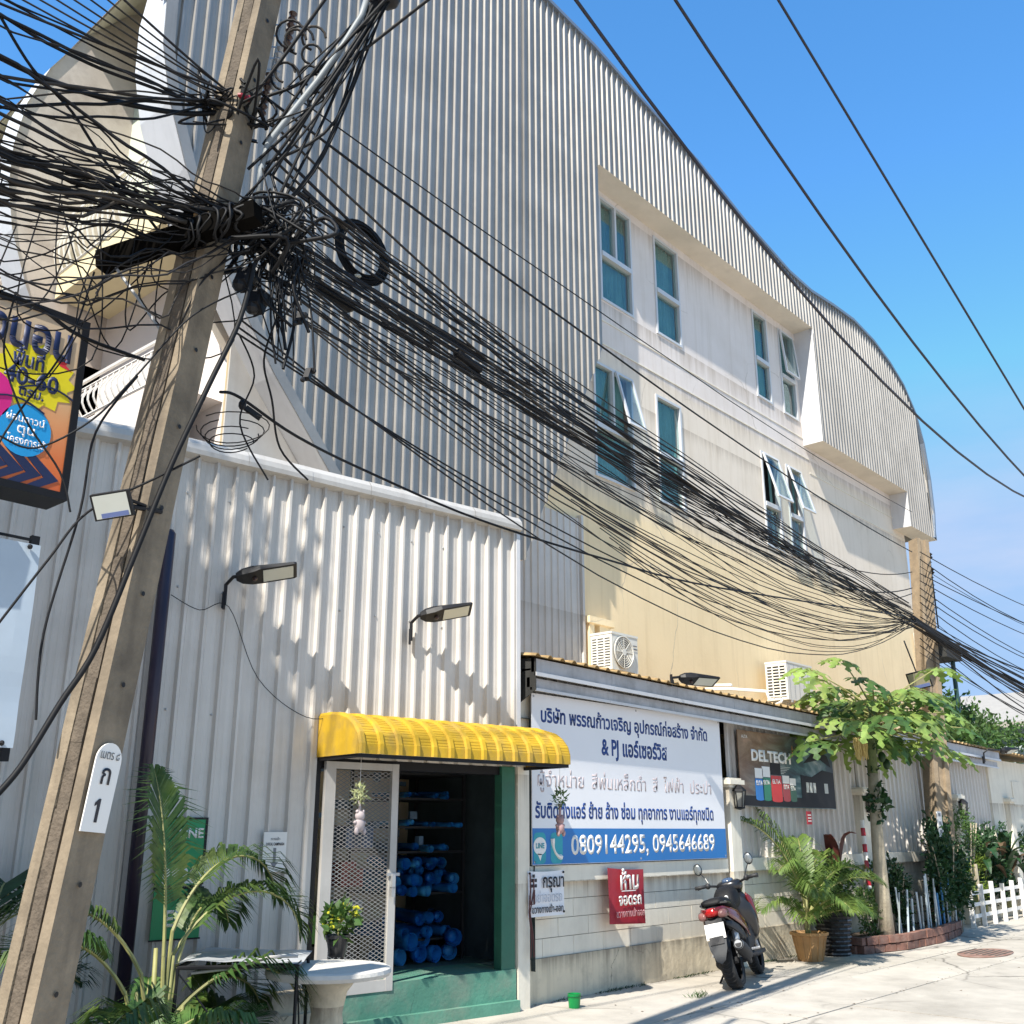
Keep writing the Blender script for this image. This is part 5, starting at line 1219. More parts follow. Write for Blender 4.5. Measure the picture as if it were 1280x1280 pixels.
mb = MB(); mb.ball(KU + V((-.02, -.12, -.02)), .022, 8, 5, (1.6, 1, .7)); mb.ball(KU + V((.02, -.11, .0)), .018, 8, 5)
tag(mb.build('red_clamp', mat('red_plastic', (.30, .015, .03), .5)), 'small red plastic clamp amid cables at the pole head', 'clamp')
# spare cable coil
cc_ = atY(453, 315, 4.5); t_ = thing('cable_coil', 'round coil of spare black cable hanging from the wires over cladding', 'cable coil', tuple(cc_))
random.seed(4)
ua = (V((.92, -.25, -.25))).normalized(); va = V((.05, 0, 1)).normalized()
for k in range(16):
    r1 = .165 + random.uniform(-.022, .022); oo = V((random.uniform(-.012, .012), random.uniform(-.02, .02), random.uniform(-.012, .012)))
    mb = MB(); mb.tube([cc_ + oo + ua * r1 * 1.0 * cos(2 * pi * j / 28) + va * r1 * 1.15 * sin(2 * pi * j / 28) for j in range(29)], .006, 5, cap=False); mb.build('turn', m_cable, t_, smooth=True)
for a in (.4, 2.6, 4.6):
    mb = MB(); c = cc_ + ua * .165 * cos(a) + va * .165 * 1.15 * sin(a); mb.ball(c, .026, 8, 5, (1, 1, .5)); mb.build('tie', m_panel, t_)

# ------------------------------------------------------------ lamps
def solar_lamp(name, label, P, out, arm_v, group, hgt=1.0):
    """P wall point; out = outward unit vector; head at the end of a bent arm"""
    t_ = thing(name, label, 'street lamp', tuple(P), group=group)
    a = P + out * .03; b = P + out * .03 + V((0, 0, .13)); c = P + out * .10 + V((.03, 0, .13 + .06 * hgt)); d = c + arm_v * .55
    mb = MB(); mb.beam(P + out * .012 + V((0, 0, -.07)), P + out * .012 + V((0, 0, .07)), .06, .02); mb.build('bracket', m_black, t_)
    mb = MB(); mb.tube([a + V((0, 0, -.04)), a, b if hgt > 0 else a + V((0, 0, .03)), c, d], .016, 7); mb.build('arm', m_black, t_)
    u_ = arm_v.normalized(); s_2 = u_.cross(V((0, 0, 1))).normalized(); n_ = s_2.cross(u_); q_r = Matrix.Rotation(R(-24), 3, u_); s_2 = q_r @ s_2; n_ = q_r @ n_
    def hp(x, y, z): return d + u_ * x + s_2 * y + n_ * z
    mb = MB()
    secs = [[hp(x, w_ * sx_, z_) for sx_, z_ in ((-1, -h), (-1, .3 * h), (-.8, h), (.8, h), (1, .3 * h), (1, -h))] for x, w_, h in ((-.08, .03, .02), (-.03, .065, .035), (.05, .085, .04), (.12, .10, .03), (.40, .10, .018), (.42, .095, .012))]
    mb.loft(secs); mb.build('head', m_black, t_)
    mb = MB(); mb.prism([hp(.14, -.078, -.032), hp(.39, -.078, -.021), hp(.39, .078, -.021), hp(.14, .078, -.032)], n_ * .004); mb.build('led_panel', m_panel, t_)
    mb = MB(); mb.ball(hp(.07, 0, -.045), .022, 8, 5); mb.build('sensor', m_porc, t_)
    return t_
for (px, py, lab) in ((276, 752, 'black solar street lamp on bent arm, left one on the shed wall'), (508, 797, 'black solar street lamp on bent arm, right one above the awning')):
    s__, z__ = s_of(px, py); P = LP(s__, .045, z__)
    solar_lamp('solar_lamp', lab, P, N1, V((.15, -.10, .035)), 'black solar lamps')
P = V((10.6, 6.78, eave_z(10.6) + .2)); solar_lamp('solar_lamp', 'black solar street lamp lying low on the tin roof edge above banner', P + V((-.1, 0, -.02)), V((0, -1, 0)), V((.14, -.08, -.01)), 'black solar lamps', -1.6)
P = V((21.4, 6.75, eave_z(21.4) - .1)); solar_lamp('solar_lamp', 'black solar lamp on white arm at the far roof edge', P, V((0, -1, 0)), V((.9, -.25, .02)), 'black solar lamps')
def flood(name, label, C, nrm, w_, h_, m_face, stay=None, roll=12):
    t_ = thing(name, label, 'floodlight', tuple(C)); nrm = V(nrm).normalized(); u_ = nrm.cross(Z1).normalized(); v_ = u_.cross(nrm); rr_ = Matrix.Rotation(R(roll), 3, nrm); u_ = rr_ @ u_; v_ = rr_ @ v_
    def fp(a, b, o_=0): return C + u_ * a * w_ + v_ * b * h_ + nrm * o_
    mb = MB(); mb.prism([fp(-.5, -.5, .02), fp(.5, -.5, .02), fp(.5, .5, .02), fp(-.5, .5, .02)], -nrm * .035); 
    for k in range(6): mb.prism([fp(-.42 + .16 * k, -.4, -.015), fp(-.40 + .16 * k, -.4, -.015), fp(-.40 + .16 * k, .4, -.015), fp(-.42 + .16 * k, .4, -.015)], -nrm * .02)
    mb.build('housing', m_black, t_)
    mb = MB(); mb.prism([fp(-.44, -.44, .024), fp(.44, -.44, .024), fp(.44, .44, .024), fp(-.44, .44, .024)], -nrm * .003); mb.build('panel_face', m_face, t_)
    mb = MB(); mb.prism([fp(-.4, -.43, .0262), fp(.3, -.43, .0262), fp(.3, -.25, .0262), fp(-.4, -.25, .0262)], -nrm * .0015); mb.build('sticker', mat('blue_sticker', (.12, .16, .35), .5), t_)
    if stay: mb = MB(); mb.tube([fp(0, 0, -.03), stay], .012, 6); mb.tube([fp(0, .4, -.03), stay], .008, 6); mb.build('bracket', m_black, t_)
    return t_
c = atD(141, 631, 4.75); flood('floodlight', 'small pale faced floodlight tied to the leaning pole', c, (CP - c) + V((0, 0, -1.0)) + RT * -1.2, .17, .12, m_panel, PP(3.05, 0, sc_ * .1))
c = atY(1149, 850, 6.4); flood('floodlight', 'square floodlight hanging low on the far concrete pole', c, (CP - c) + V((0, 0, -5)), .36, .3, mat('amber_panel', (.30, .27, .18), .3), c + V((.05, .2, .7)))
s1_ = s_of(282, 760); s2_ = s_of(378, 900); s3_ = s_of(210, 745)
wire([LP(s3_[0], .06, s3_[1]), LP((s3_[0] + s1_[0]) / 2, .06, s1_[1] - .06), LP(s1_[0], .06, s1_[1]), LP((s1_[0] * .6 + s2_[0] * .4), .06, (s1_[1] * .35 + s2_[1] * .65)), LP(s2_[0], .06, s2_[1] + .02), LP(s2_[0] + .35, .1, 2.57)], .0035, 'thin black lead hanging from the left solar lamp to the awning')
# wall lanterns
lant = None
for x_, lab in ((12.1, 'black cage wall lantern on the pillar between banner and dark poster'), (16.15, 'black cage wall lantern on the pillar left of the papaya trunk'), (20.3, 'black cage wall lantern on the far pillar right of the utility pole')):
    c = V((x_ + .02, YF - .18, 2.02))
    if lant is None:
        t_ = thing('wall_lantern', lab, 'lantern', tuple(c), group='black wall lanterns', local=True)
        mb = MB(); mb.lathe([(.02, .14), (.09, .08), (.095, .06)], (0, 0, 0), 6)
        for k in range(6): a = pi / 3 * k; mb.tube([(.085 * cos(a), .085 * sin(a), .06), (.06 * cos(a), .06 * sin(a), -.13)], .007, 5)
        mb.lathe([(.065, -.13), (.07, -.15), (.01, -.17)], (0, 0, 0), 6); mb.beam((0, .03, .1), (0, .07, .1), .03, .03); mb.build('cage', m_black, t_)
        mb = MB(); mb.lathe([(.05, -.125), (.074, .055)], (0, 0, 0), 6); mb.build('glass_shade', mat('lantern_glass', (.20, .20, .18), .15), t_)
        lant = t_
    else: dup(lant, c, label=lab)

# ------------------------------------------------------------ air conditioners
def ac_unit(label, x0, z0, w_, h_, d_, fan):
    y0 = YM - .16 - d_; t_ = thing('air_conditioner', label, 'air conditioner', (x0, y0, z0), group='outdoor air conditioner units')
    mb = MB(); mb.bx(x0, x0 + w_, y0, y0 + d_, z0, z0 + h_); mb.bx(x0 - .008, x0 + w_ + .008, y0 - .008, y0 + d_ + .005, z0 + h_ - .02, z0 + h_ + .012); mb.build('casing', m_acw, t_)
    mb = MB(); mb.bx(x0 - .004, x0 - .001, y0 + .04, y0 + d_ - .04, z0 + .06, z0 + h_ - .06); mb.build('grille_back', m_dark, t_)
    nsl = 11
    for k in range(nsl):
        mb = MB(); z_ = z0 + .06 + (h_ - .14) * k / (nsl - 1); mb.bx(x0 - .015, x0 - .0045, y0 + .03, y0 + d_ - .03, z_, z_ + .022); mb.build('louvre', m_acw, t_)
    for q in (.33, .66):
        mb = MB(); mb.bx(x0 - .018, x0 - .005, y0 + d_ * q - .01, y0 + d_ * q + .01, z0 + .05, z0 + h_ - .05); mb.build('grille_bar', m_acw, t_)
    if fan:
        cx, cz, r = x0 + w_ * .40, z0 + h_ * .5, h_ * .43
        mb = MB(); mb.prism(disc(cx, cz, r, r, y0 - .011, 28), (0, .002, 0)); mb.build('fan_recess', mat('fan_shadow', (.22, .21, .19), .7), t_)
        for k in range(5):
            a = 2 * pi * k / 5; mb = MB(); mb.prism([(cx + r * .15 * cos(a), y0 - .015, cz + r * .15 * sin(a)), (cx + r * .92 * cos(a + .1), y0 - .015, cz + r * .92 * sin(a + .1)), (cx + r * .9 * cos(a + .75), y0 - .02, cz + r * .9 * sin(a + .75)), (cx + r * .2 * cos(a + .9), y0 - .02, cz + r * .2 * sin(a + .9))][::-1], (0, .003, 0)); mb.build('fan_blade', mat('fan_grey', (.45, .44, .40), .5), t_)
        mb = MB()
        for rr in (1.0, .86, .72, .58, .44, .3): mb.tube([(cx + r * rr * cos(2 * pi * j / 26), y0 - .03, cz + r * rr * sin(2 * pi * j / 26)) for j in range(27)], .004 if rr < 1 else .010, 4, cap=False)
        for k in range(8): a = 2 * pi * k / 8; mb.tube([(cx, y0 - .032, cz), (cx + r * cos(a), y0 - .028, cz + r * sin(a))], .006, 4)
        mb.prism(disc(cx, cz, .05, .05, y0 - .036, 16), (0, .006, 0)); mb.build('fan_guard', m_acw, t_)
        mb = MB()
        for k in range(2): mb.bx(x0 + w_ * .80, x0 + w_ * .95, y0 - .011, y0 - .0085, z0 + h_ * (.72 - .09 * k), z0 + h_ * (.75 - .09 * k))
        mb.build('badge', mat('badge_grey', (.15, .15, .16), .5), t_)
    else:
        mb = MB()
        for k in range(5): mb.bx(x0 + w_ * (.08 + .18 * k), x0 + w_ * (.085 + .18 * k), y0 - .010, y0 - .0085, z0 + .03, z0 + h_ - .04)
        mb.build('panel_seam', mat('badge_grey', (.15, .15, .16), .5), t_)
        mb = MB(); mb.bx(x0 + w_ - .06, x0 + w_ + .03, y0 + .05, y0 + d_, z0 + .1, z0 + h_ - .08); mb.build('side_box', m_acw, t_)
    mb = MB()
    for q in (.12, .88): mb.bx(x0 + w_ * q - .02, x0 + w_ * q + .02, y0 - .02, YM - .003, z0 - .045, z0 - .003); mb.beam((x0 + w_ * q, y0 + .05, z0 - .05), (x0 + w_ * q, YM - .02, z0 - .3), .03, .03)
    mb.build('bracket', m_steel, t_)
    mb = MB(); mb.tube([(x0 - .02, y0 + .1, z0 + .02), (x0 - .1, y0 + .1, z0 - .05), (x0 - .12, YM - .03, z0 - .2), (x0 - .12, YM - .03, z0 - .7)], .022, 6); mb.build('refrigerant_pipe', m_white, t_)
a = atY(765.5, 836, 8.62); b = atY(797, 812, 8.62); h_ = atY(766, 790, 8.62).z - a.z
ac_unit('white air conditioner with round fan grille, mounted left above the banner', a.x, a.z, b.x - a.x, h_, .38, True)
a = atY(986, 874, 8.58); b = atY(1016, 858, 8.58); h_ = atY(986, 827, 8.58).z - a.z
ac_unit('plain white air conditioner without visible fan, mounted right near papaya', a.x, a.z, b.x - a.x, h_, .42, False)

# ------------------------------------------------------------ small street objects
# round concrete table
tcn = atZ(411, 1209, .66)
t_ = thing('round_table', 'round pale concrete pedestal table in front of the mesh door', 'table', (tcn.x, tcn.y, 0))
mb = MB(); mb.lathe([(.41, .60), (.435, .605), (.45, .63), (.445, .655), (.42, .665)], (tcn.x, tcn.y, 0), 36); mb.build('tabletop', mat('cast_stone', (.60, .57, .52), .8, 0, .12, 12, dirt=.4, dirtc=(.35, .32, .28), ds=6, bump=.3), t_, smooth=False)
mb = MB(); mb.lathe([(.24, 0), (.22, .06), (.13, .2), (.11, .36), (.14, .5), (.22, .598)], (tcn.x, tcn.y, 0), 24); mb.build('pedestal', m_plinth, t_, smooth=True)
def leaf_quad(mb, p, d, up_, L_, W_):
    d = d.normalized(); s_3 = d.cross(up_); s_3 = s_3.normalized() if s_3.length > 1e-5 else d.orthogonal().normalized(); n_ = s_3.cross(d)
    mb.add([p, p + d * L_ * .45 + s_3 * W_ / 2 + n_ * L_ * .05, p + d * L_ - n_ * L_ * .08, p + d * L_ * .45 - s_3 * W_ / 2 + n_ * L_ * .05], [(0, 1, 2, 3)])
def rv(s_=1): return V((random.gauss(0, 1), random.gauss(0, 1), random.gauss(0, 1))).normalized() * s_
def foliage(mb, c, rad, n, L_=.07, W_=.04, up_b=.3, clumps=0, shell=.5):
    c = V(c); cl = [V((random.uniform(-1, 1), random.uniform(-1, 1), random.uniform(-1, 1))) * .75 for _ in range(clumps)]
    for i in range(n):
        if cl: b_ = random.choice(cl) + rv(random.random() * .42)
        else: b_ = rv((shell + (1 - shell) * random.random()))
        p = c + V((b_.x * rad[0], b_.y * rad[1], b_.z * rad[2])); d = rv() + b_ * .7 + V((0, 0, up_b))
        leaf_quad(mb, p, d, rv(), L_ * random.uniform(.6, 1.3), W_ * random.uniform(.7, 1.2))
random.seed(12)
pb_ = atZ(421, 1197, .66)
t_ = thing('potted_flower', 'small yellow flowering plant in black pot on round concrete table', 'potted plant', (pb_.x, pb_.y, .666))
mb = MB(); mb.lathe([(.062, .666), (.088, .80), (.098, .80), (.098, .825), (.088, .825), (.084, .79), (.01, .79)], (pb_.x, pb_.y, 0), 20); mb.build('pot', m_blk, t_)
mb = MB(); foliage(mb, (pb_.x, pb_.y, .93), (.15, .15, .12), 130, .09, .06, .2); mb.build('foliage', m_leaf, t_, kind='stuff')
mb = MB(); foliage(mb, (pb_.x, pb_.y, .96), (.15, .15, .13), 90, .035, .035, .5, clumps=9); mb.build('blossom', mat('yellow_petal', (.62, .60, .04), .6, 0, .2, 9, trans=.3), t_, kind='stuff')
mb = MB(); mb.tube([(pb_.x, pb_.y, .79), (pb_.x + .01, pb_.y, .95)], .01, 5); mb.build('stem', m_stalk, t_)
# wire table
tz = .74; q = [atZ(222, 1206, tz), atZ(372, 1203, tz), atZ(386, 1190, tz), atZ(262, 1186, tz)]
t_ = thing('wire_table', 'black wire frame side table with warped pale sheet top beside palm', 'table', (q[0].x, q[0].y, 0))
mb = MB()
for i in range(4):
    mb.tube([q[i] - V((0, 0, .02)), q[(i + 1) % 4] - V((0, 0, .02))], .014, 6); mb.tube([q[i] - V((0, 0, .02)), V((q[i].x, q[i].y, 0))], .013, 6)
for i in (0, 1, 3): mb.tube([q[i] - V((0, 0, .04)), V(((q[i].x * .4 + q[(i + 1) % 4].x * .6), (q[i].y * .4 + q[(i + 1) % 4].y * .6), .15))], .006, 5)
mb.build('frame', m_black, t_)
mb = MB(); n_ = 10
for i in range(n_):
    for k in range(4):
        def tpt(i, k):
            a, b = i / n_, k / 4; p = (q[0] * (1 - a) + q[1] * a) * (1 - b) + (q[3] * (1 - a) + q[2] * a) * b
            c_ = (q[0] + q[2]) / 2; return c_ + (p - c_) * 1.06 + V((0, 0, .006 + .018 * sin(a * 5) * (1 - b) + .02 * noise.noise(V((a * 4, b * 3, 0)))))
        mb.quad(tpt(i, k), tpt(i + 1, k), tpt(i + 1, k + 1), tpt(i, k + 1))
mb.build('sheet_top', mat('plastic_sheet', (.50, .51, .52), .35, 0, .15, 6, dirt=.4, dirtc=(.25, .22, .2), ds=8), t_)
mb = MB(); a = q[0] + V((.1, -.02, -.06)); mb.tube([a, a + (q[1] - q[0]) * .3 + V((0, -.05, .03)), q[1] * .75 + q[0] * .25 + V((0, -.03, .04)), q[1] + V((0, 0, .04))], .010, 6); mb.build('loose_rod', m_flash, t_)
sc2 = atZ(314, 1268, .33); t_ = thing('concrete_stool', 'low weathered concrete stump stool under the wire table', 'stool', (sc2.x, sc2.y, 0))
mb = MB(); mb.lathe([(.15, 0), (.17, .1), (.17, .25), (.20, .27), (.205, .32), (.19, .335), (.01, .335)], (sc2.x, sc2.y, 0), 22); mb.build('stool_body', mat('stump', (.45, .43, .39), .9, 0, .2, 10, dirt=.6, dirtc=(.12, .11, .1), ds=8, bump=.6), t_)
sb = LP(-2.55, .25, 0); mb = MB(); mb.box(sb + V((0, 0, .13)), (.5, .28, .26), R(-8)); mb.box(sb + V((.05, .03, .33)), (.34, .2, .14), R(-12)); tag(mb.build('concrete_block', m_plinth), 'broken beige concrete blocks piled by the door step', 'block')
# leaning dark tube near the palm
a = atZ(190, 1300, 0); b = atD(221, 1136, hypot(a.x, a.y) + .12); mb = MB(); mb.tube([a, b, b + V((.01, 0, .05))], [.022, .022, .028], 8); tag(mb.build('leaning_tube', mat('dark_purple_pipe', (.02, .012, .03))), 'dark tube leaning among palm fronds in front of the drain pipe', 'pipe')
# green cup
gp = atZ(718, 1260, 0); t_ = thing('green_cup', 'small green plastic cup on the ground by the wall plinth', 'cup', (gp.x, gp.y, 0))
mb = MB(); mb.lathe([(.052, .001), (.062, .12), (.065, .125), (.058, .125), (.05, .012)], (gp.x, gp.y, 0), 20); mb.build('cup_body', mat('cup_green', (.0, .22, .05), .4), t_); mb = MB(); mb.lathe([(.0635, .095), (.066, .1), (.0655, .105)], (gp.x, gp.y, 0), 20); mb.build('rim_band', mat('cup_green_d', (.0, .12, .03), .4), t_)
# wire with plugs on the gate post
mb = MB(); 
for dx in (0, .05): mb.tube([(7.99 + dx, 6.86, 1.2 - dx), (7.985 + dx, 6.85, 1.05), (7.96 + dx * .3, 6.85, .85), (8.0 + dx * .5, 6.85, .6), (7.98 + dx, 6.85, .45)], .007, 5)
mb.tube([(7.99, 6.86, 1.0), (7.99, 6.86, .92), (8.05, 6.86, .92), (8.05, 6.86, 1.05)], .010, 6)
tag(mb.build('hook_cord', mat('dark_red_cord', (.10, .03, .03), .6)), 'looped dark red cord hanging on cream post beside white notice', 'cord')
# hanging ornaments
def onplane(px, py, o_):
    d = ray(px, py); P0 = LP(0, o_, 0); t = N1.dot(P0 - CP) / N1.dot(d); return CP + d * t
def ornament(label, px, pys, o_, cols, zt):
    p = onplane(px, pys[0], o_); t_ = thing('hanging_ornament', label, 'ornament', tuple(p), group='hanging ornaments under the awning')
    mb = MB(); mb.tube([V((p.x, p.y, zt)), p], .002, 4); mb.build('string', m_white, t_)
    mb = MB(); foliage(mb, p + V((0, 0, -.05)), (.06, .06, .09), 90, .05, .018, .5); mb.build('foliage', mat(cols[0] + '_leaf', {'pale': (.45, .48, .25), 'green': (.12, .2, .06)}[cols[0]], .6, trans=.3), t_, kind='stuff')
    q_ = onplane(px, pys[1], o_)
    mc = mat(cols[1] + '_plush', {'grey': (.42, .36, .36), 'pink': (.42, .26, .25)}[cols[1]], .9)
    mb = MB(); mb.ball(q_, .042, 10, 7); mb.ball(q_ + V((-.03, 0, .035)), .016, 6, 5); mb.ball(q_ + V((.03, 0, .035)), .016, 6, 5); mb.ball(q_ - V((0, 0, .07)), .048, 10, 7, (1, .8, 1.2)); mb.ball(q_ + V((-.04, -.01, -.12)), .02, 8, 5, (1, 1, 1.6)); mb.ball(q_ + V((.04, -.01, -.12)), .02, 8, 5, (1, 1, 1.6)); mb.ball(q_ + V((-.05, 0, -.05)), .015, 8, 5); mb.ball(q_ + V((.05, 0, -.05)), .015, 8, 5); mb.build('soft_toy', mc, t_, smooth=True)
    mb = MB(); mb.tube([p + V((0, 0, -.1)), q_ + V((0, 0, .04))], .012, 6); mb.build('stem_bundle', mc, t_)
ornament('pale dried flower ornament with grey soft toy hanging by the mesh door', 450, (985, 1020), .45, ('pale', 'grey'), 2.2)
ornament('green flower ornament with pink soft toy hanging at the right awning end', 700, (992, 1025), .45, ('green', 'pink'), 2.2)

# ------------------------------------------------------------ palms
def frond(mb, base, az, L_, el, droop, ll=.3, nl=26, tw=0, w_=.022, stalk=.25):
    """returns rachis points; leaflets are thin folded blades"""
    pts = []; p = V(base); a = el; seg = L_ / 16
    for i in range(17):
        pts.append(p.copy()); d = V((cos(az) * cos(a), sin(az) * cos(a), sin(a))); p = p + d * seg; a -= droop / 16 * (0.4 + 1.2 * i / 16)
    mb.mi = 1; mb.tube(pts, [.012 * (1 - i / 20) + .002 for i in range(17)], 5); mb.mi = 0
    for k in range(nl):
        f_ = stalk + (1 - stalk) * (k + .5) / nl; x_ = f_ * 16; i = min(int(x_), 15); q_ = pts[i] + (pts[i + 1] - pts[i]) * (x_ - i); t_ = (pts[i + 1] - pts[i]).normalized()
        side = t_.cross(Z1); side = side.normalized() if side.length > .01 else V((1, 0, 0)); upv = side.cross(t_)
        g_ = (f_ - stalk) / (1 - stalk); lf = ll * (sin(pi * min(1, g_ * .85 + .12)) ** .7) * random.uniform(.85, 1.1)
        for sg_ in (-1, 1):
            d = (t_ * (.55 + .8 * g_) + side * sg_ * (1.1 - .5 * g_) + upv * (.35 + random.uniform(-.12, .12))).normalized()
            m1 = q_ + d * lf * .55; d2 = (d + V((0, 0, -.8 - .5 * random.random()))).normalized(); m2 = m1 + d2 * lf * .5
            wv_ = d.cross(upv).normalized() * w_ / 2
            mb.add([q_ - wv_ * .4, q_ + wv_ * .4, m1 + wv_, m1 - wv_, m2], [(0, 1, 2, 3), (3, 2, 4)])
    return pts
def palm(name, label, base, specs, mats_, stems=(), pot=None, ll=.3, nl=28):
    t_ = thing(name, label, 'palm', tuple(base))
    for (dx, dy, z0, az, L_, el, dr) in specs:
        mb = MB()
        if z0 > .12:
            mb.mi = 1; b0 = V(base) + V((dx * .4, dy * .4, .0)); b1 = V(base) + V((dx, dy, z0 + .01)); mb.tube([b0, (b0 + b1) / 2 + V((-.02 * cos(R(az)), -.02 * sin(R(az)), 0)), b1], [.022, .017, .012], 6); mb.mi = 0
        frond(mb, V(base) + V((dx, dy, z0)), R(az), L_, R(el), R(dr), ll, nl); mb.build('frond', mats_, t_)
    for (x0, y0, x1, y1, h, r) in stems:
        mb = MB(); b_ = V(base); mb.tube([b_ + V((x0, y0, 0)), b_ + V(((x0 + x1) / 2, (y0 + y1) / 2, h * .5)), b_ + V((x1, y1, h))], [r * 1.2, r, r * .7], 7); mb.build('stem', m_stalk, t_, smooth=True)
    return t_
random.seed(17)
PBs = LP(-3.75, .85, 0)
m_palm4 = [mat('palm_dark', (.05, .11, .022), .45, 0, .45, 8, dirt=.6, dirtc=(.26, .25, .05), ds=4, trans=.3), m_stalk]; m_palm = [m_leafd, m_stalk]; m_palm2 = [m_leaf, m_stalk]; m_palm3 = [m_leafy, m_stalk]
pA = palm('areca_palm', 'large green areca palm arching in front of the shed and green posters', PBs,
    [(.0, .0, .95, 8, 1.3, 66, 165), (.05, .05, .8, -8, 1.25, 56, 150), (-.05, 0, .8, 100, 1.25, 86, 25), (.05, -.05, .45, -25, 1.0, 48, 135), (.02, .0, .4, 15, 1.05, 36, 105), (-.2, 0, .7, 165, 1.2, 60, 130), (-.3, 0, .6, 188, 1.1, 52, 115),
     (-.1, -.1, .3, 215, .8, 45, 95), (0, -.1, .2, -60, .7, 48, 90), (.1, 0, .2, 25, .85, 40, 95), (.05, 0, .7, 30, 1.0, 70, 150)], m_palm4,
    [(0, 0, .02, 0, .8, .022), (.05, .05, .1, .05, .7, .018), (-.06, .02, -.08, .05, .85, .02), (-.15, -.02, -.22, 0, .6, .016), (.04, -.06, .08, -.08, .5, .016)], ll=.42, nl=52)
pB = palm('areca_palm', 'smaller yellow green palm clump low between the leaning pole and shed', LP(-4.0, 1.15, 0),
    [(0, 0, .1, 60, .8, 70, 70), (0, 0, .1, 100, .7, 60, 80), (.05, 0, .2, 10, .7, 48, 95), (0, 0, .1, -20, .65, 40, 85), (0, 0, .15, 160, .7, 55, 100)], m_palm2, [(0, 0, .02, 0, .3, .02)], ll=.28, nl=30)
pC = palm('areca_palm', 'dark palm fronds at the far left behind the leaning pole', LP(-4.9, .8, 0), [(0, 0, .9, 170, 1.1, 60, 110), (0, 0, .8, 150, 1.2, 50, 100), (0, 0, .85, 60, 1.0, 60, 110), (0, 0, .6, 200, 1.1, 50, 90), (0, 0, .5, 120, .9, 70, 80), (.1, 0, .4, 20, .8, 50, 90)], m_palm, [(0, 0, 0, 0, 1.0, .02), (.08, .02, .1, .02, .9, .015)], ll=.4, nl=40)
# potted palm by the wall
pp_b = V((13.25, 6.62, 0)); t_ = palm('potted_palm', 'feathery green palm in clay coloured pot beneath the dark poster', pp_b,
    [(0, 0, .5, 150, 1.75, 80, 85), (0, 0, .5, 125, 1.7, 84, 60), (0, 0, .5, 30, 1.6, 78, 100), (0, 0, .5, 10, 1.55, 68, 105), (0, 0, .5, -20, 1.4, 62, 105), (0, 0, .5, 190, 1.4, 66, 105), (0, 0, .5, 215, 1.2, 55, 105), (0, 0, .5, -60, 1.2, 60, 105),
     (0, 0, .45, 240, 1.1, 45, 95), (0, 0, .45, 270, .95, 45, 100), (0, 0, .45, -35, 1.0, 38, 80), (0, 0, .45, 170, 1.0, 40, 80), (0, 0, .5, 60, 1.3, 80, 70), (0, 0, .45, 300, .8, 30, 60), (0, 0, .45, 205, .8, 28, 60), (0, 0, .45, 0, 1.25, 50, 90)], [mat('palm_mid', (.12, .20, .04), .5, 0, .4, 8, dirt=.5, dirtc=(.28, .26, .07), ds=4, trans=.35), m_stalk],
    [(0, 0, .04, .02, .8, .02), (.05, .03, .1, .03, .75, .018), (-.05, 0, -.09, 0, .8, .018)], ll=.42, nl=40)
mb = MB(); mb.lathe([(.15, 0), (.21, .30), (.245, .31), (.245, .345), (.225, .345), (.20, .29), (.01, .29)], tuple(pp_b), 12)
for k in range(12): a = 2 * pi * k / 12; mb.tube([pp_b + V((.152 * cos(a), .152 * sin(a), .01)), pp_b + V((.212 * cos(a), .212 * sin(a), .3))], .01, 4)
mb.build('pot', m_terra, t_)
# woven black pot with shrub
wb = V((14.05, 6.66, 0)); t_ = thing('basket_shrub', 'dark leafy shrub in tall black woven basket pot', 'shrub', tuple(wb))
mb = MB(); mb.lathe([(.19, 0), (.24, .50), (.255, .51), (.255, .55), (.23, .55), (.21, .46), (.01, .46)], tuple(wb), 18)
mb.build('pot', m_black, t_)
mb = MB()
for k in range(9): z_ = .03 + k * .052; r = .193 + .05 * z_ / .5; mb.tube([wb + V((r * cos(2 * pi * j / 24) * (1.03 if (j + k) % 2 else .99), r * sin(2 * pi * j / 24) * (1.03 if (j + k) % 2 else .99), z_)) for j in range(25)], .014, 4, cap=False)
mb.build('weave', m_blk, t_)
random.seed(8)
mb = MB(); foliage(mb, wb + V((0, 0, .85)), (.42, .30, .42), 1500, .07, .04, .3, clumps=26); mb.build('foliage', m_leaf, t_, kind='stuff')
mb = MB()
for k in range(7): a = k; mb.tube([wb + V((0, 0, .46)), wb + V((.1 * cos(a), .1 * sin(a), .7)), wb + V((.28 * cos(a), .2 * sin(a), 1.05))], .008, 5)
mb.build('stem', m_bark, t_)
# papaya
random.seed(31)
pbse = V((15.12, 6.38, 0)); ptop = V((15.52, 6.38, 3.45))
t_ = thing('papaya_tree', 'papaya tree with pale trunk and spreading lobed yellow green leaves', 'tree', tuple(pbse))
tp_ = [pbse, pbse + V((.0, 0, .8)), pbse + V((.03, 0, 1.6)), pbse + V((.09, 0, 2.4)), pbse + V((.16, 0, 3.1)), ptop]
mb = MB(); mb.tube(tp_[:4], [.125, .10, .085, .075], 12); mb.build('trunk', m_bark, t_, smooth=True)
mb = MB(); mb.tube(tp_[3:], [.075, .065, .035], 10); mb.build('upper_trunk', mat('green_bark', (.10, .13, .05), .8, 0, .3, 12, bump=.5), t_, smooth=True)
mb = MB()
for k in range(40):
    z_ = random.uniform(1.75, 2.9); a = random.uniform(0, 6.28); q_ = pbse + V((.12 * z_ / 3 + .07 * cos(a), .07 * sin(a), z_)); mb.tube([q_, q_ + V((.05 * cos(a), .05 * sin(a), .03))], .012, 5)
mb.build('leaf_scar', m_leafd, t_)
random.seed(44)
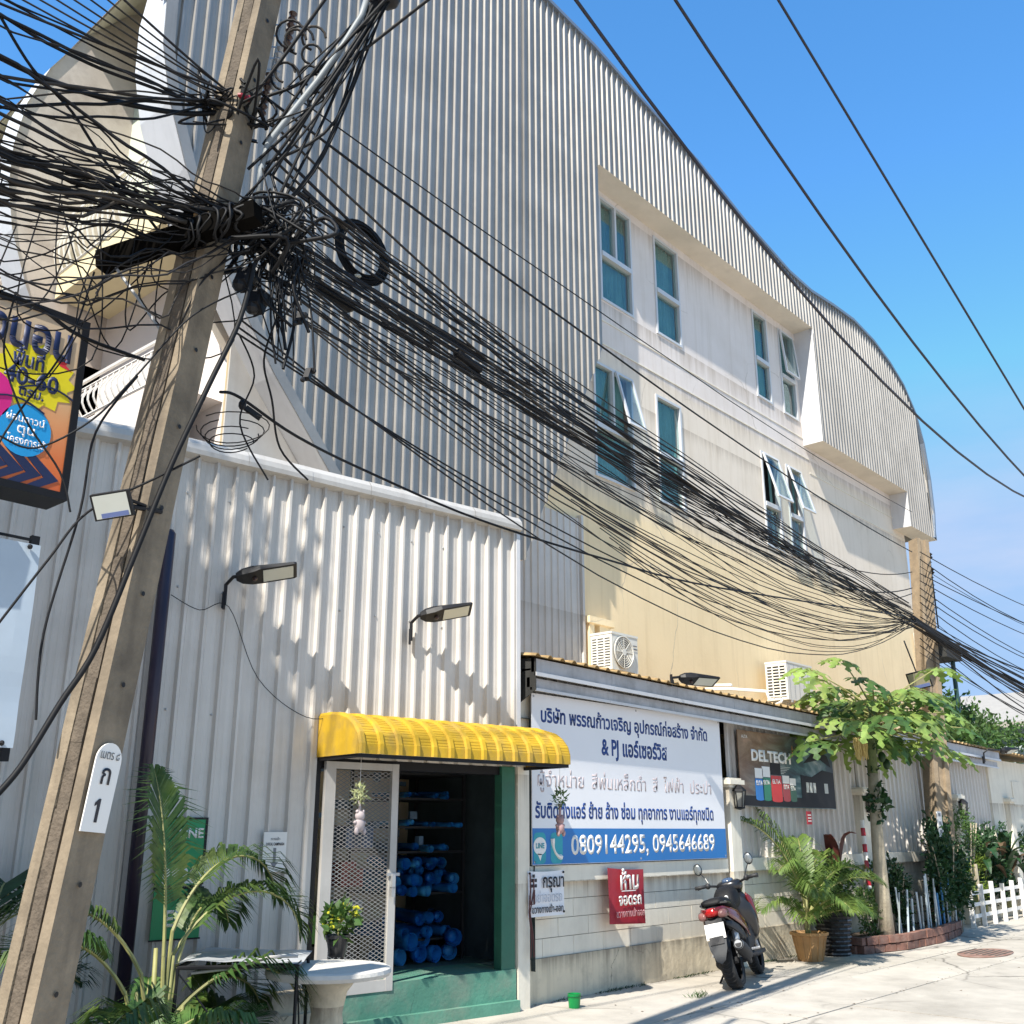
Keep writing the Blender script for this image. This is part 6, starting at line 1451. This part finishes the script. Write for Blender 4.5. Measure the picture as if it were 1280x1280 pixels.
mb = MB(); foliage(mb, pbse + V((.05, -.05, 1.95)), (.17, .15, .3), 110, .10, .10, .1); mb.build('climbing_vine', m_leafd, t_)
def papaya_leaf(c, d, R_, up_):
    """palmate blade: 7-9 pinnately lobed fingers"""
    mb = MB(); d = d.normalized(); s_3 = d.cross(up_).normalized(); n_ = s_3.cross(d)
    nl = 9
    for k in range(nl):
        th_ = R(-140 + 280 * k / (nl - 1)); L_ = R_ * (1 - .30 * abs(k - 4) / 4) ; ld = d * cos(th_) + s_3 * sin(th_)
        ls = ld.cross(n_).normalized(); dz = n_ * 1
        def P(x, y, w=0): return c + ld * (x * L_) + ls * (y * L_) + n_ * (w * L_ - .30 * L_ * x * x + .04 * L_ * sin(x * 9 + k)) + V((0, 0, -.10 * x * x * L_))
        mb.add([P(0, 0, 0), P(.30, .035, .02), P(.50, .05, .02), P(.46, .20, .0), P(.64, .075, .03), P(.68, .24, -.02), P(.80, .06, .01), P(.88, .13, -.02), P(1.0, 0, -.03),
                P(.88, -.13, -.02), P(.80, -.06, .01), P(.68, -.24, -.02), P(.64, -.075, .03), P(.46, -.20, 0), P(.50, -.05, .02), P(.30, -.035, .02)],
               [(0, 1, 15), (1, 2, 14, 15), (1, 3, 2), (2, 3, 4), (2, 4, 12, 14), (14, 12, 13), (15, 14, 13), (4, 5, 6), (4, 6, 10, 12), (12, 10, 11), (6, 7, 8), (6, 8, 10), (10, 8, 9)])
    return mb
leafs = []
for i in range(58):
    a = i * 2.399; lev = i / 57; L_ = .45 + .85 * random.random(); el = R(30 - 42 * lev + random.uniform(-8, 8)); 
    b_ = ptop + V((0, 0, -.10 - .35 * lev)); d = V((cos(a) * cos(el), sin(a) * cos(el) * .75, sin(el) * .8)); L_ *= (1.4 if abs(cos(a)) > .5 else .9)
    e_ = b_ + d * L_; mb = MB(); mb.tube([b_, b_ + d * L_ * .5 + V((0, 0, .04)), e_], [.014, .011, .008], 5); pt = mb.build('petiole', m_stalk, t_)
    ld = V((d.x, d.y, .02 - .35 * lev)); lf = papaya_leaf(e_, ld, random.uniform(.40, .56), V((random.uniform(-.35, .35), random.uniform(-.6, .1), 1)).normalized())
    lf.build('leaf', m_leafp if i % 3 else m_leaf, t_)
for i in range(5):
    a = i * 1.3; mb = MB(); c = ptop + V((.09 * cos(a), .09 * sin(a), -.5 - .1 * i)); mb.ball(c, .055, 10, 7, (1, 1, 1.5)); mb.build('fruit', m_leafd, t_, smooth=True)
mb = MB(); c = atY(1075, 935, 6.3)
mb.tube([ptop + V((0, 0, -.55)), ptop + V((-.25, 0, -.45)), c + V((0, 0, .15))], .010, 5)
for k in range(60):
    a = random.uniform(0, 6.28); r = random.random() ** .5 * .19; q_ = c + V((r * cos(a), .3 * r * sin(a), .14)); ps = [q_, q_ + V((random.uniform(-.05, .05), 0, -.1)), q_ + V((random.uniform(-.08, .08), 0, -.2 - .12 * random.random()))]; mb.tube(ps, .006, 4)
mb.build('dry_flower_cluster', mat('straw', (.62, .48, .20), .8, 0, .2, 9), t_)

# planter with brick edging
planter = thing('brick_planter', 'low planter bed edged with worn red bricks under the papaya tree', 'planter', (14.3, 6.4, 0))
edge = [V((14.42, 6.98, 0)), V((14.35, 6.42, 0)), V((15.3, 6.20, 0)), V((16.6, 6.2, 0)), V((17.9, 6.38, 0)), V((18.6, 6.6, 0)), V((18.7, 6.98, 0))]
mb = MB(); mb.poly([p + V((0, 0, .17)) for p in edge]); mb.build('soil_bed', m_soil, planter)
random.seed(6); br = None
for r_ in range(2):
    for i in range(len(edge) - 1):
        a, b = edge[i], edge[i + 1]; Ld = (b - a).length; nb = max(1, round(Ld / .235)); az_ = atan2(b.y - a.y, b.x - a.x)
        for k in range(nb):
            q_ = (k + .5 + (.25 if r_ else -.1)) / nb
            if q_ > 1: continue
            c = a + (b - a) * q_ + V((0, 0, .055 + .108 * r_))
            if br is None:
                mb = MB(); mb.box((0, 0, 0), (.222, .10, .098)); br = mb.build('brick', m_brick, planter, world=False); o = br
            else: o = br.copy(); col.objects.link(o)
            o.location = c - ORG[planter.name] + V((0, random.uniform(-.008, .008), 0)); o.rotation_euler = (random.uniform(-.03, .03), random.uniform(-.03, .03), az_ + random.uniform(-.05, .05)); o.scale = (1, 1, random.uniform(.93, 1.04))
# stakes and pipes in the planter
random.seed(19)
cols_ = [mat('pvc_pale', (.50, .58, .62), .5), mat('pvc_blue', (.05, .22, .45), .5), mat('stake_grey', (.34, .38, .38), .6)]
for i in range(22):
    px = 1088 + i * 4.9 + random.uniform(-2, 2); x_ = 15.2 + (i / 21) * 3.1; y_ = 6.34 + .12 * abs(i / 11 - 1) + random.uniform(-.02, .05); h = random.uniform(.45, .8) * (1.0 if i > 7 else .8); lx = random.uniform(-.16, .10)
    mb = MB(); mb.tube([(x_, y_, .12), (x_ + lx, y_ - .03, .2 + h)], random.choice([.012, .016, .02]), 7)
    k = 1 if i in (14, 15, 17) else (0 if i % 3 else 2)
    tag(mb.build('stake', cols_[k], None, smooth=False), ['pale plastic pipe stake stuck upright in brick planter', 'bright blue pipe stake stuck upright in brick planter', 'thin grey stake stuck upright in brick planter'][k], 'stake', 'stakes in the brick planter')
# shrubs
def shrub(label, c, rad, n, m_, L_=.08, W_=.045, clumps=22, name='shrub', cat='shrub', stems=6, up_b=.3):
    c = V(c); t_ = thing(name, label, cat, (c.x, c.y, .15)); mb = MB(); foliage(mb, c, rad, n, L_, W_, up_b, clumps=clumps); mb.build('foliage', m_, t_, kind='stuff')
    mb = MB()
    for k in range(stems):
        a = k * 2.4; mb.tube([(c.x, c.y, .1), (c.x + rad[0] * .3 * cos(a), c.y + rad[1] * .3 * sin(a), c.z * .6), (c.x + rad[0] * .7 * cos(a), c.y + rad[1] * .7 * sin(a), c.z + rad[2] * .4)], .012, 5)
    mb.build('stem', m_bark, t_); return t_
random.seed(2)
shrub('low mixed shrub at the foot of the papaya trunk', (15.0, 6.5, .5), (.45, .18, .38), 1100, m_leaf, .06, .03, name='low_shrub')
shrub('tall dark bush behind the stakes in front of the utility pole', (17.9, 6.45, 1.05), (.8, .22, .8), 3800, m_leafd, .09, .05, 40)
shrub('shorter dark bush between papaya trunk and the stakes', (16.1, 6.62, .75), (.55, .25, .5), 1700, m_leafd, .08, .045, 26)
shrub('dense dark bush right of the brick planter', (18.6, 6.75, .85), (.42, .16, .75), 1900, m_leafd, .09, .05, 30)
shrub('light yellow green grassy bush behind the white picket fence', (20.4, 6.95, .75), (.75, .16, .45), 2300, m_leafy, .10, .02, 30)
shrub('feathery tall shrub in front of the far metal panels', (20.2, 6.9, 1.55), (.95, .22, .45), 1900, m_leaf, .06, .03, 34)
random.seed(77)
def bigleaf(mb, base, d, L_, W_, dr=.5):
    d = d.normalized(); p = V(base); pts = []
    for i in range(8): pts.append(p.copy()); p = p + d * L_ / 7; d = (d + V((0, 0, -dr / 7 * (i + 1) * .5))).normalized()
    vs = []; 
    for i, q_ in enumerate(pts):
        t_ = (pts[min(i + 1, 7)] - pts[max(0, i - 1)]).normalized(); s_3 = t_.cross(Z1); s_3 = s_3.normalized() if s_3.length > .01 else V((1, 0, 0)); w_ = W_ * sin(pi * (.06 + .94 * i / 7.4)) / 2
        vs += [q_ - s_3 * w_ + V((0, 0, w_ * .35)), q_, q_ + s_3 * w_ + V((0, 0, w_ * .35))]
    mb.add(vs, [(3 * i + j, 3 * i + 3 + j, 3 * i + 4 + j, 3 * i + 1 + j) for i in range(7) for j in (0, 1)])
def banana(label, c, n, h, ms, L_=.9):
    t_ = thing('banana_plant', label, 'plant', tuple(c))
    for i in range(n):
        a = i * 2.4; el = R(random.uniform(35, 80)); mb = MB(); b_ = V(c) + V((.05 * cos(a), .05 * sin(a), h * random.uniform(.4, 1))); bigleaf(mb, b_, V((cos(a) * cos(el), sin(a) * cos(el) * .5, sin(el))), L_ * random.uniform(.6, 1.1), random.uniform(.12, .24), random.uniform(.8, 2.0)); mb.build('leaf', random.choice(ms), t_)
    mb = MB(); mb.tube([V(c), V(c) + V((0, 0, h))], [.06, .03], 8); mb.build('stem', m_stalk, t_)
m_dry = mat('dry_leaf', (.13, .085, .045), .8, 0, .3, 8, trans=.2); m_wine = mat('wine_leaf', (.10, .025, .02), .5, 0, .3, 8, trans=.2)
shrub('dark mass of mixed foliage below the far pillar lantern', (21.8, 7.0, .95), (1.0, .15, .75), 3200, m_leafd, .10, .06, 40)
shrub('mixed green foliage at the right frame edge behind picket fence', (24.2, 7.2, 1.0), (1.4, .25, .8), 3600, m_leafd, .11, .06, 44)
banana('dark broad leaved plant left of the far pillar', (21.2, 7.0, .1), 26, .9, [m_leafd, m_leafd, m_dry], .9)
banana('dark broad leaved plant with dry hanging leaves at right edge', (22.6, 7.0, .1), 28, 1.0, [m_leafd, m_dry, m_leafd], 1.0)
banana('broad leaved plant with drooping leaves beyond the picket fence', (24.4, 7.0, .1), 22, 1.0, [m_leafd, m_leaf], .9)
banana('wine red leaved plant beside the papaya trunk', (14.75, 6.85, .5), 5, .7, [m_wine], .7)
random.seed(15)
t_ = thing('grass_tuft', 'small green grass tuft growing in the lane before the scooter', 'grass', tuple(atZ(873, 1247, 0))); g0 = atZ(873, 1247, 0); mb = MB()
for i in range(70):
    a = random.uniform(0, 6.28); d = V((cos(a) * .6, sin(a) * .6, random.uniform(.4, 1.2))).normalized(); p = g0 + V((random.gauss(0, .06), random.gauss(0, .03), 0)); leaf_quad(mb, p, d, rv(), random.uniform(.04, .1), .007)
mb.build('blades', m_leaf, t_, kind='stuff')
mb = MB()
for i in range(900):
    x_ = random.uniform(8.2, 14); p = V((x_, YF - .04 - abs(random.gauss(0, .03)), 0)); 
    if noise.noise(V((x_ * 1.5, 0, 0))) > -.05: leaf_quad(mb, p, V((random.uniform(-1, 1), -.5, random.uniform(.2, 1))), rv(), random.uniform(.015, .05), .008)
tag(mb.build('weeds', m_leafd), 'sparse small weeds along the wall foot', 'weeds', kind='stuff')
mb = MB()
for i in range(420):
    x_ = random.uniform(8, 21); y_ = random.choice([random.gauss(5.62, .05), random.gauss(4.72, .04), random.uniform(4, 6.9), YF - .08]); p = V((x_, y_, .004)); a = random.uniform(0, 6.28); s__ = random.uniform(.008, .03)
    mb.add([p, p + V((cos(a) * s__, sin(a) * s__, .004)), p + V((cos(a + 1.4) * s__, sin(a + 1.4) * s__, .003))], [(0, 1, 2)])
tag(mb.build('leaf_litter', m_dry), 'scattered dry leaf litter and grit on the lane', 'litter', kind='stuff')
# picket fence
pf = thing('picket_fence', 'low white picket fence in front of the grassy bush', 'fence', (19.4, 6.62, 0))
FA = V((19.35, 6.62, 0)); FB = V((25.0, 6.74, 0)); fd = (FB - FA).normalized()
for k in range(10):
    p = FA + fd * (.02 + k * .62); mb = MB(); lean = V((random.uniform(-.02, .02), 0, 0)); mb.beam(p, p + V((0, 0, .66 + .03 * (k % 3))) + lean, .075, .03); mb.build('picket', m_white, pf)
for k, z_ in enumerate((.18, .36, .56)):
    mb = MB(); off_ = V((0, .04, 0)); mb.beam(FA + V((0, .035, z_ + random.uniform(-.02, .02))), FB + V((0, .035, z_)), .02, .06); mb.build('rail', m_white, pf)
a = atY(1217, 1080, 6.75); mb = MB(); mb.tube([V((a.x, 6.72, 0)), V((a.x, 6.72, a.z))], .03, 7); tag(mb.build('timber_stake', m_bark), 'short bare timber stake rising behind the white picket fence', 'stake')
# striped pole and white tag on the pole
mb = MB(); a = V((15.55, 6.75, .7)); b = V((15.75, 6.85, 1.75)); 
t_ = thing('striped_pole', 'thin white and red striped pole leaning on wall behind papaya', 'pole', tuple(a)); n_ = 9
for i in range(n_):
    mb = MB(); mb.tube([a + (b - a) * (i / n_), a + (b - a) * ((i + 1) / n_ - .002)], .035, 8); mb.build('band', m_white if i % 2 == 0 else m_redl, t_)
a = atY(1177, 1030, 6.4); mb = MB(); mb.bx(a.x - .1, a.x + .1, 6.42, 6.435, a.z - .2, a.z + .2); t_ = thing('pole_plate', 'small white number plate low on the far utility pole', 'sign', tuple(a)); mb.build('plate', m_white, t_)
mb = MB(); 
for k in range(3): mb.bx(a.x - .05, a.x + .05, 6.416, 6.4185, a.z + .12 - .13 * k, a.z + .17 - .13 * k)
mb.build('plate_marking', mat('grey_ink', (.2, .2, .22), .6), t_)
# drain cover
dc = atZ(1232, 1192, 0); t_ = thing('drain_cover', 'worn reddish brown drain cover set in the concrete lane', 'drain cover', (dc.x, dc.y, 0))
mb = MB(); mb.lathe([(.52, .004), (.52, .012), (.50, .016), (.01, .016)], tuple(dc), 24, 1.2, .6); mb.build('cover_plate', mat('rust_cover', (.22, .12, .09), .9, 0, .3, 6, dirt=.6, dirtc=(.35, .32, .28), ds=5, bump=.5), t_)
mb = MB()
for k in range(-3, 4): mb.bx(dc.x - .35, dc.x + .35, dc.y + .08 * k - .012, dc.y + .08 * k + .012, .017, .022)
mb.build('ridge', m_joint2, t_)

# ------------------------------------------------------------ scooter
def build_scooter():
    px, py = 10.46, 6.08
    t_ = thing('motor_scooter', 'black and red motor scooter parked leaning on its stand by the wall', 'scooter', (px, py, 0), (0, 0, 0), local=True)
    t_.rotation_euler = (R(-13), 0, R(19)); t_.rotation_mode = 'XYZ'
    def ring(x, zc, hw, hh, e=2.6, n=14, yo=0, tilt=0):
        out = []
        for j in range(n):
            a = 2 * pi * j / n; c_, s_4 = cos(a), sin(a); y_ = hw * math.copysign(abs(c_) ** (2 / e), c_); z_ = hh * math.copysign(abs(s_4) ** (2 / e), s_4)
            out.append(V((x + tilt * z_, yo + y_, zc + z_)))
        return out
    def B(mb, name, m_, sm=False, par=None): return mb.build(name, m_, par or t_, smooth=sm, world=False)
    def wheel(name, x, r, w_, zc=None):
        zc = zc or r; mb = MB(); prof = [(r - .065, -w_ * .38), (r - .03, -w_ * .5), (r - .008, -w_ * .33), (r, 0), (r - .008, w_ * .33), (r - .03, w_ * .5), (r - .065, w_ * .38)]
        n = 28; vs = [V((x + a * cos(2 * pi * j / n), y, zc + a * sin(2 * pi * j / n))) for a, y in prof for j in range(n)]; k = len(prof)
        mb.add(vs, [(i * n + j, i * n + (j + 1) % n, (i + 1) * n + (j + 1) % n, (i + 1) * n + j) for i in range(k - 1) for j in range(n)])
        ty = B(mb, name, m_tyre, True)
        mb = MB()
        for y in (-w_ * .36, w_ * .36): mb.tube([(x + (r - .07) * cos(2 * pi * j / 24), y, zc + (r - .07) * sin(2 * pi * j / 24)) for j in range(25)], .012, 5, cap=False)
        for k in range(5): a = 2 * pi * k / 5; mb.beam((x, 0, zc), (x + (r - .07) * cos(a), 0, zc + (r - .07) * sin(a)), .05, .035, up=V((0, 1, 0)))
        mb.tube([(x, -w_ * .5, zc), (x, w_ * .5, zc)], .035, 10); B(mb, 'rim', m_blkm, False, ty)
        mb = MB()
        for k in range(36): a = 2 * pi * k / 36; c_ = V((x + (r + .001) * cos(a), 0, zc + (r + .001) * sin(a))); tt_ = V((-sin(a), 0, cos(a))); mb.beam(c_ + V((0, w_ * .33, 0)) - tt_ * .012, c_ + tt_ * .012, .006, .006); mb.beam(c_ + V((0, -w_ * .33, 0)) - tt_ * .012, c_ + tt_ * .012, .006, .006)
        B(mb, 'tread', m_blkm, False, ty)
    wheel('rear_wheel', 0, .275, .15); wheel('front_wheel', 1.30, .27, .12)
    # tail body
    mb = MB(); mb.loft([ring(-.36, .80, .03, .02), ring(-.33, .79, .075, .045), ring(-.22, .77, .115, .075), ring(-.02, .71, .15, .12), ring(.25, .63, .175, .17), ring(.48, .55, .16, .19), ring(.56, .5, .12, .16)]); B(mb, 'tail_body', m_blk, True)
    for s_4 in (-1, 1):   # red side panels
        mb = MB(); secs = []
        for (x_, zc, y_, hh) in ((-.37, .815, .05, .012), (-.27, .80, .115, .035), (-.1, .74, .16, .06), (.1, .68, .185, .075), (.3, .60, .19, .07), (.45, .52, .175, .045), (.52, .47, .165, .02)):
            secs.append([V((x_, s_4 * (y_ + .012 * cos(a)), zc + hh * sin(a))) for a in [2 * pi * j / 10 for j in range(10)]])
        mb.loft(secs); B(mb, 'side_panel', m_redp, True)
        mb = MB(); secs = []
        for (x_, zc, y_, hh) in ((-.25, .66, .11, .02), (-.12, .62, .15, .05), (.08, .55, .17, .06), (.25, .47, .17, .03)):
            secs.append([V((x_, s_4 * (y_ + .01 * cos(a)), zc + hh * sin(a))) for a in [2 * pi * j / 8 for j in range(8)]])
        mb.loft(secs); B(mb, 'lower_panel', m_blkm, True)
        mb = MB(); mb.tube([(-.06, s_4 * .125, .30), (-.02, s_4 * .13, .6)], .028, 8); mb.tube([(-.06 + .04 * (k / 9) , s_4 * .125, .34 + .024 * k) for k in range(10)], .036, 8); B(mb, 'shock_absorber', m_steel if s_4 < 0 else m_blkm)
        mb = MB(); mb.tube([(-.30, s_4 * .10, .87), (-.12, s_4 * .14, .86), (.05, s_4 * .14, .84)], .014, 6); B(mb, 'grab_rail', m_blk)
        mb = MB(); mb.tube([(.35, s_4 * .18, .33), (.37, s_4 * .27, .33)], .014, 6); B(mb, 'footpeg', m_steel)
    # seat
    mb = MB(); mb.loft([ring(-.24, .87, .08, .02), ring(-.2, .88, .12, .04), ring(0, .87, .145, .055), ring(.14, .84, .15, .05), ring(.2, .81, .15, .05), ring(.42, .78, .14, .05), ring(.58, .77, .10, .045), ring(.64, .76, .06, .03)]); B(mb, 'seat', m_seat, True)
    # bag strapped along the right side of the seat (black cover with round white badge)
    mb = MB(); mb.loft([ring(.30, .80, .10, .07, yo=-.03), ring(.36, .86, .13, .11, yo=-.03), ring(.50, .88, .14, .14, yo=-.03), ring(.64, .87, .12, .12, yo=-.03), ring(.70, .84, .09, .08, yo=-.03)]); bag = B(mb, 'black_bag', m_seat, True)
    mb = MB(); mb.tube([(.30, -.06, .88), (.36, -.06, .90)], .026, 14); B(mb, 'bag_badge', m_white, False, bag)
    # lights
    mb = MB(); mb.loft([ring(-.375, .785, .045, .03), ring(-.35, .79, .07, .042), ring(-.28, .78, .10, .05)]); B(mb, 'tail_light', m_redl, True)
    for s_4 in (-1, 1):
        mb = MB(); mb.loft([ring(-.35, .755, .02, .018, yo=s_4 * .095), ring(-.325, .76, .045, .04, yo=s_4 * .105), ring(-.25, .765, .05, .045, yo=s_4 * .12)]); B(mb, 'turn_signal', m_lens, True)
    # plate bracket, plate, mudguard flap
    mb = MB(); mb.prism([(-.33, -.09, .72), (-.33, .09, .72), (-.42, .075, .48), (-.42, -.075, .48)], (.03, 0, .01)); B(mb, 'plate_bracket', m_blkm)
    mb = MB(); mb.prism([(-.352, -.105, .68), (-.352, .105, .68), (-.400, .105, .53), (-.400, -.105, .53)], (.006, 0, .001)); B(mb, 'number_plate', m_white)
    mb = MB(); mb.prism([(-.402, -.10, .515), (-.402, .10, .515), (-.42, .09, .43), (-.445, .045, .32), (-.45, 0, .29), (-.445, -.045, .32), (-.42, -.09, .43)], (.012, 0, .001)); B(mb, 'mud_flap', mat('flap_grey', (.05, .052, .055), .6))
    mb = MB(); mb.prism([(.0 + .31 * cos(R(a)), -.07, .275 + .31 * sin(R(a))) for a in range(70, 175, 15)] + [(.0 + .295 * cos(R(a)), -.07, .275 + .295 * sin(R(a))) for a in range(160, 60, -15)], (0, .14, 0)); B(mb, 'rear_hugger', m_blkm)
    # engine, cvt, exhaust
    mb = MB(); mb.loft([[V((x_, .10 + .05 * cos(a), zc + hh * sin(a))) for a in [2 * pi * j / 10 for j in range(10)]] for x_, zc, hh in ((-.10, .27, .05), (0, .27, .10), (.25, .30, .09), (.45, .31, .11), (.52, .31, .06))]); mb.bx(.25, .5, -.1, .1, .22, .42); B(mb, 'engine', m_steel if False else m_blkm, True)
    mb = MB(); mb.loft([[V((x_, .12 + .045 * cos(a), .45 + hh * sin(a))) for a in [2 * pi * j / 10 for j in range(10)]] for x_, hh in ((-.06, .03), (0, .07), (.25, .07), (.32, .04))]); B(mb, 'air_filter', m_blkm, True)
    mb = MB(); ex = [V((.42, -.10, .24)), V((.25, -.15, .22)), V((.12, -.17, .27)), V((.05, -.18, .31)), V((-.12, -.185, .37)), V((-.26, -.19, .42)), V((-.30, -.19, .435))]
    mb.tube(ex, [.02, .022, .03, .062, .068, .062, .05], 14); exo = B(mb, 'exhaust', m_blkm, True)
    mb = MB(); mb.tube([ex[-1] + V((.01, 0, 0)), ex[-1] + V((-.018, 0, .006))], .052, 16, cap=False); mb.tube([ex[-1] + V((-.018, 0, .006)), ex[-1] + V((.01, 0, 0))], .040, 16); B(mb, 'exhaust_tip', m_steel, False, exo)
    mb = MB(); mb.tube([ex[-1] + V((-.019, 0, .006)), ex[-1] + V((-.0195, 0, .0062))], .034, 16); B(mb, 'exhaust_hole', m_black, False, exo)
    # footboard / tunnel
    mb = MB(); mb.loft([ring(.45, .42, .15, .14), ring(.6, .38, .13, .16), ring(.85, .40, .12, .17), ring(1.0, .5, .14, .16)]); mb.bx(.5, 1.02, -.2, .2, .24, .28); B(mb, 'footboard', m_blkm, True)
    # leg shield and front cowl
    mb = MB(); mb.loft([ring(.92, .62, .19, .24, tilt=-.25), ring(1.0, .64, .21, .30, tilt=-.25), ring(1.10, .66, .17, .30, tilt=-.25), ring(1.2, .66, .08, .2, tilt=-.25)]); B(mb, 'leg_shield', m_blk, True)
    for s_4 in (-1, 1):
        mb = MB(); secs = [[V((x_ , s_4 * (y_ + .012 * cos(a)), zc + hh * sin(a))) for a in [2 * pi * j / 8 for j in range(8)]] for x_, zc, y_, hh in ((.90, .86, .17, .04), (1.0, .74, .205, .10), (1.1, .66, .19, .12), (1.2, .56, .13, .08))]
        mb.loft(secs); B(mb, 'front_panel', m_redp, True)
        mb = MB(); mb.tube([(1.12, s_4 * .06, .62), (1.26, s_4 * .075, .27)], .022, 8); B(mb, 'fork_leg', m_steel)
    mb = MB(); mb.prism([(1.30 + .30 * cos(R(a)), -.06, .27 + .30 * sin(R(a))) for a in range(30, 165, 15)] + [(1.30 + .285 * cos(R(a)), -.06, .27 + .285 * sin(R(a))) for a in range(150, 15, -15)], (0, .12, 0)); B(mb, 'front_fender', m_redp)
    # handlebar cowl, screen, bars, mirrors
    mb = MB(); mb.loft([ring(.84, 1.0, .06, .04), ring(.88, 1.0, .14, .06), ring(.96, 1.0, .16, .075), ring(1.05, .96, .12, .08), ring(1.1, .93, .06, .05)]); B(mb, 'handlebar_cowl', m_blk, True)
    mb = MB(); mb.loft([ring(.98, 1.06, .11, .01), ring(1.06, 1.0, .12, .015), ring(1.12, .92, .10, .015)]); B(mb, 'front_visor', mat('smoke_visor', (.01, .01, .015), .08), True)
    mb = MB(); mb.loft([ring(.86, 1.055, .05, .02), ring(.92, 1.07, .07, .025), ring(.97, 1.06, .05, .02)]); B(mb, 'instrument_panel', mat('display_blue', (.05, .08, .14), .15), True)
    for s_4 in (-1, 1):
        mb = MB(); mb.tube([(.94, s_4 * .12, 1.02), (.90, s_4 * .22, 1.045), (.86, s_4 * .26, 1.05)], .014, 7); mb.tube([(.86, s_4 * .25, 1.05), (.83, s_4 * .38, 1.055)], .021, 10); mb.tube([(.93, s_4 * .22, 1.05), (.905, s_4 * .37, 1.03)], .006, 5); mb.ball((.88, s_4 * .235, 1.05), .035, 8, 6); B(mb, 'handlebar', m_blkm, True)
        mb = MB(); st_ = [(.90, s_4 * .22, 1.07), (.92, s_4 * .25, 1.14), (.92, s_4 * .29, 1.20)]; mb.tube(st_, .006, 6); mr = B(mb, 'mirror', m_blk)
        mb = MB(); c_ = V((.92, s_4 * .31, 1.25)); mb.ball(c_, .06, 12, 8, (.3, .85, 1.15)); B(mb, 'mirror_shell', m_blk, True, mr)
        mb = MB(); mb.ball(c_ - V((.010, 0, 0)), .052, 12, 8, (.25, .85, 1.1)); B(mb, 'mirror_glass', mat('mirror_glass', (.25, .27, .27), .25, .6), True, mr)
    mb = MB(); mb.tube([(.42, .14, .22), (.36, .30, .012)], .011, 6); mb.tube([(.36, .30, .012), (.33, .33, .012)], .014, 6); B(mb, 'side_stand', m_black)
    return t_
sc = build_scooter()

# ------------------------------------------------------------ distance and surroundings
far = thing('distant_shed', 'distant low building with grey sheet roof behind the hedge', 'building', (38, 12, 0))
mb = MB(); mb.bx(37.4, 60, 7, 24, 0, 4.95); mb.build('wall', mat('far_wall', (.45, .52, .54), .8, 0, .05, streak=.3), far)
mb = MB(); mb.add([(36.9, 6, 5.05), (36.9, 25, 5.05), (47, 25, 7.2), (47, 6, 7.2)], [(0, 1, 2, 3)]); mb.add([(36.9, 6, 4.88), (36.9, 25, 4.88), (36.9, 25, 5.05), (36.9, 6, 5.05)], [(0, 1, 2, 3)]); mb.add([(47, 6, 7.2), (47, 25, 7.2), (60, 25, 5.0), (60, 6, 5.0)], [(0, 1, 2, 3)]); mb.build('roof', mat('far_roof', (.36, .33, .29), .7, 0, .06, 2, streak=.3), far)
random.seed(51)
for (x_, y_, r_, lab) in ((27.5, 9.9, 1.5, 'leafy green hedge tree behind the garden wall, nearer the pole'), (31.5, 10.6, 1.9, 'leafy green hedge tree behind the garden wall at the right edge'), (36, 11, 2.2, 'round green tree farthest right behind the garden wall')):
    t_ = thing('garden_tree', lab, 'tree', (x_, y_, 0)); mb = MB(); foliage(mb, (x_, y_, 3.7), (r_, 1.1, 1.55), 4200, .17, .10, .3, clumps=60); mb.build('crown', m_leaf, t_, kind='stuff'); mb = MB(); mb.tube([(x_, y_, 0), (x_, y_, 3.4)], [.16, .09], 8); mb.build('trunk', m_bark, t_)
# small dark hood on a post, right of the far pole
a = atY(1186, 812, 9.5); t_ = thing('hood_on_post', 'dark flat hood on thin post right of the far pole', 'canopy', (a.x, 9.5, 0))
mb = MB(); mb.bx(a.x - 1.1, a.x, 9.2, 10.2, a.z - .35, a.z + .1); mb.build('hood', m_dark, t_); mb = MB(); mb.tube([(a.x - .12, 9.4, 0), (a.x - .12, 9.4, a.z - .35)], .06, 7); mb.build('post', mat('dark_green_post', (.02, .06, .06), .5), t_)
# unseen building added left of the frame to shade the lower shed wall
nb_ = thing('unseen_shade_building', 'plain unseen building added beyond the left frame edge for shade', 'building', (-5, 8, 0))
mb = MB(); mb.bx(-9, -1, 5.55, 16, 0, 9.75); mb.build('wall', m_fac, nb_)
mb = MB(); mb.bx(-9.1, -.95, 5.5, 16, 9.753, 9.9); mb.build('parapet', m_wallpaint, nb_)
for i in range(3):
    mb = MB(); mb.bx(-7.6 + 2.4 * i, -6.2 + 2.4 * i, 5.52, 5.548, 4.2, 5.8); mb.build('window', m_dark, nb_)
random.seed(66); rt_ = thing('unseen_dapple_leaves', 'unseen leaves added beyond the left frame edge for dappled shade', 'plant', (-2, 6, 9.15))  # unseen leaves added to throw dappled shade on the shed wall
mb = MB(); foliage(mb, (-2.0, 5.9, 10.6), (1.3, .5, .8), 700, .16, .1, .3, clumps=16); mb.build('foliage', m_leaf, rt_, kind='stuff')
